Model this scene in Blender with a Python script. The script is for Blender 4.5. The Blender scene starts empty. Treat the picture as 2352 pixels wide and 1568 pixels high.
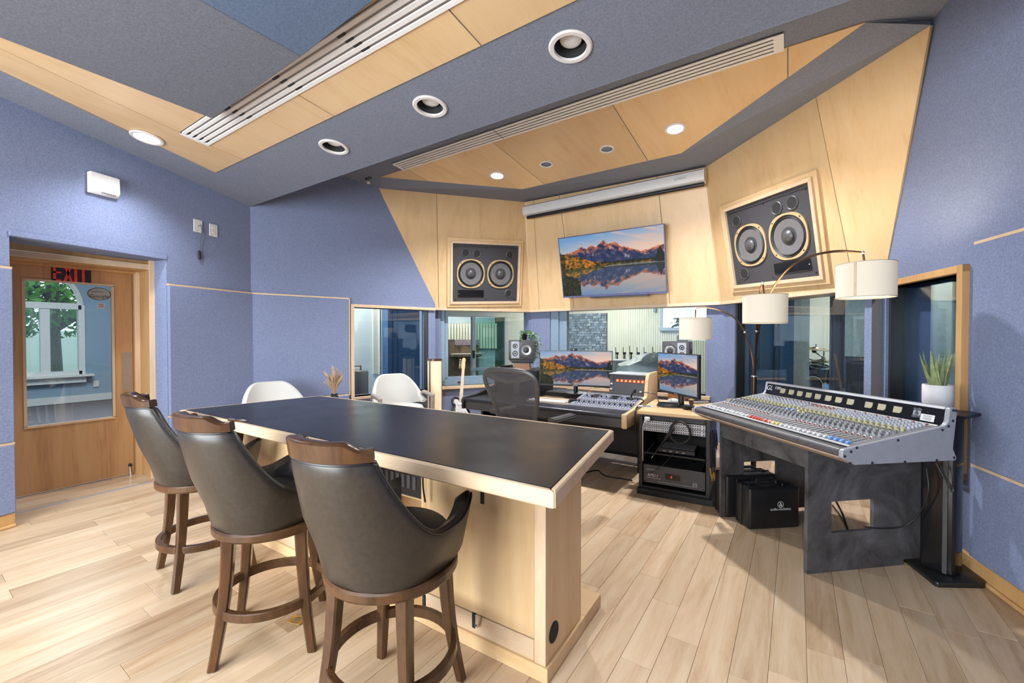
import bpy, bmesh, math, random
import numpy as np
from mathutils import Vector, Matrix, noise as mnoise
random.seed(7)
SC = bpy.context.scene
COL = SC.collection
# ------------------------------------------------------------------ camera, world, lights, exposure
F, YAW, PIT, H = 978.0, math.radians(33.77), math.radians(-0.807), 1.34
cam_d = bpy.data.cameras.new('camera'); cam = bpy.data.objects.new('camera', cam_d); COL.objects.link(cam)
cam_d.sensor_width = 36.0; cam_d.lens = F / 2352 * 36.0; cam_d.clip_start = 0.02; cam_d.clip_end = 200
cam.location = (0, 0, H); cam.rotation_euler = (math.pi/2 + PIT, 0, YAW)
SC.camera = cam
W = bpy.data.worlds.new('world'); SC.world = W; W.use_nodes = True
wn = W.node_tree.nodes['Background']; wn.inputs[0].default_value = (0.75, 0.87, 1.0, 1); wn.inputs[1].default_value = 1.6
SC.view_settings.view_transform = 'Standard'; SC.view_settings.look = 'None'
SC.view_settings.gamma = 1.0; SC.view_settings.use_curve_mapping = False
SC.view_settings.exposure = 0.46
try:
    SC.cycles.max_bounces = 8; SC.cycles.diffuse_bounces = 5; SC.cycles.glossy_bounces = 4; SC.cycles.transmission_bounces = 6
    SC.cycles.sample_clamp_indirect = 6.0; SC.cycles.use_denoising = True
    SC.cycles.caustics_reflective = False; SC.cycles.caustics_refractive = False
except Exception: pass

def area(name, loc, power, size=0.2, color=(1, 0.95, 0.9), rot=(0, 0, 0), spread=180, sy=None):
    l = bpy.data.lights.new(name, 'AREA'); l.energy = power; l.color = color; l.spread = math.radians(spread)
    if sy is None: l.shape = 'DISK'; l.size = size
    else: l.shape = 'RECTANGLE'; l.size = size; l.size_y = sy
    o = bpy.data.objects.new(name, l); COL.objects.link(o); o.location = loc; o.rotation_euler = rot
    return o
def spot(name, loc, power, angle=110, blend=0.6, radius=0.06, color=(0.96, 0.97, 1.0), rot=(0, 0, 0)):
    l = bpy.data.lights.new(name, 'SPOT'); l.energy = power; l.color = color; l.spot_size = math.radians(angle)
    l.spot_blend = blend; l.shadow_soft_size = radius
    o = bpy.data.objects.new(name, l); COL.objects.link(o); o.location = loc; o.rotation_euler = rot
    return o
def point(name, loc, power, radius=0.05, color=(1, 0.85, 0.62)):
    l = bpy.data.lights.new(name, 'POINT'); l.energy = power; l.color = color; l.shadow_soft_size = radius
    o = bpy.data.objects.new(name, l); COL.objects.link(o); o.location = loc
    return o
# ceiling lamps of the control room: the three lit ones in view and one broad added panel for the unseen rear ones
spot('downlight_beam', (-4.255, 1.206, 2.86), 62, 130, 0.8, color=(0.86, 0.91, 1.0))
DL_FRONT_POWER = 260
area('rear_ceiling_fill', (-1.5, -1.2, 2.9), 62, 4.0, (0.94, 0.97, 1.0), sy=1.5)
# broad unseen soft light added behind the camera to brighten the view
area('rear_fill_light', (-2.0, -2.5, 1.45), 270, 3.2, (0.90, 0.96, 1.0), rot=(math.radians(91), 0, 0), sy=1.9)
# lamps of the live rooms beyond the glass
for lx, ly, p in ((-3.6, 8.6, 75), (-6.6, 7.4, 48), (1.2, 8.2, 60), (-6.1, 3.9, 80)):
    area('live_room_lamp', (lx, ly, 2.75), p, 1.2, (1.0, 0.97, 0.92))
area('corridor_lamp', (-8.6, 1.8, 3.3), 150, 2.0, (0.9, 0.95, 1.0))

# ------------------------------------------------------------------ pixel to place helpers (2352 x 1568 frame)
_cy, _sy, _cp, _sp = math.cos(YAW), math.sin(YAW), math.cos(PIT), math.sin(PIT)
FW = Vector((-_sy*_cp, _cy*_cp, _sp)); RT = Vector((_cy, _sy, 0)); UP = RT.cross(FW); CAM = Vector((0, 0, H))
def ray(px, py): return FW + RT*((px-1176)/F) + UP*((784-py)/F)
def at_z(px, py, z): r = ray(px, py); return CAM + r*((z-H)/r.z)
def at_d(px, py, d): return CAM + ray(px, py)*d
def at_x(px, py, x): r = ray(px, py); return CAM + r*(x/r.x)
def at_y(px, py, y): r = ray(px, py); return CAM + r*(y/r.y)
def at_pl(px, py, p0, n): r = ray(px, py); n = Vector(n); return CAM + r*(n.dot(Vector(p0)-CAM)/n.dot(r))
def at_wall(px, py, a, b): return at_pl(px, py, (a[0], a[1], 0), (b[1]-a[1], a[0]-b[0], 0))

# ------------------------------------------------------------------ object helpers
def props(o, label=None, cat=None, group=None, kind=None):
    if label: o['label'] = label
    if cat: o['category'] = cat
    if group: o['group'] = group
    if kind: o['kind'] = kind
    return o
def thing(name, label, cat, loc=(0, 0, 0), rz=0.0, group=None):
    o = bpy.data.objects.new(name, None); COL.objects.link(o); o.empty_display_size = 0.05
    o.matrix_basis = Matrix.Translation(Vector(loc)) @ Matrix.Rotation(rz, 4, 'Z')
    return props(o, label, cat, group)
def M_of(o):
    m = o.matrix_basis.copy()
    while o.parent: o = o.parent; m = o.matrix_basis @ m
    return m
def frame(o, z, x=None):
    """rotation matrix with given z axis and approximate x axis, at o"""
    z = Vector(z).normalized()
    x = Vector(x) if x is not None else (Vector((1, 0, 0)) if abs(z.x) < 0.9 else Vector((0, 1, 0)))
    x = (x - z*x.dot(z)).normalized(); y = z.cross(x)
    m = Matrix((x, y, z)).transposed().to_4x4(); m.translation = Vector(o); return m
class B:
    """collects shapes for ONE mesh object"""
    def __init__(s): s.bm = bmesh.new(); s.T = Matrix.Identity(4)
    def _v(s, p): return s.bm.verts.new(s.T @ Vector(p))
    def poly(s, pts):
        return s.bm.faces.new([s._v(p) for p in pts])
    def box(s, c, d, bevel=0.0, seg=1, rot=None, taper=1.0):
        vs = []
        R = rot if rot is not None else Matrix.Identity(3)
        for dz in (-.5, .5):
            k = taper if dz > 0 else 1.0
            for dx, dy in ((-.5, -.5), (.5, -.5), (.5, .5), (-.5, .5)):
                vs.append(s._v(Vector(c) + R @ Vector((dx*d[0]*k, dy*d[1]*k, dz*d[2]))))
        f = [(3, 2, 1, 0), (4, 5, 6, 7), (0, 1, 5, 4), (1, 2, 6, 5), (2, 3, 7, 6), (3, 0, 4, 7)]
        fs = [s.bm.faces.new([vs[i] for i in q]) for q in f]
        if bevel > 0:
            es = list({e for q in fs for e in q.edges})
            bmesh.ops.bevel(s.bm, geom=es, offset=bevel, segments=seg, affect='EDGES', profile=0.5)
        return s
    def prism(s, pts, vec, bevel=0.0, seg=1):
        """polygon pts extruded by vec"""
        vec = Vector(vec); a = [s._v(p) for p in pts]; b = [s._v(Vector(p)+vec) for p in pts]; n = len(a)
        fs = [s.bm.faces.new(a[::-1]), s.bm.faces.new(b)]
        for i in range(n): fs.append(s.bm.faces.new((a[i], a[(i+1) % n], b[(i+1) % n], b[i])))
        bmesh.ops.recalc_face_normals(s.bm, faces=fs)
        if bevel > 0:
            bmesh.ops.bevel(s.bm, geom=list({e for q in fs for e in q.edges}), offset=bevel, segments=seg, affect='EDGES', profile=0.5)
        return s
    def bar(s, a, b, w, h, up=(0, 0, 1), bevel=0.0):
        a, b = Vector(a), Vector(b); d = b-a; m = frame((a+b)/2, d, up)
        R = m.to_3x3()
        return s.box((a+b)/2, (h, w, d.length), bevel, 1, R)
    def tube(s, pts, r, n=8, caps=True, radii=None, closed=False):
        pts = [Vector(p) for p in pts]; rings = []; N = len(pts); up = None
        for i, p in enumerate(pts):
            if closed: t = pts[(i+1) % N]-pts[i-1]
            else: t = pts[min(i+1, N-1)]-pts[max(i-1, 0)]
            if t.length < 1e-9: t = Vector((0, 0, 1))
            t.normalize()
            if up is None: up = t.orthogonal().normalized()
            up = (up - t*up.dot(t))
            up = up.normalized() if up.length > 1e-6 else t.orthogonal().normalized()
            w = t.cross(up); rr = radii[i] if radii else r
            rings.append([s._v(p + up*math.cos(2*math.pi*k/n)*rr + w*math.sin(2*math.pi*k/n)*rr) for k in range(n)])
        for i in range(N if closed else N-1):
            A, Bq = rings[i], rings[(i+1) % N]
            for k in range(n): s.bm.faces.new((A[k], A[(k+1) % n], Bq[(k+1) % n], Bq[k]))
        if caps and not closed:
            s.bm.faces.new(rings[0][::-1]); s.bm.faces.new(rings[-1])
        return s
    def lathe(s, prof, n=24, m=None, closed_ends=True, sx=1.0, sy=1.0):
        """prof: list of (radius, z) about local z of matrix m"""
        m = m if m is not None else Matrix.Identity(4); rings = []
        for r, z in prof:
            if r < 1e-6: rings.append([s._v(m @ Vector((0, 0, z)))])
            else: rings.append([s._v(m @ Vector((r*sx*math.cos(2*math.pi*k/n), r*sy*math.sin(2*math.pi*k/n), z))) for k in range(n)])
        for A, Bq in zip(rings, rings[1:]):
            for k in range(n):
                q = (k+1) % n
                if len(A) == 1 and len(Bq) == 1: continue
                if len(A) == 1: s.bm.faces.new((A[0], Bq[q], Bq[k]))
                elif len(Bq) == 1: s.bm.faces.new((A[k], A[q], Bq[0]))
                else: s.bm.faces.new((A[k], A[q], Bq[q], Bq[k]))
        return s
    def loft(s, rings, caps=True, closed=True):
        R = [[s._v(p) for p in r] for r in rings]; n = len(R[0])
        for A, Bq in zip(R, R[1:]):
            for k in range(n if closed else n-1):
                s.bm.faces.new((A[k], A[(k+1) % n], Bq[(k+1) % n], Bq[k]))
        if caps and closed:
            s.bm.faces.new(R[0][::-1]); s.bm.faces.new(R[-1])
        return s
    def ell(s, c, r, n=12, m=8, rot=None):
        T0 = s.T; s.T = T0 @ Matrix.Translation(Vector(c)) @ (rot.to_4x4() if rot else Matrix.Identity(4)) @ Matrix.Diagonal((r[0], r[1], r[2], 1))
        s.lathe([(math.sin(math.pi*i/m), -math.cos(math.pi*i/m)) for i in range(m+1)], n); s.T = T0
        return s
    def text(s, body, m, size=0.1, depth=0.001, align='CENTER', font_shear=0.0):
        c = bpy.data.curves.new('t', 'FONT'); c.body = body; c.size = size; c.extrude = depth; c.align_x = align; c.align_y = 'CENTER'; c.shear = font_shear
        c.resolution_u = 3
        o = bpy.data.objects.new('t', c); COL.objects.link(o)
        dg = bpy.context.evaluated_depsgraph_get(); me = bpy.data.meshes.new_from_object(o.evaluated_get(dg))
        me.transform(s.T @ m); s.bm.from_mesh(me)
        bpy.data.objects.remove(o); bpy.data.curves.remove(c); bpy.data.meshes.remove(me)
        return s
    def build(s, name, mat, parent=None, world=False, smooth=35, **kw):
        bmesh.ops.recalc_face_normals(s.bm, faces=s.bm.faces[:]) if kw.pop('recalc', True) else None
        me = bpy.data.meshes.new(name)
        if world and parent is not None: s.bm.transform(M_of(parent).inverted())
        s.bm.to_mesh(me); s.bm.free()
        if mat is not None: me.materials.append(mat)
        if smooth:
            me.polygons.foreach_set('use_smooth', [True]*len(me.polygons))
            me.set_sharp_from_angle(angle=math.radians(smooth))
        o = bpy.data.objects.new(name, me); COL.objects.link(o)
        if parent is not None: o.parent = parent
        return props(o, **kw)
def copy_tree(o, parent=None):
    c = o.copy(); COL.objects.link(c); c.parent = parent
    for ch in list(o.children): copy_tree(ch, c)
    return c
def bez(p0, p1, p2, p3, n=12):
    p0, p1, p2, p3 = map(Vector, (p0, p1, p2, p3)); out = []
    for i in range(n+1):
        t = i/n; u = 1-t; out.append(p0*u**3 + p1*3*u*u*t + p2*3*u*t*t + p3*t**3)
    return out
def spline(pts, n=6):
    """Catmull-Rom through pts"""
    P = [Vector(p) for p in pts]; P = [P[0]*2-P[1]] + P + [P[-1]*2-P[-2]]; out = []
    for i in range(1, len(P)-2):
        a, b, c, d = P[i-1:i+3]
        for k in range(n):
            t = k/n; out.append(0.5*((2*b) + (c-a)*t + (2*a-5*b+4*c-d)*t*t + (3*b-a-3*c+d)*t**3))
    out.append(P[-2]); return out
# ------------------------------------------------------------------ materials
class N:
    def __init__(s, name):
        s.m = bpy.data.materials.new(name); s.m.use_nodes = True; s.t = s.m.node_tree
        s.b = s.t.nodes['Principled BSDF']; s.out = s.t.nodes['Material Output']
    def n(s, typ, **kw):
        d = s.t.nodes.new(typ)
        for k, v in kw.items():
            if k.startswith('i_'):
                k = k[2:]; k = int(k) if k.isdigit() else k.replace('_', ' ')
                d.inputs[k].default_value = v
            else: setattr(d, k, v)
        return d
    def l(s, a, b, oi=0, ii=0):
        s.t.links.new(a.outputs[oi] if hasattr(a, 'outputs') else a, b.inputs[ii] if hasattr(b, 'inputs') else b)
    def ramp(s, fac, stops):
        r = s.n('ShaderNodeValToRGB'); e = r.color_ramp.elements
        while len(e) < len(stops): e.new(0.5)
        for q, (p, c) in zip(e, stops): q.position = p; q.color = (*c, 1)
        s.l(fac, r.inputs[0]); return r
    def coords(s, scale=(1, 1, 1), kind='Object', rot=(0, 0, 0), rnd=0.0):
        tc = s.n('ShaderNodeTexCoord'); mp = s.n('ShaderNodeMapping'); mp.inputs['Scale'].default_value = scale; mp.inputs['Rotation'].default_value = rot
        src = tc.outputs[kind]
        if rnd:
            oi = s.n('ShaderNodeObjectInfo'); mu = s.n('ShaderNodeMath', operation='MULTIPLY'); mu.inputs[1].default_value = rnd
            s.l(oi.outputs['Random'], mu.inputs[0]); ad = s.n('ShaderNodeVectorMath', operation='ADD'); s.l(src, ad.inputs[0]); s.l(mu.outputs[0], ad.inputs[1]); src = ad.outputs[0]
        s.l(src, mp.inputs[0]); return mp.outputs[0]
    def noise(s, vec, scale, detail=4, rough=0.55, dist=0.0):
        q = s.n('ShaderNodeTexNoise'); q.inputs['Scale'].default_value = scale; q.inputs['Detail'].default_value = detail
        q.inputs['Roughness'].default_value = rough; q.inputs['Distortion'].default_value = dist; s.l(vec, q.inputs['Vector']); return q.outputs[0]
    def mix(s, fac, a, b, mode='MIX'):
        q = s.n('ShaderNodeMix', data_type='RGBA', blend_type=mode)
        for v, i in ((fac, 0), (a, 6), (b, 7)):
            if isinstance(v, (int, float)): q.inputs[i].default_value = v
            elif isinstance(v, tuple): q.inputs[i].default_value = (*v, 1)
            else: s.l(v, q.inputs[i])
        return q.outputs[2]
    def bump(s, h, strength=0.2, dist=0.01):
        q = s.n('ShaderNodeBump'); q.inputs['Strength'].default_value = strength; q.inputs['Distance'].default_value = dist
        s.l(h, q.inputs['Height']); s.l(q.outputs[0], s.b.inputs['Normal'])
    def done(s, color=None, rough=0.5, metal=0.0, spec=0.5, emit=None, es=0.0, coat=0.0):
        if color is not None:
            if isinstance(color, tuple): s.b.inputs['Base Color'].default_value = (*color, 1)
            else: s.l(color, s.b.inputs['Base Color'])
        if isinstance(rough, (int, float)): s.b.inputs['Roughness'].default_value = rough
        else: s.l(rough, s.b.inputs['Roughness'])
        s.b.inputs['Metallic'].default_value = metal; s.b.inputs['Specular IOR Level'].default_value = spec
        s.b.inputs['Coat Weight'].default_value = coat
        if emit is not None:
            if isinstance(emit, tuple): s.b.inputs['Emission Color'].default_value = (*emit, 1)
            else: s.l(emit, s.b.inputs['Emission Color'])
            s.b.inputs['Emission Strength'].default_value = es
        return s.m
def plain(name, c, rough=0.5, metal=0.0, var=0.12, scale=25.0, bump=0.0, spec=0.5, coat=0.0):
    s = N(name); v = s.coords((1, 1, 1)); f = s.noise(v, scale, 3)
    lo = tuple(x*(1-var) for x in c); hi = tuple(min(1, x*(1+var)) for x in c)
    r = s.ramp(f, [(0.3, lo), (0.7, hi)])
    if bump: s.bump(f, bump, 0.004)
    return s.done(r.outputs[0], rough, metal, spec, coat=coat)
def glow(name, c, strength, base=(0.8, 0.75, 0.65)):
    s = N(name); return s.done(base, 0.6, emit=c, es=strength)
def fabric(name, c, dark=0.72, light=1.3):
    s = N(name); v = s.coords((1, 1, 1))
    f1 = s.noise(v, 85, 3, 0.7); f2 = s.noise(v, 260, 2, 0.6); f3 = s.noise(v, 1.3, 2)
    k = s.mix(0.45, f1, f2)
    r = s.ramp(k, [(0.33, tuple(x*dark for x in c)), (0.52, c), (0.7, (min(1, c[0]*light*1.06), min(1, c[1]*light), min(1, c[2]*light*0.96)))])
    col = s.mix(0.06, r.outputs[0], f3, 'OVERLAY'); s.bump(k, 0.25, 0.004)
    return s.done(col, 0.95, spec=0.15)
def wood(name, c1, c2, c3=None, scale=(14, 14, 1.3), rough=0.35, rnd=40.0, coat=0.0, ring=2.2, bump=0.03, kind='Object', vary=0.12):
    s = N(name); v = s.coords(scale, kind, rnd=rnd)
    a = s.noise(v, 0.8, 5, 0.6, 1.1); b = s.noise(v, 6.0, 4, 0.65)
    k = s.mix(0.3, a, b)
    st = [(0.25, c2), (0.47, c1), (0.72, c3 or tuple(min(1, x*1.1) for x in c1))]
    col = s.ramp(k, st).outputs[0]
    if vary:
        oi = s.n('ShaderNodeObjectInfo'); hv = s.n('ShaderNodeHueSaturation'); mr = s.n('ShaderNodeMapRange'); mr.inputs[3].default_value = 1-vary; mr.inputs[4].default_value = 1+vary*0.6
        s.l(oi.outputs['Random'], mr.inputs[0]); s.l(mr.outputs[0], hv.inputs['Value']); s.l(col, hv.inputs['Color']); col = hv.outputs[0]
    if bump: s.bump(b, bump, 0.003)
    return s.done(col, rough, coat=coat)
MAT = {}
MAT['blue'] = fabric('blue_fabric', (0.20, 0.238, 0.365))
MAT['bounce_grey'] = fabric('bounce_greyed_ceiling_fabric', (0.20, 0.22, 0.275))  # wall fabric greyed for the ceiling, warm bounce light put into the colour
MAT['tilt_shaded_board'] = fabric('tilt_shaded_board_fabric', (0.10, 0.135, 0.20)); MAT['grey_board'] = fabric('grey_board_fabric', (0.135, 0.14, 0.165))  # second cloud board: shade of its tilt put into the deeper blue
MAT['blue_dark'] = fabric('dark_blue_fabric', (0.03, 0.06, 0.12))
MC = ((0.68, 0.465, 0.245), (0.57, 0.355, 0.16), (0.73, 0.525, 0.30))
MAT['maple_v'] = wood('maple_upright_grain', *MC, scale=(7, 7, 1.0))
MAT['maple_y'] = wood('maple_lengthwise_grain', *MC, scale=(7, 1.0, 7), rough=0.28)
MAT['maple_x'] = wood('maple_crosswise_grain', *MC, scale=(1.0, 7, 7), rough=0.28)
LC = ((0.66, 0.48, 0.31), (0.56, 0.385, 0.225), (0.72, 0.56, 0.385))
MAT['trim_x'] = wood('light_maple_trim', *LC, scale=(2, 12, 12))
MAT['trim_v'] = wood('light_maple_upright_trim', *LC, scale=(12, 12, 2))
MAT['door'] = wood('honey_door_veneer', (0.52, 0.29, 0.125), (0.30, 0.14, 0.05), (0.60, 0.36, 0.17), scale=(9, 9, 0.8), rough=0.4, vary=0.05)
MAT['jamb'] = wood('honey_door_jamb', (0.58, 0.33, 0.13), (0.46, 0.24, 0.09), (0.65, 0.40, 0.18), scale=(16, 16, 1), rough=0.4)
MAT['stool_wood'] = wood('dark_stained_wood', (0.066, 0.029, 0.011), (0.022, 0.010, 0.006), (0.125, 0.056, 0.020), scale=(8, 8, 3), rough=0.25, vary=0.1, bump=0.0)
MAT['leather'] = plain('dark_brown_leather', (0.033, 0.026, 0.020), 0.34, 0, 0.18, 60, 0.05)
MAT['leather_dark'] = plain('black_leather', (0.012, 0.011, 0.012), 0.42, 0, 0.2, 60, 0.05)
MAT['black'] = plain('black_paint', (0.012, 0.012, 0.013), 0.4)
MAT['black_gloss'] = plain('gloss_black', (0.008, 0.008, 0.009), 0.15)
MAT['black_matte'] = plain('matte_black', (0.014, 0.014, 0.015), 0.8)
MAT['charcoal'] = plain('charcoal_board', (0.06, 0.058, 0.062), 0.6, 0, 0.15, 80)
MAT['gunmetal'] = plain('dark_grey_plastic', (0.06, 0.058, 0.06), 0.4)
MAT['grey_metal'] = plain('grey_painted_metal', (0.30, 0.31, 0.34), 0.4, 0.1, 0.05)
MAT['silver'] = plain('brushed_silver', (0.62, 0.62, 0.63), 0.3, 0.9, 0.06)
MAT['chrome'] = plain('bright_chrome', (0.8, 0.8, 0.8), 0.12, 1.0, 0.02)
MAT['white'] = plain('white_plastic', (0.66, 0.66, 0.65), 0.4, 0, 0.03)
MAT['offwhite'] = plain('off_white_enamel', (0.70, 0.66, 0.63), 0.45, 0, 0.03)
MAT['white_fabric'] = plain('cream_white_upholstery', (0.56, 0.545, 0.505), 0.8, 0, 0.04, 200, 0.05)
MAT['grille'] = plain('white_grille_enamel', (0.82, 0.80, 0.77), 0.5, 0, 0.02); MAT['slot'] = plain('grey_slot', (0.30, 0.28, 0.27), 0.6, 0, 0.05)
MAT['cream'] = plain('cream_wall_paint', (0.72, 0.70, 0.58), 0.8, 0, 0.03, 3)
MAT['pale_blue'] = plain('pale_blue_paint', (0.42, 0.50, 0.56), 0.7, 0, 0.05, 3)
MAT['steel_blue'] = plain('steel_blue_frame', (0.22, 0.31, 0.40), 0.45, 0, 0.06)
MAT['brass'] = plain('bronze_tube', (0.10, 0.062, 0.04), 0.3, 0.85, 0.1)
MAT['rubber'] = plain('black_rubber', (0.01, 0.01, 0.01), 0.55)
def glass(name, tint=(0.92, 0.97, 0.97), refl=0.04):
    s = N(name); t = s.n('ShaderNodeBsdfTransparent'); t.inputs[0].default_value = (*tint, 1)
    g = s.n('ShaderNodeBsdfGlossy'); g.inputs['Roughness'].default_value = 0.01; g.inputs[0].default_value = (0.9, 0.95, 1, 1)
    fr = s.n('ShaderNodeLayerWeight'); fr.inputs[0].default_value = 0.18
    mr = s.n('ShaderNodeMapRange'); mr.inputs[3].default_value = refl; mr.inputs[4].default_value = 0.7; s.l(fr.outputs[0], mr.inputs[0])
    m = s.n('ShaderNodeMixShader'); s.l(mr.outputs[0], m.inputs[0]); s.l(t, m, 0, 1); s.l(g, m, 0, 2); s.l(m, s.out); return s.m
MAT['glass'] = glass('studio_glass')
MAT['glass_dark'] = glass('tinted_studio_glass', (0.66, 0.76, 0.82), 0.03)
def floor_mat():
    s = N('hickory_plank'); at = s.n('ShaderNodeAttribute', attribute_name='rnd')
    g = s.n('ShaderNodeNewGeometry'); co = s.n('ShaderNodeCombineXYZ')
    m1 = s.n('ShaderNodeMath', operation='MULTIPLY'); m1.inputs[1].default_value = 37.0; s.l(at.outputs['Fac'], m1.inputs[0])
    for i in range(3): s.l(m1.outputs[0], co.inputs[i])
    ad = s.n('ShaderNodeVectorMath', operation='ADD'); s.l(g.outputs['Position'], ad.inputs[0]); s.l(co.outputs[0], ad.inputs[1])
    mp = s.n('ShaderNodeMapping'); mp.inputs['Scale'].default_value = (9, 0.9, 1); s.l(ad.outputs[0], mp.inputs[0]); v = mp.outputs[0]
    a = s.noise(v, 0.8, 6, 0.62, 2.2); b = s.noise(v, 9.0, 4, 0.7); mp2 = s.n('ShaderNodeMapping'); mp2.inputs['Scale'].default_value = (3.0, 0.7, 1); s.l(ad.outputs[0], mp2.inputs[0]); c = s.noise(mp2.outputs[0], 1.2, 3, 0.5, 1.0)
    k = s.mix(0.22, a, b)
    sap = s.ramp(k, [(0.30, (0.43, 0.285, 0.16)), (0.46, (0.54, 0.385, 0.24)), (0.62, (0.61, 0.46, 0.31))])
    hrt = s.ramp(k, [(0.30, (0.25, 0.14, 0.07)), (0.46, (0.38, 0.24, 0.135)), (0.64, (0.50, 0.35, 0.215))])
    f1 = s.ramp(c, [(0.56, (0, 0, 0)), (0.66, (1, 1, 1))]).outputs[0]
    f2 = s.ramp(at.outputs['Fac'], [(0.55, (0.12, 0.12, 0.12)), (0.95, (0.85, 0.85, 0.85))]).outputs[0]
    fac = s.mix(1.0, f1, f2, 'MULTIPLY'); f3 = s.ramp(at.outputs['Fac'], [(0.60, (0, 0, 0)), (0.97, (0.62, 0.62, 0.62))]).outputs[0]
    fac = s.mix(1.0, fac, f3, 'LIGHTEN'); col = s.mix(fac, sap.outputs[0], hrt.outputs[0])
    hv = s.n('ShaderNodeHueSaturation'); m2 = s.n('ShaderNodeMath', operation='MULTIPLY'); m2.inputs[1].default_value = 7.31; fr = s.n('ShaderNodeMath', operation='FRACT'); s.l(at.outputs['Fac'], m2.inputs[0]); s.l(m2.outputs[0], fr.inputs[0])
    mr = s.n('ShaderNodeMapRange'); mr.inputs[3].default_value = 0.88; mr.inputs[4].default_value = 1.1; s.l(fr.outputs[0], mr.inputs[0]); s.l(mr.outputs[0], hv.inputs['Value']); s.l(col, hv.inputs['Color'])
    s.bump(b, 0.03, 0.002); return s.done(hv.outputs[0], 0.3, spec=0.13)
MAT['floor'] = floor_mat()
MAT['gap'] = plain('dark_joint', (0.20, 0.13, 0.075), 0.9)
# ------------------------------------------------------------------ room shell
V = Vector
def zM(y): return 2.776 + 0.113*(2.337-y)
M_P, M_N = V((-5.068, 2.337, 2.776)), V((0, 0.113, 1))
def atM(px, py, dz=0.0): return at_pl(px, py, M_P+V((0, 0, dz)), M_N)
CL, CR = V((-5.068, 2.337)), V((1.149, 2.337))          # widest corners of the plan
DL = V((math.sin(math.radians(15.9)), math.cos(math.radians(15.9)))); DR = V((-DL.x, DL.y))
LW0 = V((-4.57, 0.5)); LWD = (CL-LW0).normalized()
W_L = V((-4.778, 3.351, 3.334)); W_L2 = V((-4.66, 3.765, 3.308))
W_R = at_wall(2144, 44, CR, CR+DR)
_n = (W_L2-W_L).cross(W_R-W_L).normalized()
# front ceiling: falls 6.3 degrees to the front
C_P = W_L2
_ex = (W_R - W_L2); _k = (_ex.z + 0.11*(_ex.y))/_ex.x
C_N = V((-_k, 0.11, 1))
def atC(px, py, dz=0.0): return at_pl(px, py, C_P+V((0, 0, dz)), C_N)
def zC(x, y): return C_P.z - 0.11*(y-C_P.y) + _k*(x-C_P.x)
def circle(c, z, r, n=24, x=None):
    m = frame(c, z, x); return [m @ V((r*math.cos(2*math.pi*k/n), r*math.sin(2*math.pi*k/n), 0)) for k in range(n)]
def sheet(name, outer, mat, holes=(), th=0.0, parent=None, nrm=(0, 0, -1), smooth=None, **kw):
    """flat polygon with round holes; th extrudes it against nrm"""
    bm = bmesh.new(); es = []
    for loop in [outer]+list(holes):
        vs = [bm.verts.new(p) for p in loop]
        es += [bm.edges.new((vs[i], vs[(i+1) % len(vs)])) for i in range(len(vs))]
    bmesh.ops.triangle_fill(bm, use_beauty=True, use_dissolve=False, edges=es, normal=V(nrm))
    if th:
        g = bmesh.ops.extrude_face_region(bm, geom=bm.faces[:])
        bmesh.ops.translate(bm, verts=[v for v in g['geom'] if isinstance(v, bmesh.types.BMVert)], vec=-V(nrm).normalized()*th)
        bmesh.ops.recalc_face_normals(bm, faces=bm.faces[:])
    b = B(); b.bm.free(); b.bm = bm
    return b.build(name, mat, parent, smooth=smooth, recalc=bool(th), **kw)
class Wall:
    """local frame of an upright wall: s along it, z up, out = away from the room"""
    def __init__(s, a, b, inward):
        s.a = V((a[0], a[1])); d = V((b[0], b[1])) - s.a; s.L = d.length; s.d = d.normalized(); s.n = V((s.d.y, -s.d.x))
        if s.n.dot(V(inward)-s.a) < 0: s.n = -s.n      # n points into the room
    def P(s, t, z, inn=0.0): q = s.a + s.d*t + s.n*inn; return V((q.x, q.y, z))
    def s_of(s, px, py=784, inn=0.0):
        o = s.a + s.n*inn; p = at_wall(px, py, o, o+s.d); return (V((p.x, p.y))-s.a).dot(s.d)
    def sz(s, px, py, inn=0.0):
        o = s.a + s.n*inn; p = at_wall(px, py, o, o+s.d); return ((V((p.x, p.y))-s.a).dot(s.d), p.z)
    def slab(s, b, s0, s1, z0, z1, i0, i1, bevel=0.0):
        pts = [s.P(s0, z0, i0), s.P(s1, z0, i0), s.P(s1, z1, i0), s.P(s0, z1, i0)]
        nv = V((s.n.x, s.n.y, 0))*(i1-i0); return b.prism(pts, nv, bevel)
    def rot(s): return Matrix((V((s.d.x, s.d.y, 0)), V((0, 0, 1)), V((s.n.x, s.n.y, 0)))).transposed()
ROOM = V((-1.9, 2.0))
# floor: slab under single planks
b = B(); b.box((-2.0, 2.6, -0.05), (8.4, 11.6, 0.07)); floor = b.build('floor', MAT['gap'], kind='structure', smooth=None)
# ---------------- ceiling over the rear half (soffit) with its recessed lamps
M_LAMPS = [atM(1310, 107), atM(988, 244), atM(767, 337)]; M_LIT = atM(338, 313)
yb = -2.6; lwx = lambda y: CL.x + (2.337-y)*(-LWD.x/LWD.y)
outer = [V((CL.x, 2.337, zM(2.337))), V((CR.x, 2.337, zM(2.337))), V((CR.x, yb, zM(yb))), V((lwx(yb), yb, zM(yb)))]
ceil = sheet('ceiling', outer, MAT['bounce_grey'], [circle(p, M_N, 0.088) for p in M_LAMPS], kind='structure')
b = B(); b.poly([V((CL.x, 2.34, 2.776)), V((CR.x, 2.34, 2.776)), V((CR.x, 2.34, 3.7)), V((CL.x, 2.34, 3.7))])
b.build('riser', MAT['bounce_grey'], ceil, smooth=None)
dz = -0.006
def Mp(x, y): return V((x, y, zM(y)+dz))
wc = atM(495, 395); w0 = atM(0, 160); wdir = (wc-w0)/(wc.y-w0.y)
def wedge(y): p = wc + wdir*(y-wc.y); return V((p.x, y, zM(y)+dz))
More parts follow.
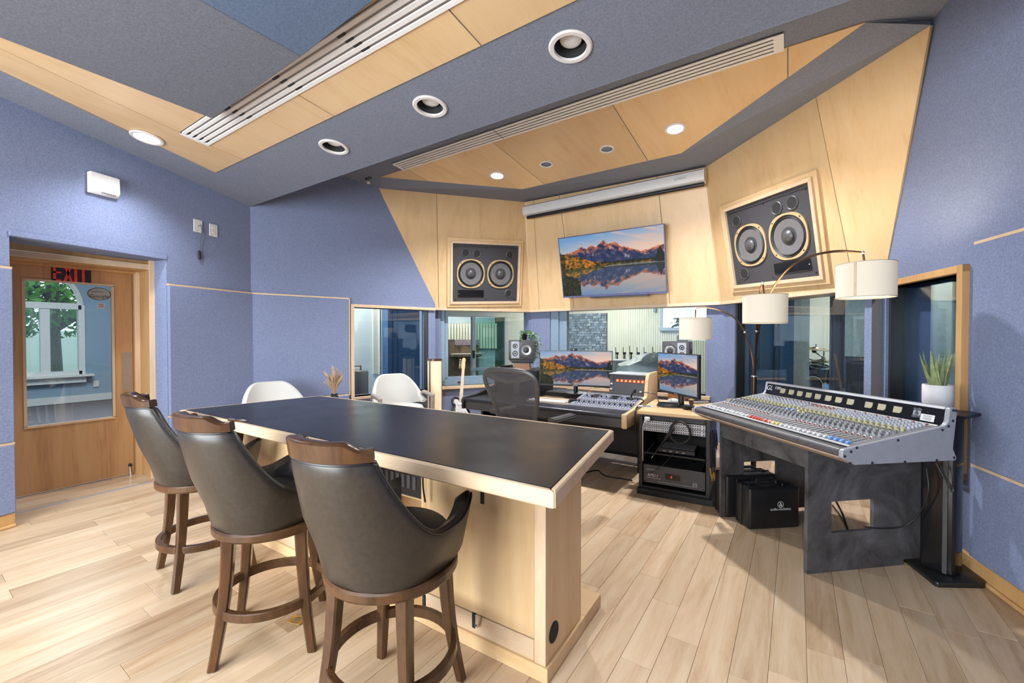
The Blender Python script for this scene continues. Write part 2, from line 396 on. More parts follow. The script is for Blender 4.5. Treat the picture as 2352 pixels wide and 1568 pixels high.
sA = atM(0, 109); gA = V((-3.925, 1.314, 0)); sdir = (gA.x-sA.x)/(gA.y-sA.y)
def sedge(y, o=0.0): return V((gA.x + sdir*(y-gA.y)+o, y, zM(y)+dz))
Y0, Y1 = 1.503, 1.757; g = 0.004
def panel(name, pts, mat, parent, holes=(), th=0.012): return sheet(name, pts, MAT[mat], holes, th, parent, nrm=-M_N)
JX = [-3.925, -2.637, -1.365, -0.09, 1.13]
panel('panel', [wedge(-1.6), wedge(Y1), Mp(JX[0]-g, Y1), Mp(JX[0]-g, 1.314), sedge(1.30, -g), sedge(-1.6, -g)], 'maple_y', ceil, [circle(M_LIT+V((0, 0, dz)), M_N, 0.085)])
panel('panel', [sedge(-1.6, g), sedge(1.306, g), Mp(-2.9, 1.306), Mp(-2.9, -1.6)], 'maple_y', ceil)
for i in range(4):
    panel('panel', [Mp(JX[i]+g, Y0), Mp(JX[i]+g, Y1), Mp(JX[i+1]-g, Y1), Mp(JX[i+1]-g, Y0)], 'maple_y', ceil)
panel('panel', [Mp(-2.9, 1.306), Mp(-0.2, 1.306), Mp(-0.2, 0.6), Mp(-2.9, 0.6)], 'maple_y', ceil)
# hanging cloud of two fabric faced boards
cz = -0.10
c0, c1, c2, c3 = atM(488, 273, cz), atM(691, 132, cz), atM(452, 0, cz), atM(0, 87, cz)
back = 1.9
e1 = (c2-c1).normalized(); e0 = (c3-c0).normalized()
b = B(); b.prism([c0, c1, c1+e1*back, c0+e0*back], (0, 0, 0.075), 0.006); b.build('cloud_board', MAT['grey_board'], ceil, smooth=None)
q0, q1 = at_y(862, 0, c1.y-0.02), None
q1 = c1 + (q0-c1)*1.7; off = V((0.006, 0, 0.0))
b = B(); b.prism([c1+off, q1, q1+e1*back+V((0.3, 0, 0)), c1+off+e1*back], (0, 0, 0.07), 0.006); b.build('cloud_board', MAT['tilt_shaded_board'], ceil, smooth=None)
# ---------------- ceiling over the front half
A_, D_, F2, F1 = atC(873, 405), atC(1988, 49), atC(1565, 350), atC(1200, 433)
FL = [atC(1142, 401), atC(1551, 293)]; FO = [atC(1255, 375), atC(1394, 340)]
ceil2 = sheet('ceiling_front', [V((CL.x, 2.337, zC(CL.x, 2.337))), V((CR.x, 2.337, zC(CR.x, 2.337))), W_R, D_, F2, F1, A_, W_L2], MAT['bounce_grey'], kind='structure')
cd = -0.008
A_, D_, F2, F1 = (p+V((0, 0, cd)) for p in (A_, D_, F2, F1))
cdn = lambda px, py: atC(px, py, cd)
def on(p, q, px0, py0, px1, py1):
    """where the line p-q on the front ceiling meets the joint drawn through two pixels"""
    a, bb = cdn(px0, py0), cdn(px1, py1); d = bb-a; e = q-p
    den = e.x*d.y-e.y*d.x; t = ((a.x-p.x)*d.y-(a.y-p.y)*d.x)/den; return p+e*t
jts = [((935, 389.3), (982, 414.8)), ((1132.1, 326.8), (1250, 422.3)), ((1408, 242), (1487, 367)), ((1809.5, 110), (1809.7, 178.6))]
top = [on(A_, D_, *a, *b_) for a, b_ in jts]; bot = [on(*s_, *a, *b_) for s_, (a, b_) in zip(((A_, F1), (F1, F2), (F1, F2), (F2, D_)), jts)]
gx = V((0.004, 0, 0))
polys = [[A_, top[0]-gx, bot[0]-gx], [top[0]+gx, top[1]-gx, bot[1]-gx, F1, bot[0]+gx], [top[1]+gx, top[2]-gx, bot[2]-gx, bot[1]+gx], [top[2]+gx, top[3]-gx, bot[3]-gx, F2, bot[2]+gx], [top[3]+gx, D_, bot[3]+gx]]
hol = [[], [circle(FL[0]+V((0, 0, cd)), C_N, 0.078)], [circle(p+V((0, 0, cd)), C_N, 0.058, 20) for p in FO], [circle(FL[1]+V((0, 0, cd)), C_N, 0.078)], []]
for p_, h_ in zip(polys, hol): sheet('panel', p_, MAT['maple_y'], h_, 0.012, ceil2, nrm=-C_N)
# ---------------- leaning maple front wall (soffit) and the fabric band over it
zb = 1.72
B0, B1, B2, B3 = V((-4.47, 4.55, zb)), V((-3.57, 5.87, zb)), V((-0.775, 5.74, zb)), V((0.56, 4.40, zb))
PL_ = W_L2.copy(); nL = (B1-B0).cross(PL_-B0).normalized()
P1 = at_pl(1206, 464, B0, nL); nC = (B2-B1).cross(P1-B1).normalized(); P2 = at_pl(1620, 384, B1, nC)
nR = (B3-B2).cross(P2-B2).normalized(); PR = at_pl(2138, 57, B2, nR)
b = B()
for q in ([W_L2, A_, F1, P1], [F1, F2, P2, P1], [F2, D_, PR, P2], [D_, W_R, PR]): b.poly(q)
b.build('fascia', MAT['bounce_grey'], ceil2, smooth=None)
wf = bpy.data.objects.new('wall_front', None); COL.objects.link(wf); wf['kind'] = 'structure'
def toward(n, p):
    return n if n.dot(CAM-p) > 0 else -n
def front_panels(p0, p1, q1, q0, n, cuts, th=0.02):
    """p0-p1 bottom, q0-q1 top; cuts = pixel pairs of the joints"""
    n = toward(n, p0); bs, ts = [p0], [q0]
    for (ax, ay), (bx, by) in cuts:
        a, c = at_pl(ax, ay, p0, n), at_pl(bx, by, p0, n); d = c-a
        def meet(u, v):
            e = v-u; w = n.cross(d); t = (a-u).dot(w)/e.dot(w); return u+e*t
        ts.append(meet(q0, q1)); bs.append(meet(p0, p1))
    bs.append(p1); ts.append(q1); hx = (p1-p0).normalized()*0.003
    for i in range(len(bs)-1):
        b = B(); b.prism([bs[i]+hx, bs[i+1]-hx, ts[i+1]-hx, ts[i]+hx], -n*th, 0.0015); b.build('panel', MAT['maple_v'], wf, smooth=None)
    b = B(); b.poly([p0-n*(th+.002), p1-n*(th+.002), q1-n*(th+.002), q0-n*(th+.002)]); return b
bb1 = front_panels(B0, B1, P1, PL_, nL, [((1003, 445), (1008, 705))]); bb1.build('backing', MAT['gap'], wf, smooth=None)
bb2 = front_panels(B1, B2, P2, P1, nC, [((1227, 500), (1238, 700)), ((1291, 500), (1297, 545)), ((1515, 460), (1520, 510))]); bb2.build('backing', MAT['gap'], wf, smooth=None)
bb3 = front_panels(B2, B3, PR, P2, nR, [((1628, 480), (1652, 680)), ((1877, 240), (1950, 600))]); bb3.build('backing', MAT['gap'], wf, smooth=None)
# light maple edge under the soffit and its underside
oL = [V((p.x, p.y, 0)) for p in (B0, B1, B2, B3)]
out = [V((-0.16, 0.32, 0)), V((-0.16, 0.34, 0)), V((0.16, 0.34, 0)), V((0.16, 0.32, 0))]
b = B()
for i in range(3):
    p, q = (B0, B1, B2, B3)[i:i+2]; po, qo = p+out[i], q+out[i+1]
    b.poly([p, q, qo, po])
b.build('underside', MAT['trim_x'], wf, smooth=None)
for i in range(3):
    p, q = (B0, B1, B2, B3)[i:i+2]; n = toward((nL, nC, nR)[i], p); n = V((n.x, n.y, 0)).normalized()
    b = B(); b.prism([p+V((0, 0, -.006)), q+V((0, 0, -.006)), q+V((0, 0, 0.032)), p+V((0, 0, 0.032))], n*0.012, 0.002); b.build('lower_edge', MAT['trim_x'], wf, smooth=None)
# ---------------- walls
def seg_wall(name, w, s0, s1, top, holes, mat, th=0.22, panels=True):
    """wall slab with rectangular holes (s0,s1,z0,z1) kept in order of s"""
    b = B(); s = s0
    for h in holes:
        if h[0] > s: w.slab(b, s, h[0], 0, top, -th, 0)
        if h[2] > 0: w.slab(b, h[0], h[1], 0, h[2], -th, 0)
        if h[3] < top: w.slab(b, h[0], h[1], h[3], top, -th, 0)
        s = h[1]
    if s < s1: w.slab(b, s, s1, 0, top, -th, 0)
    return b.build(name, mat, kind='structure', smooth=None)
wl = Wall(LW0+LWD*(-3.2), CL, ROOM); sd0, sd1 = wl.s_of(25), wl.s_of(384); wlL = wl.L
wall_left = seg_wall('wall_left', wl, 0, wlL, 3.35, [(sd0, sd1, -1, 2.036)], MAT['blue'], 0.30)
wd = Wall(CL, CL+DL*2.4, ROOM)
sW0, sW1 = wd.s_of(812), wd.s_of(983); zs, zt = 0.545, 1.705
wall_diag = seg_wall('wall_left_front', wd, 0, 2.34, 3.6, [(sW0, sW1, zs, zt)], MAT['blue'], 0.2)
wr = Wall(CR, CR+DR*2.5, ROOM); rW0, rW1 = wr.s_of(2212), wr.s_of(2034)
wall_r = seg_wall('wall_right_front', wr, 0, 2.2, 3.6, [(rW0, rW1, zs, zt)], MAT['blue'], 0.2)
b = B(); b.box((CR.x+0.1, -0.13, 1.8), (0.2, 4.94, 3.6)); b.build('wall_right', MAT['blue'], kind='structure', smooth=None)
b = B(); b.box((-1.5, yb-0.1, 1.8), (6.2, 0.2, 3.6)); b.build('wall_rear', MAT['blue'], kind='structure', smooth=None)
# padded boards and maple strips on the side walls
def board(w, s0, s1, z0, z1, parent, th=0.035):
    b = B(); w.slab(b, s0, s1, z0, z1, 0.001, th, 0.006); b.build('padded_board', MAT['blue'], parent, smooth=None)
def strip(w, s0, s1, z, parent, h=0.016, th=0.03):
    b = B(); w.slab(b, s0, s1, z-h/2, z+h/2, 0.0, th); b.build('maple_strip', MAT['trim_x'], parent, smooth=None)
ZU, ZL = 1.81, 0.587
for s0, s1 in ((0, sd0), (sd1, wlL-0.002)):
    board(wl, s0, s1, ZL+.008, ZU-.008, wall_left); board(wl, s0, s1, 0.10, ZL-.008, wall_left); board(wl, s0, s1, ZU+.008, 2.036, wall_left) if 0 else None
    strip(wl, s0, s1, ZU, wall_left); strip(wl, s0, s1, ZL, wall_left)
sp = wd.s_of(803)-0.004
board(wd, 0.002, sp-0.012, ZL+.008, ZU-.008, wall_diag); board(wd, 0.002, sp-.012, 0.10, ZL-.008, wall_diag)
strip(wd, 0, sp, ZU, wall_diag); strip(wd, 0, sp, ZL, wall_diag)
b = B(); wd.slab(b, sp-.012, sp, ZL, ZU, 0, 0.03); b.build('maple_strip', MAT['trim_v'], wall_diag, smooth=None)
rp = wr.s_of(2231, inn=0.04); zu2, zl2 = wr.sz(2231, 560, 0.04)[1], wr.sz(2231, 1068, 0.04)[1]
board(wr, 0.0, rp, zl2+.008, zu2-.008, wall_r, 0.04); board(wr, 0.0, rp, 0.11, zl2-.008, wall_r, 0.04)
strip(wr, 0, rp, zu2, wall_r, th=0.035); strip(wr, 0, rp, zl2, wall_r, th=0.035)
# baseboards
def baseboard(name, w, s0, s1, h=0.10):
    b = B(); w.slab(b, s0, s1, 0, h, 0.0, 0.022, 0.004); o = b.build(name, MAT['jamb'], kind='structure', smooth=None)
    b = B(); w.slab(b, s0, s1, 0, 0.022, 0.022, 0.04, 0.006); b.build('shoe_moulding', MAT['jamb'], o, smooth=None)
baseboard('baseboard_left', wl, 0, sd0); baseboard('baseboard_left_inner', wl, sd1, wlL-0.02); baseboard('baseboard_left_front', wd, 0.02, 2.3); baseboard('baseboard_right', wr, -0.05, 2.2)
# front walls under the soffit: three bays of studio glass between fabric columns
fb = [(B0, B1), (B1, B2), (B2, B3)]; fw_ = []
OFF = -0.10
for (p, q), nm, ins in zip(fb, ('wall_front_left', 'wall_front_centre', 'wall_front_right'), (((1012, 1214),), ((1263, 1622),), ((1687, 1985),))):
    w = Wall((p.x, p.y), (q.x, q.y), ROOM); w.a = w.a + w.n*OFF
    hs = [(w.s_of(a), w.s_of(c), 0.575, 1.76) for a, c in ins]
    o = seg_wall(nm, w, -0.12, w.L+0.12, 2.0, hs, MAT['blue'], 0.2); fw_.append((w, hs, o))
# ------------------------------------------------------------------ chamfer strips where the maple walls meet
for p, q, nA, nB in ((B1, P1, nL, nC), (B2, P2, nC, nR)):
    nn = (toward(nA, p)+toward(nB, p)).normalized(); sx = (q-p).cross(nn).normalized()*0.035
    b = B(); b.prism([p-sx+nn*.004, p+sx+nn*.004, q+sx+nn*.004, q-sx+nn*.004], -nn*0.03, 0.002); b.build('corner_strip', MAT['maple_v'], wf, smooth=None)
# ------------------------------------------------------------------ floor planks (5 inch boards, running to the front)
PW = 0.1293; rows = []; rp_ = random.Random(11)
def vis_area(x, y0, y1):
    ar = 0
    ym = (y0+y1)/2
    for yy in (y0+.1, ym, y1-.1):
        d = V((x, yy, -H)).dot(FW)
        if d < 0.4: continue
        px = 1176+F*(V((x, yy, -H)).dot(RT))/d; py = 784-F*(V((x, yy, -H)).dot(UP))/d
        if -60 < px < 2412 and 800 < py < 1640: ar += PW*(y1-y0)/d**2
    return ar
k0 = int(math.floor((-5.5-0.045)/PW)); k1 = int(math.ceil((1.3-0.045)/PW))
for k in range(k0, k1):
    x0 = 0.045 + k*PW; y = -2.6 + rp_.random()*-0.8
    while y < 6.3:
        L = rp_.choice([0.45, 0.62, 0.78, 0.95, 1.1, 1.25, 1.4]) + rp_.random()*0.1
        rows.append((vis_area(x0+PW/2, y, y+L), x0, y, min(y+L, 6.3), rp_.random())); y += L
def in_room(x, y):
    lw = -5.45 if -0.2 < y < 1.8 else (lwx(y)-0.05 if y < 2.337 else CL.x+(y-2.337)*0.285-0.05)
    rw = 1.2 if y < 2.337 else 1.2-(y-2.337)*0.285
    return lw-PW < x < rw+PW
rows = [r for r in rows if in_room(r[1], r[2]) or in_room(r[1], r[3])]
rows.sort(key=lambda r: -r[0])
def plank_mesh(lst, name):
    vs, fs, rn = [], [], []; gp = 0.0006
    for _, x, y0, y1, r in lst:
        i = len(vs); z0 = -0.014
        z1 = -0.0004*r
        for z, o in ((z0, gp), (z1-0.0008, gp), (z1, gp+0.0008)):
            vs += [(x+o, y0+o, z), (x+PW-o, y0+o, z), (x+PW-o, y1-o, z), (x+o, y1-o, z)]
        for a in (0, 4):
            for q in range(4): fs.append((i+a+q, i+a+(q+1) % 4, i+a+4+(q+1) % 4, i+a+4+q))
        fs.append((i+8, i+9, i+10, i+11)); rn += [r]*12
    me = bpy.data.meshes.new(name); me.from_pydata(vs, [], fs); me.materials.append(MAT['floor'])
    at = me.attributes.new('rnd', 'FLOAT', 'POINT'); at.data.foreach_set('value', rn)
    o = bpy.data.objects.new(name, me); COL.objects.link(o); o.parent = floor; return o
for r in rows[:298]: plank_mesh([r], 'plank')
props(plank_mesh(rows[298:], 'plank_rest'), kind='stuff')
# ------------------------------------------------------------------ doorway, door and the lobby seen through its glass
DX = -5.32
dy0, dy1 = 0.46, at_x(308, 1088, DX).y
ztop = at_x(150, 612, DX).z
b = B()
g0, g1 = at_x(57, 800, DX).y, at_x(259, 800, DX).y; gz0, gz1 = at_x(160, 969, DX).z, at_x(160, 650, DX).z
def leaf(y0, y1, z0, z1): b.box((DX-0.022, (y0+y1)/2, (z0+z1)/2), (0.045, y1-y0, z1-z0))
leaf(dy0, g0, 0.012, ztop); leaf(g1, dy1, 0.012, ztop); leaf(g0, g1, 0.012, gz0); leaf(g0, g1, gz1, ztop)
door = b.build('door_1', MAT['door'], kind='structure', smooth=None)
b = B()
for (ya, yb_, za, zb_) in ((g0-.012, g0+.006, gz0, gz1), (g1-.006, g1+.012, gz0, gz1), (g0-.012, g1+.012, gz0-.014, gz0+.004), (g0-.012, g1+.012, gz1-.004, gz1+.014)):
    b.box((DX+0.004, (ya+yb_)/2, (za+zb_)/2), (0.014, yb_-ya, zb_-za))
b.build('glazing_bead', MAT['trim_v'], door, smooth=None)
b = B(); b.box((DX-0.02, (g0+g1)/2, (gz0+gz1)/2), (0.006, g1-g0, gz1-gz0)); b.build('pane', MAT['glass'], door, smooth=None)
p0, p1 = at_x(279, 809, DX), at_x(303, 897, DX)
b = B(); b.box((DX+0.002, (p0.y+p1.y)/2, (p0.z+p1.z)/2), (0.003, abs(p1.y-p0.y), abs(p0.z-p1.z)), 0.001)
pp = b.build('push_plate', plain('tan_push_plate', (0.42, 0.33, 0.25), 0.45, 0.5, 0.04), door)
b = B()
for yy in (p0.y+.008, p1.y-.008):
    for zz in (p0.z-.01, (p0.z+p1.z)/2, p1.z+.01): b.ell((DX+.004, yy, zz), (.002, .004, .004), 8, 4)
b.build('screw', MAT['silver'], pp)
# jamb and casing of the doorway
b = B(); yj = dy1+0.004; b.prism([V((DX-.06, yj, 0)), V((DX+.05, yj, 0)), V((DX+.05, yj+.0, 0))+V((.02, .035, 0)), V((DX+.30, at_x(347, 900, DX+.30).y, 0)), V((DX+.30, yj+.24, 0)), V((DX-.06, yj+.24, 0))], (0, 0, 2.05))
fr = b.build('door_frame_1', MAT['jamb'], kind='structure', smooth=None)
b = B(); yc = at_x(345, 900, DX+.30).y; b.box((DX+.31, yc+.035, 1.02), (.022, .075, 2.04), 0.002); b.build('casing', MAT['trim_v'], fr, smooth=None)
b = B(); b.box((DX+.09, 0.95, ztop+.09), (.30, 1.5, .17)); b.build('head_jamb', MAT['jamb'], fr, smooth=None)
b = B(); b.box((DX+.03, 0.92, ztop-.006), (.05, 1.0, .02)); b.build('door_stop_strip', MAT['jamb'], fr, smooth=None)
b = B(); b.box((DX+.29, 0.95, ztop+.035), (.02, 1.3, .05), .004); b.build('head_casing', MAT['trim_x'], fr, smooth=None)
b = B(); t0, t1 = at_z(20, 1183, 0), at_z(330, 1110, 0); b.bar(t0+V((0, 0, .002)), t1+V((0, .05, .002)), 0.022, 0.006, (0, 0, 1), 0.002)
b.build('trim_threshold', MAT['grey_metal'], kind='structure', smooth=None)
# pad over the doorway
b = B(); wl.slab(b, sd0-0.005, sd1+0.004, 2.036, 2.078, 0.001, 0.010, 0.005); b.build('padded_lintel', MAT['blue'], wall_left, smooth=None)
# lobby
b = B(); b.box((-8.9, 1.8, -0.03), (7.0, 8.0, 0.04)); b.build('floor_lobby', plain('lobby_carpet', (0.13, 0.12, 0.14), 0.9), kind='structure', smooth=None)
LX = -12.05
pw = at_x(187, 850, LX); wy1 = pw.y; wz0 = at_x(150, 858, LX).z; ztr = at_x(150, 703, LX).z; wy0 = wy1-2.3; rad = (wy1-wy0)/2
arch = [V((LX, wy0, wz0)), V((LX, wy1, wz0)), V((LX, wy1, ztr))] + [V((LX, wy0+rad+rad*math.cos(a), ztr+rad*0.82*math.sin(a))) for a in [math.pi*i/18 for i in range(1, 18)]] + [V((LX, wy0, ztr))]
lob = sheet('wall_lobby', [V((LX, -2.2, 0)), V((LX, 5.6, 0)), V((LX, 5.6, 3.6)), V((LX, -2.2, 3.6))], plain('lobby_blue_paint', (0.24, 0.33, 0.42), 0.8, 0, 0.04, 2), [arch], 0.15, nrm=(1, 0, 0), kind='structure')
lp = plain('lobby_side_paint', (0.30, 0.36, 0.42), 0.8)
for nm, c_, d_ in (('wall_lobby_side', (-8.9, 5.6, 1.8), (6.6, .1, 3.6)), ('wall_lobby_end', (-8.9, -2.2, 1.8), (6.6, .1, 3.6)), ('ceiling_lobby', (-8.9, 1.7, 3.62), (6.6, 8, .05))):
    b = B(); b.box(c_, d_); b.build(nm, lp, kind='structure', smooth=None)
bw = B(); bw.box((LX+.02, 1.7, .07), (.03, 7.6, .14)); bw.build('baseboard_lobby', MAT['white'], kind='structure', smooth=None)
win = bpy.data.objects.new('window_lobby', None); COL.objects.link(win); win['kind'] = 'structure'
b = B(); b.tube([p+V((.02, 0, 0)) for p in arch[2:]], 0.05, 6); b.build('arched_frame', MAT['white'], win)
b = B()
for y in (wy0, wy1): b.box((LX, y, (wz0+ztr)/2), (.14, .09, ztr-wz0+.05))
b.box((LX, (wy0+wy1)/2, wz0), (.14, 2.3, .1)); b.box((LX, (wy0+wy1)/2, ztr), (.14, 2.3, .12)); b.build('frame', MAT['white'], win, smooth=None)
ym = at_x(103, 800, LX).y
b = B(); b.box((LX, ym, (wz0+ztr)/2), (.1, .13, ztr-wz0)); b.build('meeting_stile', MAT['white'], win, smooth=None)
b = B(); b.box((LX+.1, (wy0+wy1)/2, wz0-.04), (.2, 2.6, .04)); b.box((LX+.06, (wy0+wy1)/2, wz0-.12), (.1, 2.4, .12)); b.build('sill', MAT['white'], win, smooth=None)
b = B(); b.box((LX-.05, (wy0+wy1)/2, (wz0+ztr)/2), (.01, 2.2, ztr-wz0)); b.build('pane', MAT['glass'], win, smooth=None)
q = at_x(221, 881, LX+.02)
b = B(); b.box(q, (.012, .09, .13), .004); o = b.build('wall_outlet', MAT['white']); props(o, 'small white wall outlet low on the lobby wall behind the door glass', 'outlet')
for zz in (.025, -.025): b = B(); b.box(q+V((.008, 0, zz)), (.006, .035, .03), .003); b.build('socket', MAT['offwhite'], o)
# garden: lawn, white fence, tree
b = B(); b.box((-36, 3, -0.35), (46, 60, .1)); b.build('lawn', plain('lawn_green', (0.12, 0.24, 0.06), 0.9, 0, 0.3, 3), kind='structure', smooth=None)
t = thing('vinyl_fence', 'white panel fence behind the tree outside the lobby window', 'fence', (-27, 2.5, -.3))
for i in range(9):
    b = B(); b.box((0, -9+i*2.4, 0.95), (.05, 2.28, 1.8), .01); b.build('panel', MAT['white'], t, smooth=None)
for i in range(10):
    b = B(); b.box((0, -10.2+i*2.4, 1.0), (.13, .13, 2.0), .01); b.build('post', MAT['white'], t, smooth=None)
tp = at_x(117, 845, -17.5); t = thing('maple_tree', 'green leafy tree with grey trunk outside the arched lobby window', 'tree', (tp.x, tp.y, -.3))
b = B(); rt_ = random.Random(3); b.tube([(0, 0, 0), (0.03, .02, 1.0), (-.02, .0, 1.9), (.05, .05, 3.2)], .2, 10, radii=[.26, .2, .19, .12])
for i in range(7):
    a = i*.9; b.tube(spline([(0, 0, 1.5+.2*i), (.6*math.cos(a), .9*math.sin(a), 2.1+.22*i), (1.2*math.cos(a), 2.1*math.sin(a), 2.5+.3*i)], 3), .06, 6, radii=[.08, .075, .07, .06, .05, .04, .03])
b.build('trunk', plain('grey_bark', (0.11, 0.085, 0.07), 0.9, 0, 0.3, 20), t)
lv, lf = [], []
for i in range(5200):
    while True:
        p = V((rt_.uniform(-1, 1), rt_.uniform(-1, 1), rt_.uniform(-1, 1)))
        if 0.25 < p.length < 1 and mnoise.noise(p*2.6) > -0.22: break
    c = V((p.x*2.2, p.y*3.6, 3.5+p.z*2.15)); 
    if c.z < 1.55+0.12*abs(c.y): c.z += 1.0
    n_ = V((rt_.gauss(0, 1), rt_.gauss(0, 1), rt_.gauss(0, 1)+.8)); m = frame(c, n_); s_ = rt_.uniform(.07, .15); k = len(lv)
    lv += [m @ V((0, -s_, 0)), m @ V((s_*.6, 0, s_*.12)), m @ V((0, s_, 0)), m @ V((-s_*.6, 0, s_*.12))]; lf.append((k, k+1, k+2, k+3))
me = bpy.data.meshes.new('foliage'); me.from_pydata(lv, [], lf); me.materials.append(plain('leaf_green', (0.10, 0.27, 0.05), 0.6, 0, 0.5, 2)); o = bpy.data.objects.new('foliage', me); COL.objects.link(o); o.parent = t; o['kind'] = 'stuff'
# ------------------------------------------------------------------ studio windows
def window(name, w, s0, s1, z0, z1, frame_mat, gl='glass', inn=-0.10, bars=()):
    e = bpy.data.objects.new(name, None); COL.objects.link(e); e['kind'] = 'structure'
    b = B(); w.slab(b, s0, s1, z0, z1, inn-.006, inn); b.build('pane', MAT[gl], e, smooth=None)
    return e
def fbox(e, w, s0, s1, z0, z1, i0, i1, mat, nm, bev=.003):
    b = B(); w.slab(b, s0, s1, z0, z1, i0, i1, bev); return b.build(nm, MAT[mat], e, smooth=None)
# left bay window
e = window('window_1', wd, sW0, sW1, zs, zt, None)
so = wd.s_of(804.5)
fbox(e, wd, so, 2.33, zt, zt+.038, -.10, .035, 'trim_x', 'head'); fbox(e, wd, so, 2.33, zs-.034, zs, -.10, .035, 'trim_x', 'sill'); fbox(e, wd, so, sW0, zs-.034, zt+.038, -.10, .036, 'trim_v', 'jamb')
fbox(e, wd, sW0, sW1, zs, zs+.01, -.1, -.08, 'black', 'gasket'); fbox(e, wd, sW1-.015, sW1+.01, zs, zt, -.1, -.0, 'black', 'gasket')
# right bay window
e = window('window_2', wr, rW0, rW1, zs, zt, None, 'glass_dark')
ro = wr.s_of(2225)
fbox(e, wr, ro, 2.2, zt, zt+.045, -.10, .035, 'jamb', 'head'); fbox(e, wr, ro, 2.2, zs-.045, zs, -.10, .035, 'jamb', 'sill'); fbox(e, wr, ro, rW0, zs-.045, zt+.045, -.10, .036, 'jamb', 'jamb')
fbox(e, wr, rW1-.02, rW1+.012, zs, zt, -.12, -.02, 'black', 'gasket')
b = B(); wr.slab(b, rW1+.012, rW1+.22, .2, zt, -.05, .0); b.build('dark_return', MAT['charcoal'], e, smooth=None)
# three front bays
for i, (w, hs, o) in enumerate(fw_):
    s0, s1, z0, z1 = hs[0]; e = window('window_%d' % (i+3), w, s0, s1, z0, 1.74, None, 'glass', -.12)
    fbox(e, w, s0-.06, s1+.06, z0-.045, z0, -.14, .06, 'trim_x', 'sill')
    if i < 2:
        if i == 0:
            fbox(e, w, s0, s0+.07, z0, 1.74, -.11, -.03, 'steel_blue', 'jamb'); fbox(e, w, s0+.07, s0+.13, z0+.07, 1.74, -.11, -.06, 'steel_blue', 'jamb')
            fbox(e, w, s0, s1, z0, z0+.085, -.11, -.03, 'steel_blue', 'rail'); fbox(e, w, s0+.07, s1, z0+.085, z0+.13, -.11, -.06, 'steel_blue', 'rail')
            b = B(); b.box(w.P(w.s_of(1059), z0+.05, -.02), (.10, .02, .012), .004, 1, Matrix.Rotation(math.atan2(w.d.y, w.d.x), 3, 'Z')); b.build('latch', MAT['black'], e)
        else:
            sa = w.s_of(1281); sb = w.s_of(1298); fbox(e, w, s0, sa, z0, 1.74, -.13, -.02, 'steel_blue', 'jamb'); fbox(e, w, sa, sb, z0, 1.74, -.13, -.05, 'steel_blue', 'jamb')
    else:
        fbox(e, w, s0-.01, s0+.012, z0, 1.74, -.13, -.02, 'black', 'gasket')
# ------------------------------------------------------------------ rooms beyond the studio glass
def S(nm): return dict(kind='structure', smooth=None)
b = B(); b.box((-3.0, 9.6, -0.04), (18.5, 11.0, .05)); b.build('floor_live', plain('blue_carpet', (0.16, 0.24, 0.36), .9, 0, .1, 6), kind='structure', smooth=None)
b = B(); b.box((-3.0, 8.6, 3.80), (18.5, 13.0, .05)); b.build('ceiling_live', MAT['cream'], kind='structure', smooth=None)
b = B(); b.box((-3.0, 14.6, 1.5), (18.5, .1, 3.2)); b.build('wall_live_far', MAT['cream'], kind='structure', smooth=None)
for x in (-12.0, 6.0):
    b = B(); b.box((x, 9.6, 1.5), (.1, 10.5, 3.2)); b.build('wall_live_side', MAT['cream'], kind='structure', smooth=None)
def off_wall(base, dist, s0, s1, top, mat, name, th=.08, z0=0.0):
    w = Wall(base.a - base.n*dist, base.a - base.n*dist + base.d, ROOM)
    b = B(); w.slab(b, s0, s1, z0, top, -th, 0); o = b.build(name, MAT[mat], kind='structure', smooth=None); return w, o
def wbox(w, x0, x1, y0, y1, i0, i1, mat, name, parent=None, bev=.003, **kw):
    """box on wall w given by pixel corners"""
    s0, za = w.sz(x0, y0, max(i0, i1)); s1, zb_ = w.sz(x1, y1, max(i0, i1))
    b = B(); w.slab(b, min(s0, s1), max(s0, s1), min(za, zb_), max(za, zb_), i0, i1, bev)
    return b.build(name, MAT[mat] if isinstance(mat, str) else mat, parent, smooth=None, **kw)
# --- centre bay: live room with a lined cream wall
wc_ = fw_[1][0]
w5, ow = off_wall(wc_, 4.2, -2.2, 5.4, 3.0, 'cream', 'wall_live_centre')
for i in range(46):      # upright lining boards of the cream wall
    s = w5.s_of(1398+i*5.2); b = B(); w5.slab(b, s, s+w5.s_of(1401.7+i*5.2)-s, .1, 2.9, 0, .012); b.build('lining_board', MAT['cream'], ow, smooth=None)
# grey split stone absorber
t = thing('stone_panel', 'grey split stone panel on the cream live room wall behind the wide monitor', 'panel', w5.P(w5.s_of(1345), .8, 0))
sa, z1_ = w5.sz(1296, 722); sb, z0_ = w5.sz(1395, 860)
b = B(); w5.slab(b, sa, sb, z0_, z1_, .002, .03); b.build('backing', MAT['gunmetal'], t, world=True, smooth=None)
stm = [plain('split_stone', (0.27, .33, .39), .9, 0, .3, 12), plain('dark_split_stone', (.19, .235, .28), .9, 0, .3, 12), plain('light_split_stone', (.35, .40, .44), .9, 0, .3, 12)]
rs = random.Random(5); nr = 24; hr = (z1_-z0_)/nr; cnt = 0
for r in range(nr):
    s = sa
    while s < sb-.02:
        L = min(rs.uniform(.06, .12)*(sb-sa)/1.0, sb-s); b = B(); w5.slab(b, s+.004, s+L-.004, z0_+r*hr+.003, z0_+(r+1)*hr-.003, .03, .04+rs.random()*.03); o = b.build('stone', stm[rs.choice((0, 0, 1, 1, 2))], t, world=True, smooth=None); s += L; cnt += 1
wn_ = bpy.data.objects.new('window_6', None); COL.objects.link(wn_); wn_['kind'] = 'structure'
wbox(w5, 1521, 1690, 640, 754, .01, .02, glow('blind_daylight', (.86, .92, 1), 0.42, (.8, .8, .8)), 'blind', wn_)
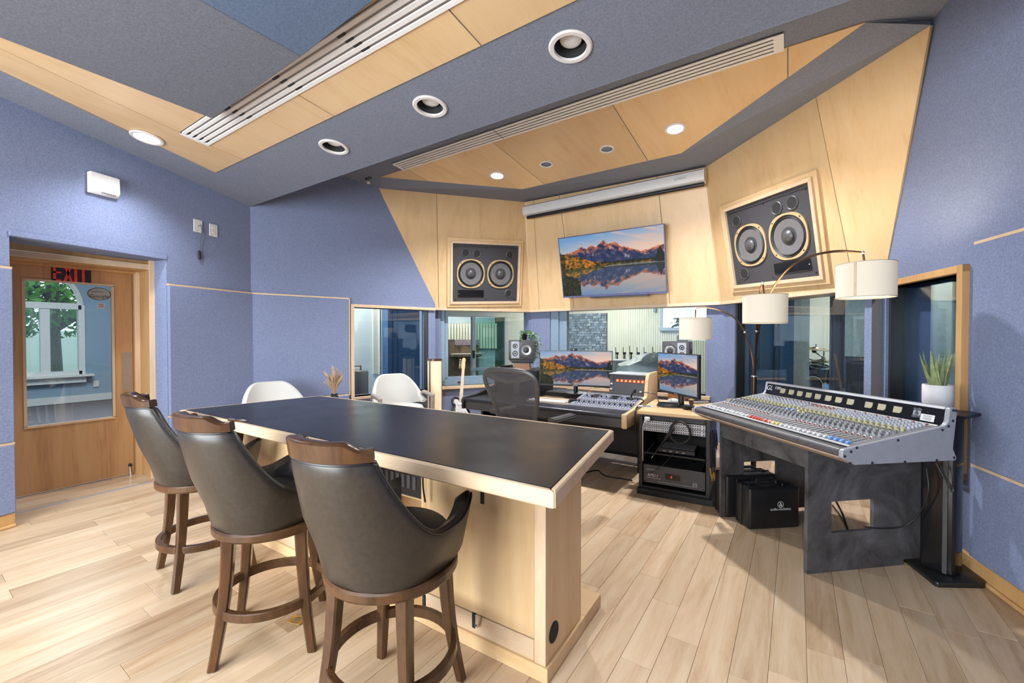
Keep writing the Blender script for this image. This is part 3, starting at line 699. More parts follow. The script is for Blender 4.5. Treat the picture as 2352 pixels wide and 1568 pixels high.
wbox(w5, 1516, 1521, 640, 756, .0, .05, 'pale_blue', 'jamb', wn_); wbox(w5, 1513, 1700, 752, 758, .0, .09, 'pale_blue', 'sill', wn_)
o = wbox(w5, 1501, 1506, 705, 716, .0, .06, 'steel_blue', 'wall_bracket'); props(o, 'small steel blue bracket high on the cream live room wall', 'bracket')
# mic stands in a row on a low shelf
sh = w5
for i, px in enumerate((1418, 1435, 1450, 1467, 1483, 1503)):
    q = at_d(px, 836, 8.0); q.z = 0
    d = 8.0; ztop = at_d(px-2, 797-3*(i == 2), d).z; zc = at_d(px, 811, d).z
    t = thing('mic_stand', ('%s of the six black microphone stands beyond the centre glass' % ('leftmost', 'second from the left', 'third from the left', 'fourth from the left', 'fifth from the left', 'rightmost')[i]), 'mic stand', q, 0, 'microphone stands in the live room')
    b = B(); b.tube([(0, 0, .02), (0, 0, zc)], .012, 6); b.build('lower_tube', MAT['black'], t)
    b = B(); b.tube([(-.02, 0, zc-.25), (-.035, 0, ztop)], .007, 6); b.build('boom', MAT['black'], t)
    b = B(); b.box((-.008, 0, zc), (.06, .03, .04), .006); b.build('clutch', MAT['black'], t)
    b = B(); b.lathe([(0, 0), (.13, 0), (.13, .012), (.03, .03), (0, .03)], 16); b.build('base', MAT['black'], t)
# white cabinet, covered grand piano
q = at_d(1424, 850, 7.4)
t = thing('white_cabinet', 'pale cabinet with open end beside the shrouded piano in the live room', 'cabinet', (q.x, q.y, 0), YAW)
b = B(); b.box((0, 0, .44), (.27, .4, .9), .006); b.build('body', MAT['cream'], t)
b = B(); b.box((0, 0, .905), (.36, .46, .03), .004); b.build('top', MAT['white'], t)
for i in range(4): b = B(); b.box((-.09, -.205, .62+.045*i), (.06, .02, .02)); b.build('handle', MAT['offwhite'], t)
q = at_d(1490, 850, 7.0)
t = thing('covered_piano', 'piano shrouded in a shiny grey cover beyond the centre glass', 'piano', (q.x, q.y, 0), YAW)
cvm = N('grey_cover'); cv = cvm.coords(); cvm.bump(cvm.noise(cv, 6, 3, .6, 1.5), .6, .05); cvm = cvm.done((.42, .46, .48), .38)
b = B(); rr = []
for z, sx_, sy_ in ((.62, .52, .4), (.78, .53, .4), (.86, .50, .36), (.93, .38, .3), (1.0, .28, .22), (1.045, .14, .12)):
    rr.append([V((sx_*math.copysign(abs(math.cos(a))**.7, math.cos(a))+(.1 if z > .9 else 0)+.012*math.sin(9*a), sy_*math.copysign(abs(math.sin(a))**.7, math.sin(a)), z+.01*math.sin(7*a))) for a in [2*math.pi*i/40 for i in range(40)]])
b.loft(rr); b.build('cover', cvm, t)
b = B(); b.box((0, 0, .56), (1.0, .6, .12), .02); b.build('case', MAT['black_gloss'], t)
for x in (-.42, .42): b = B(); b.box((x, 0, .25), (.08, .08, .5), .01); b.build('leg', MAT['black_gloss'], t)
q = at_d(1455, 868, 6.35); b = B(); b.box((q.x, q.y, q.z-.03), (1.3, .3, .04), .006, 1, Matrix.Rotation(YAW, 3, 'Z')); b.box((q.x, q.y, q.z/2-.03), (1.2, .05, q.z-.02), 0, 1, Matrix.Rotation(YAW, 3, 'Z'))
props(b.build('ledge', MAT['white']), 'long white ledge in the live room below the shrouded piano', 'ledge')
# fern on a dark stand behind the near lamp shade
q = at_d(1568, 770, 7.6)
t = thing('potted_fern', 'tall green plant on a dark pillar stand in the live room', 'plant', (q.x, q.y, 0))
b = B(); b.box((0, 0, q.z/2), (.16, .16, q.z), .006); b.build('stand', MAT['stool_wood'], t)
b = B(); rs = random.Random(9)
for i in range(16):
    a = i*2.4; e_ = V((math.cos(a)*.22, math.sin(a)*.22, .14+.02*(i % 9))); pts = bez((0, 0, q.z), (0, 0, q.z+.15), (e_.x*.6, e_.y*.6, q.z+e_.z+.12), (e_.x, e_.y, q.z+e_.z), 8)
    sd = V((-math.sin(a), math.cos(a), 0))
    for p, p2, k in zip(pts[2:], pts[3:], range(7)):
        wdt = .045*math.sin(math.pi*(k+1)/8)+.008; b.poly([p-sd*wdt, p+sd*wdt, p2+sd*wdt*.8, p2-sd*wdt*.8])
b.build('fronds', plain('fern_green', (.10, .19, .11), .6, 0, .3), t, recalc=False, kind='stuff')
# --- left front bay: sliding glazed door, piano behind
wA = fw_[0][0]
w6, o6 = off_wall(wA, 2.3, -2.5, 1.12, 3.0, 'cream', 'wall_booth_left', .06)
bpy.data.objects.remove(o6)
xs0, xs1 = w6.s_of(1020), w6.s_of(1167); b = B(); zt6 = w6.sz(1090, 727)[1]
w6.slab(b, -1.5, xs0, 0, 3, -.08, 0); w6.slab(b, xs1, w6.s_of(1240), 0, 3, -.08, 0); w6.slab(b, xs0, xs1, zt6, 3, -.08, 0); b.build('wall_booth_left', MAT['cream'], kind='structure', smooth=None)
sd_ = bpy.data.objects.new('door_2', None); COL.objects.link(sd_); sd_['kind'] = 'structure'
wbox(w6, 1085, 1093, 727, 960, -.03, .02, 'white', 'stile', sd_); wbox(w6, 1160, 1167, 727, 960, -.03, .02, 'white', 'stile', sd_); wbox(w6, 1082, 1086, 727, 960, -.06, -.02, 'pale_blue', 'stile', sd_)
wbox(w6, 1020, 1167, 724, 729, -.03, .02, 'white', 'head', sd_); wbox(w6, 1083, 1167, 845, 849, -.03, .03, 'pale_blue', 'rail', sd_)
wbox(w6, 1093, 1160, 729, 960, -.02, -.01, glass('green_glass', (.62, .82, .78), .08), 'pane', sd_)
wbox(w6, 1085.5, 1087, 804, 821, .02, .05, 'black', 'handle', sd_); wbox(w6, 1089, 1091, 805, 822, .02, .05, 'black', 'handle', sd_)
w7, _o = off_wall(wA, 4.4, -3.5, 2.6, 3.0, 'pale_blue', 'wall_piano_room', .06)
t = thing('slat_absorber', 'cream upright slat absorber on the wall behind the upright piano', 'panel', w7.P(w7.s_of(1070), 1.0))
for i in range(17):
    wbox(w7, 1028+i*6.6, 1032.6+i*6.6, 743, 812, .0, .06, 'cream', 'slat', t) if 0 else None
    s0, z1_ = w7.sz(1028+i*6.6, 743); s1, z0_ = w7.sz(1032.8+i*6.6, 800); b = B(); w7.slab(b, s0, s1, z0_, z1_, .03, .10, .004); b.build('slat', MAT['cream'], t, world=True, smooth=None)
s0, z1_ = w7.sz(1027, 742); s1, z0_ = w7.sz(1138, 800); b = B(); w7.slab(b, s0, s1, z0_, z1_, .0, .03); b.build('backing', plain('olive_felt', (.25, .24, .18), .9), t, world=True, smooth=None)
s0, _z = w7.sz(1031, 800, .5); s1, _z = w7.sz(1100, 800, .5); zp = w7.sz(1050, 781, .5)[1]
t = thing('upright_piano', 'dark wooden upright piano with a patterned runner in the far booth', 'piano', w7.P(s0, 0, .3))
pb = plain('worn_piano_wood', (.13, .085, .05), .5, 0, .5, 6)
b = B(); w7.slab(b, s0, s1, .02, zp, .15, .5, .01); b.build('case', pb, t, world=True)
b = B(); w7.slab(b, s0, s1, zp-.40, zp-.34, .5, .72, .006); b.build('keyboard', pb, t, world=True)
b = B(); w7.slab(b, s0+.03, s1, zp-.34, zp-.325, .52, .7); b.build('keys', MAT['offwhite'], t, world=True)
b = B(); w7.slab(b, s0-.02, s0+.12, .02, zp+.02, .12, .6, .006); b.build('side', pb, t, world=True)
rn = N('woven_runner'); rv = rn.coords((20, 20, 9)); rcol = rn.ramp(rn.noise(rv, 2.5, 2, .5, 1), [(.35, (.12, .11, .17)), (.5, (.30, .27, .30)), (.62, (.30, .12, .12)), (.7, (.33, .32, .36))]); rn = rn.done(rcol.outputs[0], .9)
b = B(); w7.slab(b, s0+.08, s1, zp-.13, zp+.012, .16, .515, .006); props(b.build('piano_runner', rn), 'patterned woven runner draped over the upright piano', 'runner')
# --- left bay: pale corridor and a blue door
wd2 = wd
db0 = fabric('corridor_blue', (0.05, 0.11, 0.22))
MAT['corridor'] = plain('pale_corridor_paint', (.70, .77, .76), .7, 0, .03, 3)
w8, _o = off_wall(wd2, 1.75, -0.5, Wall(wd2.a-wd2.n*1.75, wd2.a-wd2.n*1.75+wd2.d, ROOM).s_of(992), 3.0, 'corridor', 'wall_corridor_left', .06)
wbox(w8, 890, 992, 560, 960, 0, .3, db0, 'fabric_return', _o, 0); wbox(w8, 876, 890, 560, 960, 0, .06, plain('pale_green_frame', (.42, .52, .52), .5), 'frame', _o)
wbox(w8, 870, 874, 560, 860, 0, .05, 'white', 'frame', _o); wbox(w8, 856, 870, 560, 858, 0, .02, 'cream', 'lining', _o)
for x in (901, 912): wbox(w8, x, x+1.2, 560, 960, .3, .305, 'black_matte', 'joint', _o, 0)
cpb = plain('bright_blue_rug', (.22, .38, .66), .9)
q0, q1 = at_z(800, 905, 0.02), at_z(860, 888, 0.02)
b = B(); w8.slab(b, -0.2, 1.9, .0, .012, .2, .9); props(b.build('blue_rug', cpb), 'bright blue rug on the corridor floor behind the left bay window', 'rug')
q = at_d(818, 858, 6.2); t = thing('suitcase', 'dark upright case on the corridor floor behind the left bay window', 'case', (q.x, q.y, 0), .3)
b = B(); b.box((0, 0, .48), (.3, .22, .72), .04, 2); b.build('shell', MAT['gunmetal'], t)
b = B(); b.tube([(-.08, 0, .84), (-.08, 0, .9), (.08, 0, .9), (.08, 0, .84)], .012, 6); b.build('handle', MAT['black'], t)
for x in (-.1, .1): b = B(); b.lathe([(0, -.02), (.05, -.02), (.05, .02), (0, .02)], 12, frame((x, 0, .06), (1, 0, 0))); b.build('wheel', MAT['rubber'], t)
# --- right front bay: fabric booth wall, gap to the drum room
wB = fw_[2][0]
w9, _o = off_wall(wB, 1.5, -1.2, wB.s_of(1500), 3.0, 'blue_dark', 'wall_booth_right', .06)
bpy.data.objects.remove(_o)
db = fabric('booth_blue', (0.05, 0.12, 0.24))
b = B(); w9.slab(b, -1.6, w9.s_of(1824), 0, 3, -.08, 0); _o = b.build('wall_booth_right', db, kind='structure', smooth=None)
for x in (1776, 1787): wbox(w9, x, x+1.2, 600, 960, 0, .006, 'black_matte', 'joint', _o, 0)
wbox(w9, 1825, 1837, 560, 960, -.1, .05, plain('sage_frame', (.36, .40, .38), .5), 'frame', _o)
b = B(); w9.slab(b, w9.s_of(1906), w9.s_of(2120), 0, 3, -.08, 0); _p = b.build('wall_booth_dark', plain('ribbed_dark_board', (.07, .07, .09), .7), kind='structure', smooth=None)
for i in range(9): wbox(w9, 1907+i*4.0, 1909.4+i*4, 600, 960, 0, .015, plain('rib', (.10, .10, .13), .6), 'slat', _p, 0)
wbox(w9, 1942, 2010, 600, 821, 0, .03, plain('lamp_reflection_board', (.42, .52, .52), .5), 'panel', _p)  # pale board standing in for a lamp's reflection in the glass
w10, _o = off_wall(wB, 3.4, -0.5, 5.0, 3.0, 'cream', 'wall_drum_room', .06)
wbox(w10, 1780, 1960, 843, 985, 0, .02, cpb, 'dado', _o)
# drum kit
q = at_d(1872, 860, 6.1); t = thing('drum_kit', 'black drum kit with cymbals on chrome stands behind the right front glass', 'drums', (q.x, q.y, 0), YAW)
def L_(px, py, d=6.1):
    return at_d(px, py, d) - V((q.x, q.y, 0))
R_ = Matrix.Rotation(-YAW, 3, 'Z')
def K(px, py, d=6.1): return R_ @ L_(px, py, d)
for (px, py, hw, tl) in ((1873, 801, 36, .12), (1846, 823, 18, .1), (1888, 829, 22, -.06)):
    c = K(px, py); r = hw*6.1/F; m = frame(c, (tl*.5, -.12, 1))
    b = B(); b.lathe([(0, .03), (.03, .028), (.05, .012), (r, 0), (r, -.003), (.05, .006), (0, .02)], 24, m); cy_ = b.build('cymbal', plain('cymbal_bronze', (.30, .25, .16), .35, .9), t)
    b = B(); b.lathe([(0, .03), (.012, .03), (.012, .07), (0, .07)], 8, m); b.build('wing_nut', MAT['chrome'], cy_)
for pts in (((1869, 806), (1892, 822), (1892, 900)), ((1847, 824), (1847, 900)), ((1893, 800), (1892, 822))):
    b = B(); b.tube([K(*p) for p in pts], .011, 8); b.build('stand_tube', MAT['chrome'], t)
b = B(); c = K(1870, 806); b.ell(c, (.03, .03, .03), 8, 6); b.build('tilter', MAT['black'], t); b = B(); b.ell(K(1892, 824), (.03, .03, .03), 8, 6); b.build('clamp', MAT['chrome'], t)
for (px, py, rw, hh, tilt) in ((1838, 845, 14, .20, (-.2, -.3, 1)), (1872, 856, 24, .22, (0, -.25, 1)), (1905, 862, 14, .2, (.2, -.3, 1)), (1850, 885, 20, .3, (0, -1, .1))):
    r = rw*6.1/F; m = frame(K(px, py), tilt)
    b = B(); b.lathe([(0, -hh/2), (r, -hh/2), (r, hh/2), (r*.96, hh/2+.002), (0, hh/2+.002)], 24, m); dr = b.build('drum', MAT['black_gloss'], t)
    for z in (-hh/2, hh/2): b = B(); b.lathe([(r, z-.012), (r+.008, z-.012), (r+.008, z+.012), (r, z+.012)], 24, m); b.build('rim', MAT['chrome'], dr)
b = B(); b.tube([K(1825, 866), K(1915, 868)], .03, 8); b.build('rack_bar', MAT['silver'], t)
for px in (1862, 1893): b = B(); b.tube([K(px, 866), K(px-6, 908), K(px-14, 930)], .015, 6); b.build('stand_leg', MAT['chrome'], t)
# --- right bay: dark booth
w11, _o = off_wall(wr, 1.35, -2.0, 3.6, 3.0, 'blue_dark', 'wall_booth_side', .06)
wbox(w11, 2188, 2226, 560, 815, 0, .03, plain('pale_reflection_panel', (.22, .27, .24), .6), 'panel', _o)  # reflection in the bay glass, put in as a pale strip
b = B(); wr.slab(b, -.6, .62, 0, .80, -.9, -.45, .01); props(b.build('white_crate', MAT['white']), 'white box standing low behind the right bay window', 'box')
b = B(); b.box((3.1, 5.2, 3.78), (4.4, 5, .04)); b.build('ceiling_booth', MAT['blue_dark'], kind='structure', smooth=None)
# ------------------------------------------------------------------ lamps, grilles and fittings of ceiling and walls
def downlight(c, n, r, label, lit=False, power=0, small=False, group=None):
    t = thing('downlight', label, 'downlight', c, 0, group); n = V(n).normalized(); m = frame((0, 0, 0), n)
    b = B(); b.lathe([(r*.84, .002), (r*1.12, .0), (r*1.14, -.005), (r*1.06, -.011), (r*.86, -.010), (r*.84, .002)], 40, m); b.build('trim_ring', MAT['offwhite'], t)
    if lit:
        b = B(); b.lathe([(0, -.006), (r*.84, -.004)], 28, m); b.build('lens', glow('lit_lens', (1.0, .97, .93), 14.0), t)
        b = B(); b.lathe([(r*.86, .0), (r*.84, .04), (0, .045)], 28, m); b.build('baffle', MAT['white'], t)
    else:
        b = B(); b.lathe([(r*.86, -.008), (r*.80, .03), (r*.76, .062)], 36, m); b.build('baffle', MAT['black_matte'], t, recalc=False)
        b = B(); b.lathe([(r*.76, .062), (r*.74, .10), (r*.5, .15), (0, .16)], 36, m); b.build('reflector', MAT['silver'] if not small else MAT['chrome'], t, recalc=False)
        if not small: b = B(); b.lathe([(0, .022), (r*.3, .024), (r*.55, .033), (r*.63, .05), (r*.55, .08), (0, .12)], 28, m); b.build('bulb', plain('frosted_bulb', (.72, .7, .68), .35), t)
        else: b = B(); b.lathe([(0, .09), (r*.3, .092), (r*.34, .11), (0, .12)], 20, m); b.build('bulb', MAT['chrome'], t)
    return t
nm = M_N
grp = None
for p, l in zip(M_LAMPS, ('unlit recessed downlight nearest the camera in the grey ceiling beam', 'unlit recessed downlight in the middle of the grey ceiling beam', 'unlit recessed downlight of the grey ceiling beam furthest to the left')):
    downlight(p, M_N, 0.098, l, group='unlit downlights of the ceiling beam')
downlight(M_LIT+V((0, 0, dz-.003)), M_N, 0.095, 'lit downlight in the maple ceiling board over the door wall', True)
for p, l in zip(FL, ('lit downlight in the front maple ceiling above the left wall speaker', 'lit downlight in the front maple ceiling above the right wall speaker')):
    downlight(p+V((0, 0, cd)), C_N, 0.085, l, True); spot('downlight_beam', tuple(p+V((0, 0, -.05))), DL_FRONT_POWER, 140, .8)
for p, l in zip(FO, ('small unlit downlight in the front maple ceiling, the farther of two', 'small unlit downlight in the front maple ceiling, the nearer of two')):
    downlight(p+V((0, 0, cd)), C_N, 0.068, l, small=True, group='small unlit downlights')
# rear linear air grille: maple ceiling, four slots
t = thing('air_grille', 'long white four slot air grille beside the hanging ceiling board', 'air grille', Mp(-2, 1.40))
gx0, gx1, gy0, gy1 = -3.92, 0.6, 1.314, 1.50; n_ = 4; fw_b = .022; pitch = (gy1-gy0-fw_b)/n_
def gbar(y0, y1, x0, x1, h=.008, m='grille', nm='bar', up=0.0):
    b = B(); p = [Mp(x0, y0), Mp(x1, y0), Mp(x1, y1), Mp(x0, y1)]; b.prism([q+V((0, 0, up)) for q in p], (0, 0, -h)); return b.build(nm, MAT[m], t, world=True, smooth=None)
for i in range(n_+1): gbar(gy0+i*pitch, gy0+i*pitch+fw_b, gx0, gx1)
gbar(gy0, gy1, gx0-.012, gx0+.02, .0085, nm='end_cap')
gbar(gy0, gy1, gx0, gx1, .002, 'slot', 'plenum', .006)
for i in range(n_):
    y0 = gy0+i*pitch+fw_b; b = B(); p = [Mp(gx0+.06, y0), Mp(gx1, y0), Mp(gx1, y0+pitch*.36), Mp(gx0+.06, y0+pitch*.36)]
    b.prism([p[0]+V((0, 0, -.004)), p[1]+V((0, 0, -.004)), p[2]+V((0, 0, .008)), p[3]+V((0, 0, .008))], (0, 0, -.0015)); b.build('vane', MAT['grille'], t, world=True, smooth=None)
    for px, py in ((538, 253), (649, 182), (795, 82)):
        xx = atM(px, py).x+.035*(i-1.2)*.3; gbar(y0, y0+pitch-fw_b, xx-.03, xx+.03, .004, 'black', 'clip', .001)
    gbar(y0, y0+pitch-fw_b, gx0+.03, gx0+.075, .004, 'black', 'clip', .001)
# front linear grille
g0_, g1_, g2_, g3_ = cdn(900, 375.5), cdn(926.8, 390.2), cdn(1801, 114.5), cdn(1800, 74)
t = thing('air_grille', 'slim white linear air grille along the front maple ceiling', 'air grille', (g0_+g2_)/2)
def gp_(u, v): return (g0_*(1-v)+g1_*v)*(1-u) + (g3_*(1-v)+g2_*v)*u
dn = -C_N.normalized()
def gq(v0, v1, u0, u1, h, m, nm, o=0.0):
    b = B(); b.prism([gp_(u0, v0)-dn*o, gp_(u1, v0)-dn*o, gp_(u1, v1)-dn*o, gp_(u0, v1)-dn*o], dn*h); return b.build(nm, MAT[m], t, world=True, smooth=None)
for i in range(5): gq(i*.215, i*.215+.14, 0, 1, .008, 'grille', 'bar')
gq(0, 1, 0, .008, .009, 'grille', 'end_cap'); gq(0, 1, .984, 1, .009, 'grille', 'end_cap'); gq(.02, .98, 0, 1, .001, 'gunmetal', 'plenum', -.001); gq(0, 1, .375, .3765, .0085, 'gunmetal', 'joint')
# sprinkler
q = at_wall(845, 420, CL, CL+DL)+V((.10, 0, -.03)); q = atC(846, 408)
t = thing('sprinkler_head', 'small sprinkler head under the ceiling near the left maple wall', 'sprinkler', q)
b = B(); b.tube([(0, 0, 0), (0, 0, -.05)], .012, 8); b.build('pipe', MAT['chrome'], t)
b = B(); b.lathe([(0, -.05), (.022, -.052), (.018, -.075), (0, -.08)], 12); b.build('deflector', MAT['white'], t)
for s_ in (-1, 1): b = B(); b.box((s_*.035, 0, -.006), (.04, .03, .012), .004, 1, Matrix.Rotation(s_*.5, 3, 'Y')); b.build('escutcheon', MAT['black'], t)
# projector screen case on the centre maple wall
nc = toward(nC, B1).normalized()
a_, c_ = at_pl(1206, 486, B1+nc*.10, nC), at_pl(1620, 403, B1+nc*.10, nC)
t = thing('projector_screen', 'white retracted projector screen case under the front ceiling', 'projector screen', (a_+c_)/2)
ax = (c_-a_).normalized(); upv = V((0, 0, 1)); upv = (upv-ax*upv.dot(ax)).normalized(); fr_ = ax.cross(upv)
if fr_.dot(CAM-a_) < 0: fr_ = -fr_
def xs(p, prof): return [p+fr_*u+upv*v for u, v in prof]
prof = [(-.07, .078), (.02, .078), (.062, .055), (.07, .0), (.052, -.055), (.03, -.068), (-.07, -.068)]
b = B(); b.loft([xs(a_+ax*.012, prof), xs(c_-ax*.012, prof)]); b.build('case', plain('aged_white_case', (.66, .65, .64), .4, 0, .03), t, world=True)
for p in (a_, c_-ax*.014): b = B(); b.loft([xs(p, [(u*1.06, v*1.06) for u, v in prof]), xs(p+ax*.014, [(u*1.06, v*1.06) for u, v in prof])]); b.build('end_cap', MAT['offwhite'], t, world=True)
b = B(); b.tube([a_+ax*.05+fr_*.01-upv*.098, c_-ax*.01+fr_*.01-upv*.098], .024, 12); bar = b.build('bottom_bar', MAT['black'], t, world=True)
b = B(); pm = (a_*.52+c_*.48)+fr_*.02-upv*.135; b.tube([pm+ax*.012*math.cos(x)+upv*.012*math.sin(x) for x in [i*.5 for i in range(13)]], .0025, 5); b.build('pull_ring', MAT['chrome'], bar, world=True)
b = B(); b.text('COAPDS', Matrix.Translation(a_+(c_-a_)*.895+fr_*.071+upv*.0) @ Matrix((ax if ax.dot(RT) > 0 else -ax, upv, fr_)).transposed().to_4x4(), .035, .0004); b.build('maker_mark', MAT['grey_metal'], t, world=True, smooth=None)
# landscape picture shown on the screens
RID = [(0, .72), (.10, .74), (.17, .76), (.205, .79), (.235, .824), (.26, .79), (.285, .773), (.315, .81), (.34, .827), (.36, .80), (.37, .776), (.41, .82), (.44, .86), (.46, .885), (.475, .85), (.50, .81), (.53, .82), (.57, .836), (.60, .79), (.63, .75), (.66, .74), (.70, .717), (.75, .68), (.80, .65), (.84, .655), (.88, .67), (.92, .70), (.945, .712), (.97, .70), (1, .71)]
def lerp_t(t, x):
    for (a, b_), (c, d) in zip(t, t[1:]):
        if x <= c: return b_+(d-b_)*(x-a)/(c-a+1e-9)
    return t[-1][1]
def nz(x, y, s=1.0): return mnoise.noise(V((x*s, y*s, 3.3)))
def scene_col(u, v):
    def mixc(a, b_, k): k = max(0, min(1, k)); return tuple(x*(1-k)+y*k for x, y in zip(a, b_))
    def sky(u, v):
        c = mixc((.98, .84, .76), (.45, .65, .86), (v-.62)*2.6+(.35-u)*.5); cl = nz(u*2, v*7+u*3, 2.2)
        return mixc(c, (1, .80, .72), max(0, cl+.1)*1.3*min(1, u*1.4))
    def land(u, v):
        r = lerp_t(RID, u)+.012*nz(u, 0, 45)+.006*nz(u, 1, 120)
        tl = .50+max(0, .26-u*.62)*(1+.25*nz(u, 5, 30))+.03*abs(nz(u, 2, 40)); 
        if .25 < u < .42: tl = max(tl, .55+.045*nz(u, 7, 22))
        dk = .535+.02*nz(u, 9, 60)
        if u > .91: tl2 = .54+.17*max(0, 1-abs(u-.965)/.045); 
        else: tl2 = 0
        if v < tl2: return mixc((.02, .05, .04), (.05, .10, .06), nz(u, v, 60)+.5)
        if v < tl:
            k = nz(u, v, 34)*.8+nz(u, v, 90)*.5
            if v < .46+.02*nz(u, 3, 20): return mixc((.13, .15, .05), (.42, .30, .10), k+.45)
            base = mixc((.10, .15, .05), (.92, .55, .10), k+.30 + (.28 if .05 < u < .36 else -.1) - max(0, v-.62)*3)
            return base
        if v < dk: return mixc((.03, .07, .05), (.16, .17, .07), nz(u, v, 50)+.4)
        if v < r:
            h = (v-.5)/(r-.5); sh = nz(u+v*.35, v*.6, 26)*.9+nz(u-v*.3, v, 60)*.6
            c = mixc((.10, .16, .33), (.30, .32, .45), sh+.45); c = mixc(c, (.93, .48, .30), (h-.62)*2.4+sh*.9-.05 if h > .45 else 0)
            return mixc(c, (.92, .86, .86), (sh-.35)*2 if h > .35 else 0)
        return sky(u, v)
    shore = .475-.02*u if u < .5 else .478+.012*math.sin((u-.5)*9)
    bank = (.45-.25*u-.7*max(0, u-.3))
    if v >= shore: return land(u, v)
    if u < .45 and v > shore-.085*(1-u/.45)-.01 + .01*nz(u, 4, 30): return mixc((.16, .17, .05), (.46, .40, .13), nz(u, v, 40)+.5)
    if u < .20 and v < .36-.5*u*u*6+.03*nz(u, 6, 30): return mixc((.06, .09, .03), (.30, .30, .10), nz(u*1.8, v*.7, 44)+.35)
    vv = .965-v; c = land(u+.004*nz(u, v, 18), min(.999, vv+.006*nz(u*.4, v*3, 25)))
    c = tuple(x*.80+.02 for x in c)
    if v > .45: c = mixc(c, (.86, .84, .85), (.55 if u > .45 else .15)*(1-abs(v-.465)/.02) if abs(v-.465) < .02 else .12)
    return mixc(c, (.62, .72, .82), .18)
def screen(name, parent, m, w, h, u0, u1, v0, v1, nx, ny, es=0.58):
    vs, fs, cs = [], [], []
    for j in range(ny+1):
        for i in range(nx+1):
            u, v = i/nx, j/ny; vs.append(m @ V(((u-.5)*w, (v-.5)*h, 0)))
            c = scene_col(u0+(u1-u0)*u, v0+(v1-v0)*v); cs += [((x if x > 0 else 0)**2.2) for x in c] + [1.0]
    for j in range(ny):
        for i in range(nx): k = j*(nx+1)+i; fs.append((k, k+1, k+nx+2, k+nx+1))
    me = bpy.data.meshes.new(name); me.from_pydata(vs, [], fs); at = me.color_attributes.new('picture', 'FLOAT_COLOR', 'POINT'); at.data.foreach_set('color', cs)
    if 'screen' not in MAT:
        s = N('backlit_screen'); a = s.n('ShaderNodeAttribute', attribute_name='picture'); MAT['screen'] = s.done((.01, .01, .01), .5, spec=.15, emit=a.outputs['Color'], es=es)
    me.materials.append(MAT['screen']); o = bpy.data.objects.new(name, me); COL.objects.link(o); o.parent = parent
    return o
# wall television, leaning out from the centre maple wall
off = B1+nc*.16
cs_ = [at_pl(px, py, off, nC) for px, py in ((1280, 546), (1524, 515), (1534, 671), (1296, 685))]
ctr = sum(cs_, V())/4; xw = ((cs_[1]-cs_[0])+(cs_[2]-cs_[3])).normalized(); tw = ((cs_[1]-cs_[0]).length+(cs_[2]-cs_[3]).length)/2; th_ = ((cs_[0]-cs_[3]).length+(cs_[1]-cs_[2]).length)/2
print('TV size', tw, th_, [tuple(round(x, 2) for x in c) for c in cs_])
t = thing('wall_television', 'flat television on the maple front wall showing mountains above a lake', 'television', ctr)
m = frame((0, 0, 0), nc, xw)
b = B(); b.T = m; b.box((0, 0, -.02), (tw, th_, .035), .004); b.build('housing', MAT['black'], t)
b = B(); b.T = m; b.box((.06*tw, -th_/2-.012, -.015), (.55*tw, .03, .03), .004); b.build('sound_bar', MAT['gunmetal'], t)
bz = plain('blue_grey_bezel', (.10, .10, .22), .3)
for (x, y, a, c) in ((0, th_/2-.005, tw, .012), (0, -th_/2+.008, tw, .02), (-tw/2+.005, 0, .012, th_), (tw/2-.005, 0, .012, th_)): b = B(); b.T = m; b.box((x, y, 0), (a, c, .012), .002); b.build('bezel', bz, t)
screen('display', t, m @ Matrix.Translation((0, .006, .0025)), tw-.018, th_-.032, 0, 1, 0, 1, 170, 100)
b = B(); b.T = m; b.box((0, 0, -.085), (.4, .3, .10), .01); b.build('wall_mount', MAT['black'], t)
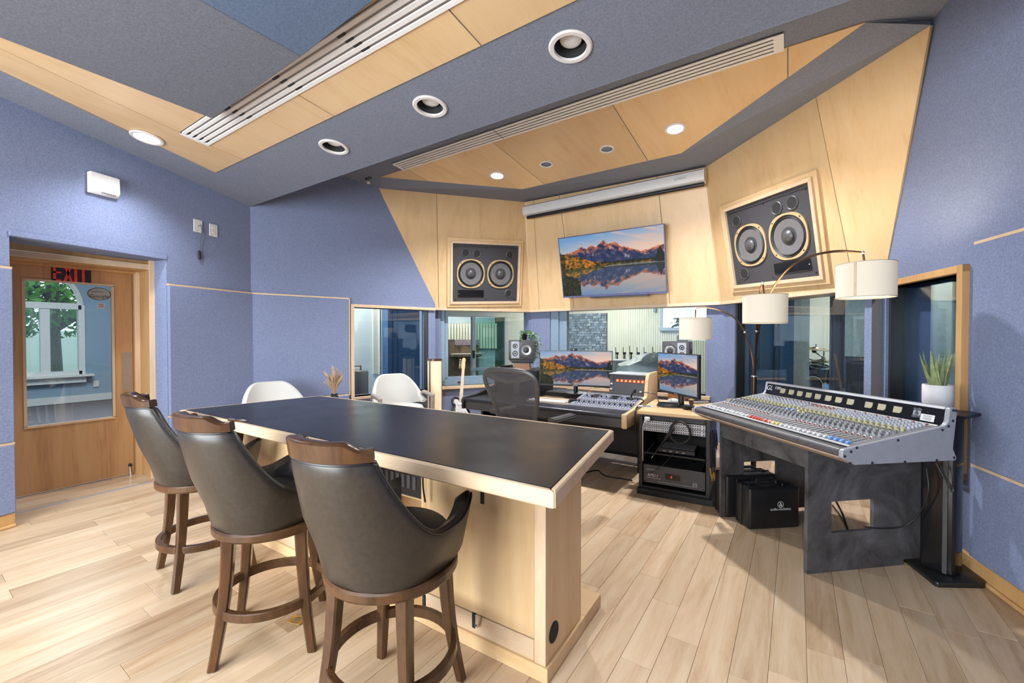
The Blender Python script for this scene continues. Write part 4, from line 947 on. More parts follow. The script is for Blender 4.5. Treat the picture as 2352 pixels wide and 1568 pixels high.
# in-wall monitors
def wall_speaker(corn, n, p0, label, mirror):
    n = toward(n, p0).normalized(); c4 = [at_pl(px, py, p0+n*.02, n) for px, py in corn]; ctr = sum(c4, V())/4
    w = ((c4[1]-c4[0]).length+(c4[2]-c4[3]).length)/2; h = ((c4[0]-c4[3]).length+(c4[1]-c4[2]).length)/2
    xw = (c4[1]-c4[0]+c4[2]-c4[3]).normalized(); m = frame((0, 0, 0), n, xw); t = thing('wall_speaker', label, 'speaker', ctr)
    print('speaker', w, h)
    sx = -1 if mirror else 1
    def X(u): return (u-.5)*w*sx
    def Y(v): return (.5-v)*h
    b = B(); b.T = m; b.box((0, 0, -.02), (w, h, .03), .002); bf = b.build('baffle_board', plain('dark_baffle', (.042, .040, .047), .65, 0, .1, 60), t)
    b = B(); b.T = m; b.box((0, .455*h, -.003), (w*.94, .006, .008)); b.build('groove', MAT['black_matte'], bf)
    # two stepped maple frame
    for (o_, wd_, z0, z1) in ((.0, .035, -.02, .022), (.035, .045, -.02, .004)):
        for k in range(4):
            hx, hy = w/2+o_, h/2+o_
            P4 = [(-hx, -hy), (hx, -hy), (hx, hy), (-hx, hy)]; Q4 = [(-hx-wd_, -hy-wd_), (hx+wd_, -hy-wd_), (hx+wd_, hy+wd_), (-hx-wd_, hy+wd_)]
            a, c = P4[k], P4[(k+1) % 4]; d, e = Q4[(k+1) % 4], Q4[k]
            b = B(); b.T = m; b.prism([(*a, z0), (*c, z0), (*d, z0), (*e, z0)], (0, 0, z1-z0), .002); b.build('frame', MAT['trim_x'] if z1 > .01 else MAT['maple_v'], t, smooth=None)
    R = .215*w; gold = plain('tan_basket', (.50, .36, .19), .45, .2)
    cone = plain('grey_paper_cone', (.13, .125, .13), .5, 0, .08)
    for u in (.27, .725):
        b = B(); b.T = m @ Matrix.Translation((X(u), Y(.51), 0)); N_ = 48; o1, o2 = [], []
        for k in range(N_):
            a = 2*math.pi*k/N_; rr = R*(1-.035*math.cos(4*a)); rr = min(rr, R*1.0/max(abs(math.cos(a)), abs(math.sin(a)))*.985); o1.append(V((rr*math.cos(a), rr*math.sin(a), -.004))); o2.append(V((rr*math.cos(a), rr*math.sin(a), .010)))
        b.loft([o1, o2, [V((R*.89*math.cos(2*math.pi*k/N_), R*.89*math.sin(2*math.pi*k/N_), .010)) for k in range(N_)], [V((R*.89*math.cos(2*math.pi*k/N_), R*.89*math.sin(2*math.pi*k/N_), -.004)) for k in range(N_)]], caps=False)
        dv = b.build('driver', gold, t)
        b = B(); b.T = m @ Matrix.Translation((X(u), Y(.51), 0)); b.lathe([(R*.89, .004), (R*.86, .012), (R*.82, .004), (R*.78, .013), (R*.735, .002)], 48); b.build('surround', MAT['rubber'], dv, recalc=False)
        b = B(); b.T = m @ Matrix.Translation((X(u), Y(.51), 0)); b.lathe([(R*.735, .002), (R*.5, -.004), (R*.27, -.006)], 48); b.build('cone', cone, dv, recalc=False)
        b = B(); b.T = m @ Matrix.Translation((X(u), Y(.51), 0)); b.lathe([(R*.27, -.006), (R*.26, .012), (R*.2, .025), (R*.1, .034), (0, .037)], 32); b.build('dust_cap', MAT['gunmetal'], dv)
        for k in range(4):
            a = math.pi/4+k*math.pi/2; b = B(); b.T = m; b.ell((X(u)+R*.97*math.cos(a), Y(.51)+R*.97*math.sin(a), .0105), (.008, .008, .003), 8, 4); b.build('bolt', MAT['black'], dv)
    rp = .058*w
    for u, v in ((.19, .155), (.357, .16), (.867, .165), (.86, .86)):
        b = B(); b.T = m @ Matrix.Translation((X(u), Y(v), 0)); b.lathe([(rp*.84, -.003), (rp*1.05, -.003), (rp*1.06, .002), (rp*.95, .006), (rp*.86, .003), (rp*.84, -.003)], 28); pt = b.build('port', MAT['gunmetal'], t)
        b = B(); b.T = m @ Matrix.Translation((X(u), Y(v), 0)); b.lathe([(rp*.86, .0025), (0, .0022)], 24); b.build('port_mouth', MAT['black_matte'], pt)
    b = B(); b.T = m; b.box((X(.275), Y(.86), .002), (.39*w, .13*h, .008), .004); pl_ = b.build('badge_plate', MAT['black_gloss'], t)
    b = B(); b.T = m; b.ell((X(.09), Y(.86), .008), (.007, .007, .005), 8, 5); b.build('screw', MAT['chrome'], pl_)
    for u, v in ((.03, .06), (.5, .06), (.97, .06), (.03, .96), (.5, .96), (.97, .96)):
        b = B(); b.T = m; b.box((X(u)*.97, Y(v), -.002), (.012, .016, .010), .002); b.build('clip', MAT['black'], bf)
    return t
wall_speaker(((1039, 560), (1191, 563), (1187, 693), (1040, 691)), nL, B0, 'dark twin driver speaker set into the left maple wall', False)
wall_speaker(((1661, 487), (1852, 423), (1893, 629), (1697, 656)), nR, B2, 'dark twin driver speaker set into the right maple wall', True)
# fittings of the door wall
def wall_item(px, py, inn=0.0): s, z = wl.sz(px, py, inn); return s, z
rw_ = wl.rot()
s, z = wall_item(243, 425, .05); t = thing('alarm_box', 'white slanted plastic sounder box high on the wall above the door', 'alarm', wl.P(s, z, 0))
b = B(); b.T = Matrix.Identity(4); m4 = rw_.to_4x4(); b.T = m4
s1_, z1_ = wall_item(210, 425, .03); s2_, z2_ = wall_item(277, 425, .03); wx = abs(s2_-s1_); wz = abs(wall_item(243, 402)[1]-wall_item(243, 448)[1])
b.prism([(-wx/2, -wz/2, .0), (-wx/2, wz/2, .0), (-wx/2, wz/2, .05), (-wx/2, -wz*.28, .055), (-wx/2, -wz/2, .03)], (wx, 0, 0), .004); b.build('housing', MAT['white'], t)
for k in range(8): b = B(); b.T = m4; b.box((-.02+k*.012, -wz*.4, .044), (.005, .012, .004), 0, 1, Matrix.Rotation(-.9, 3, 'X')); b.build('louvre', MAT['gunmetal'], t)
b = B(); b.T = m4; b.box((0, 0, .002), (wx*1.03, wz*1.03, .006), .001); b.build('back_plate', MAT['charcoal'], t)
for px, py, lab in ((454, 519, 'white wall plate with a short cable dangling from it'), (489.5, 529, 'white wall outlet plate right of the dangling cable')):
    s, z = wall_item(px, py); t = thing('wall_plate', lab, 'wall plate', wl.P(s, z, 0))
    b = B(); b.T = m4; b.box((0, 0, .004), (.085, .125, .008), .003); b.build('cover', MAT['white'], t)
    if px > 470:
        for k in (-1, 1): b = B(); b.T = m4; b.box((0, k*.025, .009), (.03, .03, .004), .004); b.build('socket', MAT['offwhite'], t)
    else:
        b = B(); b.T = m4; b.tube(spline([(.0, -.0, .008), (.012, .01, .03), (.014, -.05, .035), (.006, -.16, .025), (.0, -.25, .022)], 6), .0035, 6); b.build('cable', MAT['gunmetal'], t)
        b = B(); b.T = m4; b.tube([(0, -.24, .022), (0, -.255, .022), (0, -.31, .022), (-.002, -.33, .022)], .012, 8, radii=[.006, .013, .014, .010]); b.build('connector', MAT['black'], t)
# EXIT sign, stickers, door stop
e0, e1 = at_x(117, 627, DX), at_x(209, 636, DX); ez0, ez1 = at_x(163, 649, DX).z, at_x(163, 607, DX).z
t = thing('exit_sign', 'black sign with red EXIT letters on the door above its glass', 'sign', (DX+.004, (e0.y+e1.y)/2, (ez0+ez1)/2))
eh = ez1-ez0+.01; ew = e1.y-e0.y
b = B(); b.box((0, 0, 0), (.004, ew, eh)); b.build('plate', plain('sign_black', (.02, .012, .02), .4), t)
red = plain('sign_red', (.80, .05, .035), .45)
md = Matrix(((0, 0, 1), (1, 0, 0), (0, 1, 0))).to_4x4()
lw_ = ew/4.15; th0 = lw_*.27; hh = eh*.86
def rect(b, y0, y1, z0, z1): b.box((.0035, (y0+y1)/2, (z0+z1)/2), (.002, y1-y0, z1-z0))
x0 = -ew/2+.012; Hh = hh/2
b = B(); rect(b, x0, x0+th0, -Hh, Hh); [rect(b, x0, x0+lw_*.82, c-th0*.42, c+th0*.42) for c in (-Hh+th0*.42, 0, Hh-th0*.42)]; b.build('letter', red, t, smooth=None)
x1 = x0+lw_*1.0; b = B()
for sg in (-1, 1): b.prism([(.0025, x1+lw_*.5-sg*lw_*.5, -Hh), (.0025, x1+lw_*.5-sg*lw_*.5+sg*th0*1.15, -Hh), (.0025, x1+lw_*.5+sg*lw_*.5, Hh), (.0025, x1+lw_*.5+sg*lw_*.5-sg*th0*1.15, Hh)], (.002, 0, 0))
b.build('letter', red, t, smooth=None)
x2 = x1+lw_*1.14; b = B(); rect(b, x2, x2+th0*1.15, -Hh, Hh); b.build('letter', red, t, smooth=None)
x3 = x2+th0*1.15+lw_*.16; b = B(); rect(b, x3, x3+lw_*.98, Hh-th0*.85, Hh); rect(b, x3+lw_*.49-th0*.57, x3+lw_*.49+th0*.57, -Hh, Hh); b.build('letter', red, t, smooth=None)
q = at_x(228, 675, DX-.016); t = thing('oval_sticker', 'oval grey sticker in the upper corner of the door glass', 'sticker', q)
b = B(); b.lathe([(0, .001), (.083, .001), (.083, 0), (0, 0)], 32, frame((0, 0, 0), (1, 0, 0), (0, 1, 0)), sx=1.0, sy=.72); b.build('disc', plain('sticker_grey', (.36, .36, .34), .5), t)
b = B(); b.lathe([(.074, .0015), (.08, .0015)], 32, frame((0, 0, 0), (1, 0, 0), (0, 1, 0)), sx=1.0, sy=.72); b.build('border', MAT['charcoal'], t)
b = B(); b.text('Google', Matrix.Translation((.0016, 0, -.022)) @ md, .045, .0002); b.build('word', MAT['charcoal'], t, smooth=None)
b = B(); b.text('Favorite Place on', Matrix.Translation((.0016, 0, .02)) @ md, .016, .0002); b.build('small_word', MAT['gunmetal'], t, smooth=None)
q = at_x(232, 702, DX-.016); t = thing('square_sticker', 'small pale square sticker below the oval one on the door glass', 'sticker', q)
b = B(); b.box((0, 0, 0), (.001, .05, .05)); b.build('label_paper', plain('sticker_pink', (.6, .52, .5), .6), t)
for k in range(4): b = B(); b.box((.0012, 0, .015-.009*k), (.0006, .036, .003)); b.build('line', MAT['gunmetal'], t)
q = at_x(298, 1070, DX+.0); t = thing('door_stop', 'chrome kick down door stop low on the wooden door', 'door stop', (q.x, q.y, q.z))
b = B(); b.tube([(.005, 0, .0), (.03, .0, -.09)], .006, 8); b.build('arm', MAT['chrome'], t); b = B(); b.ell((.01, 0, .012), (.014, .014, .016), 10, 6); b.build('knob', MAT['black'], t); b = B(); b.box((.035, 0, -.095), (.03, .03, .012), .004); b.build('foot', MAT['silver'], t)
# ------------------------------------------------------------------ big table
ZT = 0.87
T4 = [at_z(px, py, ZT) for px, py in ((1275, 1130), (1410, 987), (736, 908), (412, 941))]
tb = thing('studio_table', 'long table with black laminate top and thick maple edge in front of the stools', 'table', (-1.9, 1.5, 0))
lam = N('black_laminate'); lv_ = lam.coords((1, 1, 1)); ln = lam.noise(lv_, 5, 2, .5); ls = lam.coords((3, 40, 1)); ln2 = lam.noise(ls, 3, 4, .7)
lrmp = lam.ramp(ln, [(.3, (.22, .22, .22)), (.7, (.28, .28, .28))]); lc_ = lam.ramp(ln2, [(.35, (.012, .013, .018)), (.66, (.014, .015, .020)), (.80, (.020, .021, .026))]); lam = lam.done(lc_.outputs[0], lrmp.outputs[0], spec=.2)
def inset(P, d):
    n = len(P); out = []
    for i in range(n):
        p = P[i]; a = (P[i-1]-p).normalized(); c = (P[(i+1) % n]-p).normalized(); bis = (a+c).normalized(); s = math.sqrt(max(1e-6, (1-a.dot(c))/2)); out.append(p+bis*(d/s))
    return out
I4 = inset(T4, .024)
b = B(); b.prism([p+V((0, 0, -.045)) for p in I4], (0, 0, .0455)); b.build('tabletop', lam, tb, world=True, smooth=None)
for k in range(4):
    a, c, d, e = T4[k], T4[(k+1) % 4], I4[(k+1) % 4], I4[k]
    b = B(); b.prism([p+V((0, 0, -.055)) for p in (a, c, d, e)], (0, 0, .0548), .005, 1); b.build('edge_board', MAT['trim_x'], tb, world=True, smooth=None)
# pedestals: a frame in line with the near edge
tx = (T4[0]-T4[3]).normalized(); ty = V((-tx.y, tx.x, 0)); zu_ = ZT-.05
cb = at_z(1254, 1531, .06)
TM = Matrix((tx, ty, V((0, 0, 1)))).transposed().to_4x4(); TM.translation = V((cb.x, cb.y, 0))
def TL(px, py, yl=0.0):
    """pixel on the upright plane y=yl of the table frame -> local x,z"""
    o = TM @ V((0, yl, 0)); p = at_pl(px, py, o, ty); q = TM.inverted() @ p; return q
xs0 = TL(1228, 1300).x; xs1 = TL(977, 1250).x; xs2 = xs1-.60
def tbx(x0, x1, y0, y1, z0, z1, mat, name, parent=tb, bev=.002):
    b = B(); b.T = TM; b.box(((x0+x1)/2, (y0+y1)/2, (z0+z1)/2), (abs(x1-x0), abs(y1-y0), z1-z0), bev); return b.build(name, MAT[mat], parent, world=True, smooth=None)
tbx(xs0, 0, -.004, .018, .06, zu_, 'trim_v', 'stile')
tbx(-.02, 0.0, .018, .34, .06, zu_, 'maple_v', 'end_panel')
tbx(xs1, xs0-.003, .004, .02, .145, zu_, 'maple_v', 'access_panel'); tbx(xs1, xs0-.003, 0, .02, .06, .142, 'trim_x', 'bottom_rail')
tbx(-.5, -.02, .33, .35, .06, zu_, 'maple_v', 'back_panel')
b = B(); b.T = TM; b.prism([(xs1, .004, .06), (xs1-.10, .09, .06), (xs1-.10, .11, .06), (xs1, .02, .06)], (0, 0, zu_-.06)); b.build('angled_panel', MAT['maple_v'], tb, world=True, smooth=None)
tbx(xs1-.10, xs1-.115, .09, .45, .06, zu_, 'maple_v', 'bay_side'); tbx(xs2, xs1-.11, .42, .44, .06, zu_, 'maple_v', 'bay_back'); tbx(xs2, xs1-.11, .10, .42, .06, .08, 'maple_x', 'bay_floor')
tbx(xs2-.012, xs2, .02, .44, .06, zu_, 'maple_v', 'bay_side'); 
for k in range(3): tbx(xs2-.012-.36*(k+1), xs2-.014-.36*k, .004, .02, .145, zu_, 'maple_v', 'access_panel')
tbx(xs2-1.09, xs2-.012, 0, .02, .06, .142, 'trim_x', 'bottom_rail'); tbx(xs2-1.11, xs2-1.09, 0, .44, .06, zu_, 'maple_v', 'end_panel')
tbx(xs2-1.1, 0.012, -.012, .36, 0, .06, 'maple_x', 'plinth'); qp = TM.inverted() @ at_z(1330, 1371, .03)
tbx(-.52, .012, .36, .56, 0, .06, 'maple_x', 'plinth')
for px, py, h_, w_ in ((1088, 1425, .062, .017), (1107, 1140, .062, .016), (973, 1380, .05, .015)):
    q = TL(px, py); tbx(q.x-w_/2, q.x+w_/2, -.001, .01, q.z-h_/2, q.z+h_/2, 'black_matte', 'slot', bev=0)
q = TL(1101, 1424); b = B(); b.T = TM; b.box((q.x, -.01, q.z), (.017, .018, .052), .007, 3, Matrix.Rotation(.25, 3, 'Y')); tg = b.build('toggle', MAT['trim_v'], tb, world=True)
b = B(); b.T = TM; b.ell((q.x-.003, -.02, q.z-.012), (.004, .004, .004), 8, 5); b.build('screw', MAT['black'], tg, world=True)
pe = at_pl(1272, 1451, TM @ V((.001, 0, 0)), tx); b = B(); b.lathe([(0, .003), (.038, .003), (.040, .0015), (.040, 0), (0, 0)], 24, frame(pe, tx)); b.build('grommet', MAT['black_matte'], tb, world=True)
ge = thing('rack_unit', 'black vented rack unit in the open bay under the table', 'equipment', TM @ V((xs1-.34, .2, .52)), math.atan2(tx.y, tx.x))
b = B(); b.box((0, .06, .06), (.44, .30, .14), .004); b.build('chassis', MAT['black'], ge, smooth=None)
for k in range(9): b = B(); b.box((-.16+.04*k, -.092, .07), (.022, .006, .07), .002); b.build('vent', MAT['gunmetal'], ge, smooth=None)
tbx(xs2, xs1-.11, .11, .40, .508, .52, 'maple_x', 'bay_shelf')
pj = TM @ V((xs1+.02, -.035, zu_)); cb_ = thing('patch_cable', 'black audio cable with a silver jack plug hanging under the table edge', 'cable', pj)
b = B(); b.tube(spline([(0, .01, 0), (.002, .0, -.06), (.0, .0, -.16), (.004, .01, -.24)], 5), .004, 6); b.build('cord', MAT['rubber'], cb_)
b = B(); b.tube([(-.012, 0, 0), (-.016, 0, -.05)], .004, 6); b.build('cord', MAT['rubber'], cb_)
b = B(); b.tube([(-.016, 0, -.045), (-.018, 0, -.05), (-.028, 0, -.095), (-.030, 0, -.097), (-.04, 0, -.125)], .007, 8, radii=[.004, .007, .007, .004, .003]); b.build('jack_plug', MAT['silver'], cb_)
q = at_z(546, 968, ZT); o = thing('pen', 'dark slim pen lying on the table beside the middle stool back', 'pen', q+V((0, 0, .006)), .35)
b = B(); b.tube([(-.065, 0, 0), (-.06, 0, 0), (.045, 0, 0), (.062, 0, 0)], .006, 8, radii=[.004, .006, .006, .002]); b.build('barrel', MAT['stool_wood'], o)
b = B(); b.box((-.04, 0, .007), (.04, .004, .002)); b.build('clip', MAT['silver'], o)
# brass floor box
q = at_z(683, 1424, 0); o = thing('floor_outlet', 'small square brass floor outlet between the middle and near stools', 'outlet', q+V((0, 0, .0015)), .3)
b = B(); b.box((0, 0, 0), (.075, .055, .003), .001); br = plain('aged_brass', (.42, .28, .09), .35, .9); b.build('plate', br, o); b = B(); b.lathe([(.017, .0018), (.021, .003), (.025, .0018)], 24); b.build('ring', br, o)
b = B(); b.lathe([(0, .002), (.015, .002)], 20); b.build('cap', MAT['gap'], o)
# ------------------------------------------------------------------ bar stools
def superp(phi, a, bq, e=2.5):
    s, c = math.sin(phi), math.cos(phi); return a*math.copysign(abs(s)**(2/e), s), -bq*math.copysign(abs(c)**(2/e), c)
def sstep(x, a, b_):
    t = max(0, min(1, (x-a)/(b_-a))); return t*t*(3-2*t)
def make_stool(label):
    t = thing('bar_stool', label, 'bar stool', (0, 0, 0), 0, 'leather swivel stools at the table')
    legs = []
    for sx in (-1, 1):
        for sy in (-1, 1):
            b = B(); top, bot = V((sx*.135, sy*.135, .515)), V((sx*.182, sy*.182, .004))
            rings = []
            for k in range(7):
                f = k/6; c = top.lerp(bot, f)+V((sx, sy, 0))*(-.010*math.sin(f*math.pi)); h = .024-.007*f; ch = .006
                rings.append([c+V((x, y, 0)) for x, y in ((h-ch, -h), (h, -h+ch), (h, h-ch), (h-ch, h), (-h+ch, h), (-h, h-ch), (-h, -h+ch), (-h+ch, -h))])
            b.loft(rings); lg = b.build('leg', MAT['stool_wood'], t)
            b = B(); b.lathe([(0, 0), (.012, 0), (.012, .006), (0, .006)], 12, Matrix.Translation((bot.x, bot.y, 0))); b.build('glide', MAT['white'], lg)
            b = B(); m = frame((sx*.153, sy*.153, .205), (-sx, -sy, 0)); b.lathe([(0, .012), (.006, .012), (.008, .009), (.008, .0)], 10, m); b.build('bolt', MAT['black'], lg)
            legs.append(lg)
    n_ = 48; b = B(); rr = []
    for k in range(n_):
        a = 2*math.pi*k/n_; c_, s_ = math.cos(a), math.sin(a); rr.append([V((r*c_, r*s_, z)) for r, z in ((.205, .188), (.226, .188), (.229, .191), (.229, .222), (.226, .225), (.205, .225))])
    rr.append(rr[0]); b.loft(rr, caps=False); bmesh.ops.remove_doubles(b.bm, verts=b.bm.verts[:], dist=1e-5); b.build('foot_ring', MAT['stool_wood'], t)
    b = B(); b.lathe([(0, .503), (.205, .503), (.225, .507), (.232, .516), (.232, .538), (.226, .545), (0, .545)], 48); b.build('seat_frame', MAT['stool_wood'], t)
    b = B(); b.lathe([(0, .545), (.17, .545), (.17, .556), (0, .556)], 32); b.build('swivel_plate', MAT['black'], t)
    b = B(); b.lathe([(0, .556), (.19, .556), (.212, .575), (.215, .62), (.19, .648), (.10, .66), (0, .662)], 36); b.build('seat_cushion', MAT['leather_dark'], t)
    # wrapped leather shell: back and arms in one
    PH = math.radians(136); K_ = 60; rr = []
    def top_z(p):
        a = math.degrees(abs(p)); q_ = max(0, min(1, (a-44)/50)); z = .985-.288*(1-(1-q_)**2.3)*min(1, q_*9)**.5; z += .042*sstep(a, 104, 134); return z
    for k in range(K_+1):
        p = -PH+2*PH*k/K_; zt_ = top_z(p); th = .046+.016*sstep(abs(math.degrees(p)), 70, 110); ring = []; a = abs(math.degrees(p)); endf = 1-.0*sstep(a, 120, 128)
        def pt(z, o):
            f = sstep(z, .52, .80); s = .86+.15*f; lean = .060*sstep(z, .55, 1.12)*1.7; x, y = superp(p, .252*s-o, (.262 if abs(p) < 1.57 else .325)*s-o, 2.35)
            nar = 1-.06*sstep(z, .74, 1.0); return V((x*nar, y-lean*max(0, math.cos(p)), z))
        zb_ = .538+.012*sstep(a, 90, 136)
        for z, o in ((zb_, .012), (zb_+.012, .002), (zb_+.10, 0), ((zb_+zt_)/2, 0), (zt_-.06, 0), (zt_-.02, .003), (zt_-.004, .012), (zt_, .022), (zt_-.006, .034), (zt_-.025, th), ((zb_+zt_)/2, th), (zb_, th)): ring.append(pt(z, o))
        rr.append(ring)
    b = B(); b.loft(rr); b.build('back_shell', MAT['leather'], t, smooth=50)
    # piping seam along the top edge
    b = B(); pts = []
    for k in range(K_+1):
        p = -PH+2*PH*k/K_; z = top_z(p)-.012; f = sstep(z, .52, .80); s = .86+.15*f; lean = .060*sstep(z, .55, 1.12)*1.7; x, y = superp(p, .252*s-.004, (.262 if abs(p) < 1.57 else .325)*s-.004, 2.35); nar = 1-.06*sstep(z, .74, 1.0); pts.append(V((x*nar, y-lean*max(0, math.cos(p)), z)))
    b.tube(pts, .004, 6); b.build('seam_piping', MAT['leather_dark'], t)
    # carved crest rail
    b = B(); rr = []; PC = math.radians(44); K2 = 30
    for k in range(K2+1):
        p = -PC+2*PC*k/K2; a = abs(k/K2*2-1); hgt = .052-.026*sstep(a, .56, .86)+.004*sstep(a, .9, 1.0); ring = []
        for z, o in ((.978, -.004), (.985+hgt-.006, -.004), (.985+hgt, .004), (.985+hgt, .034), (.985+hgt-.006, .042), (.978, .042)):
            x, y = superp(p, .254-o, .262-o, 2.35); ring.append(V((x*.945, y-.060*sstep(z, .55, 1.12)*1.7*math.cos(p), z)))
        rr.append(ring)
    b.loft(rr); b.build('crest_rail', MAT['stool_wood'], t, smooth=40)
    return t
def place_stool(src, x, y, rz, base, label, first):
    o = src if first else copy_tree(src)
    o.matrix_basis = Matrix.Translation((x, y, 0)) @ Matrix.Rotation(rz, 4, 'Z'); o['label'] = label
    for c in o.children:      # the base does not swivel with the seat
        if c.name.split('.')[0] in ('leg', 'foot_ring'): c.matrix_basis = Matrix.Rotation(base-rz, 4, 'Z')
    return o
st = make_stool('')
R = math.radians
places = [(-1.205, 1.03, R(6), R(15), 'nearest dark leather swivel stool, its whole back facing the camera'),
          (-1.958, .99, R(3), R(-39), 'middle dark leather swivel stool of the three along the table'),
          (-2.834, 1.054, R(-10), R(-7), 'far dark leather swivel stool, the one in front of the exit door')]
extra = [copy_tree(st) for _ in (1, 2)]
for o, pl_ in zip([st]+extra, places): place_stool(o, *pl_, True)
# ------------------------------------------------------------------ white tub chairs
gw = wood('grey_washed_wood', (.26, .22, .20), (.18, .15, .135), (.32, .28, .26), scale=(6, 6, 6), rough=.5)
def make_chair(label):
    t = thing('tub_chair', label, 'armchair', (0, 0, 0), 0, 'white tub chairs')
    # back: tall rounded shell, highest behind, sloping into the arms (front is +y)
    PH = math.radians(100); K_ = 40; rr = []
    for k in range(K_+1):
        p = -PH+2*PH*k/K_; a = abs(math.degrees(p)); zt_ = .845-.30*sstep(a, 18, 100)**1.1; zb_ = .47+.03*sstep(a, 40, 100); ring = []
        for z, o in ((zb_, .015), (zb_+.02, 0), ((zb_+zt_)/2, -.012), (zt_-.03, -.015), (zt_-.006, -.006), (zt_, .012), (zt_-.01, .032), ((zb_+zt_)/2, .05), (zb_, .05)):
            x, y = superp(p, .315-o, .30-o, 2.2); ring.append(V((x, y-.10*(z-.45)*max(0, math.cos(p)), z)))
        rr.append(ring)
    b = B(); b.loft(rr); b.build('backrest', MAT['white_fabric'], t, smooth=50)
    b = B(); b.lathe([(0, .40), (.24, .40), (.275, .415), (.285, .44), (.27, .468), (.2, .482), (0, .488)], 40, sx=1.0, sy=1.02); b.build('seat_cushion', MAT['white_fabric'], t)
    b = B(); b.lathe([(0, .36), (.22, .36), (.24, .38), (.24, .40), (0, .40)], 32); b.build('seat_frame', gw, t)
    for sx in (-1, 1):
        b = B(); pts = [V((sx*.285, -.20, .50)), V((sx*.325, -.02, .625)), V((sx*.325, .24, .60))]
        b.bar(pts[0], pts[1], .05, .035, (0, 0, 1), .006); b.build('arm_strut', gw, t)
        b = B(); b.bar(pts[1]-V((0, .03, 0)), pts[2]+V((0, .02, 0)), .05, .035, (0, 0, 1), .008); b.build('armrest', gw, t)
        b = B(); b.bar(pts[2]+V((0, 0, .01)), V((sx*.30, .27, 0)), .045, .04, (0, 1, 0), .008); b.build('leg', gw, t)
        b = B(); b.bar(V((sx*.24, -.2, .42)), V((sx*.25, -.29, 0)), .04, .04, (0, 1, 0), .008); b.build('leg', gw, t)
    return t
c1_ = make_chair('white tub chair by the left bay window, beside the paper lantern'); c2_ = copy_tree(c1_); c2_['label'] = 'white tub chair in the blue corner, only its back showing over the table'
c1_.matrix_basis = Matrix.Translation((-4.07, 3.60, 0)) @ Matrix.Rotation(R(-112), 4, 'Z')
c2_.matrix_basis = Matrix.Translation((-4.42, 2.30, 0)) @ Matrix.Rotation(R(-100), 4, 'Z')
# dried grass in a black vase on a small table between the chairs
q = at_d(768, 905, 4.75)
sdt = thing('side_table', 'small round black side table under the dried grass, mostly hidden by the big table', 'side table', (q.x, q.y, 0))
b = B(); b.lathe([(0, .53), (.2, .53), (.205, .54), (.2, .55), (0, .55)], 32); b.build('top', MAT['black'], sdt); b = B(); b.lathe([(0, 0), (.13, 0), (.13, .012), (.02, .03), (.02, .53), (0, .53)], 20); b.build('pedestal', MAT['black'], sdt)
vs_ = thing('dried_grass', 'tan dried grass in a small black vase behind the far table edge', 'plant', (q.x, q.y, .55))
b = B(); b.lathe([(0, 0), (.04, 0), (.055, .04), (.05, .09), (.032, .125), (.036, .14), (.03, .14), (.028, .12), (0, .12)], 20); b.build('vase', MAT['black_matte'], vs_)
b = B(); rs = random.Random(4)
for i in range(46):
    a = rs.random()*6.28; sp_ = rs.uniform(.02, .13); hh = rs.uniform(.17, .33)*(1-sp_*2.2)+.04; e_ = V((math.cos(a)*sp_, math.sin(a)*sp_, .12+hh)); m_ = V((math.cos(a)*sp_*.35, math.sin(a)*sp_*.35, .12+hh*.55))
    pts = spline([(0, 0, .11), m_, e_], 3); b.tube(pts, .003, 4, radii=[.002+.0045*math.sin(math.pi*(k/(len(pts)-1)))**1 + (.004 if k > len(pts)*.6 and k < len(pts)-1 else 0) for k in range(len(pts))])
b.build('grass_stems', plain('straw', (.45, .31, .20), .8, 0, .3, 30), vs_, kind='stuff')
# ------------------------------------------------------------------ paper lantern
q0, q1 = at_d(982, 945, 5.95), at_d(1015, 945, 5.95); ctr = (q0+q1)/2; lw2 = (q1-q0).length; ztl = at_d(998, 824, 5.95).z
lt = thing('paper_lantern', 'tall glowing paper floor lantern with dark posts by the left bay window', 'floor lamp', (ctr.x, ctr.y, 0), YAW)
zl0 = at_d(998, 944, 5.95).z
sh_ = N('lantern_paper'); lvv = sh_.coords((1, 1, 1)); gz = sh_.n('ShaderNodeSeparateXYZ'); sh_.l(lvv, gz); lr_ = sh_.noise(lvv, 3, 2)
lem = sh_.ramp(lr_, [(.3, (1.0, .78, .46)), (.7, (1.0, .84, .56))]); shp = sh_.done((.8, .66, .44), .8, emit=lem.outputs[0], es=.15)
b = B(); rr = []
for z in (zl0+.012, (zl0+ztl)/2, ztl-.012):
    rr.append([V((lw2*.48*math.sin(a), -lw2*.42*math.cos(a), z)) for a in [2*math.pi*i/40 for i in range(40)]])
b.loft(rr, caps=False); b.build('shade', shp, lt)
dk = MAT['stool_wood']
for z in (zl0, ztl-.012):
    b = B(); rr = [[V((lw2*.5*math.sin(a), -lw2*.44*math.cos(a), zz)) for a in [2*math.pi*i/40 for i in range(40)]] for zz in (z-.012, z+.014)]; b.loft(rr); b.build('rim', dk, lt)
for a in (R(-28), R(-36), R(95), R(150), R(210), R(265)):
    b = B(); x, y = lw2*.495*math.sin(a), -lw2*.435*math.cos(a); b.box((x, y, ztl/2), (.008, .008, ztl), .001); b.build('post', dk, lt)
point('lantern_bulb', (ctr.x, ctr.y, (zl0+ztl)/2), 5, .08)
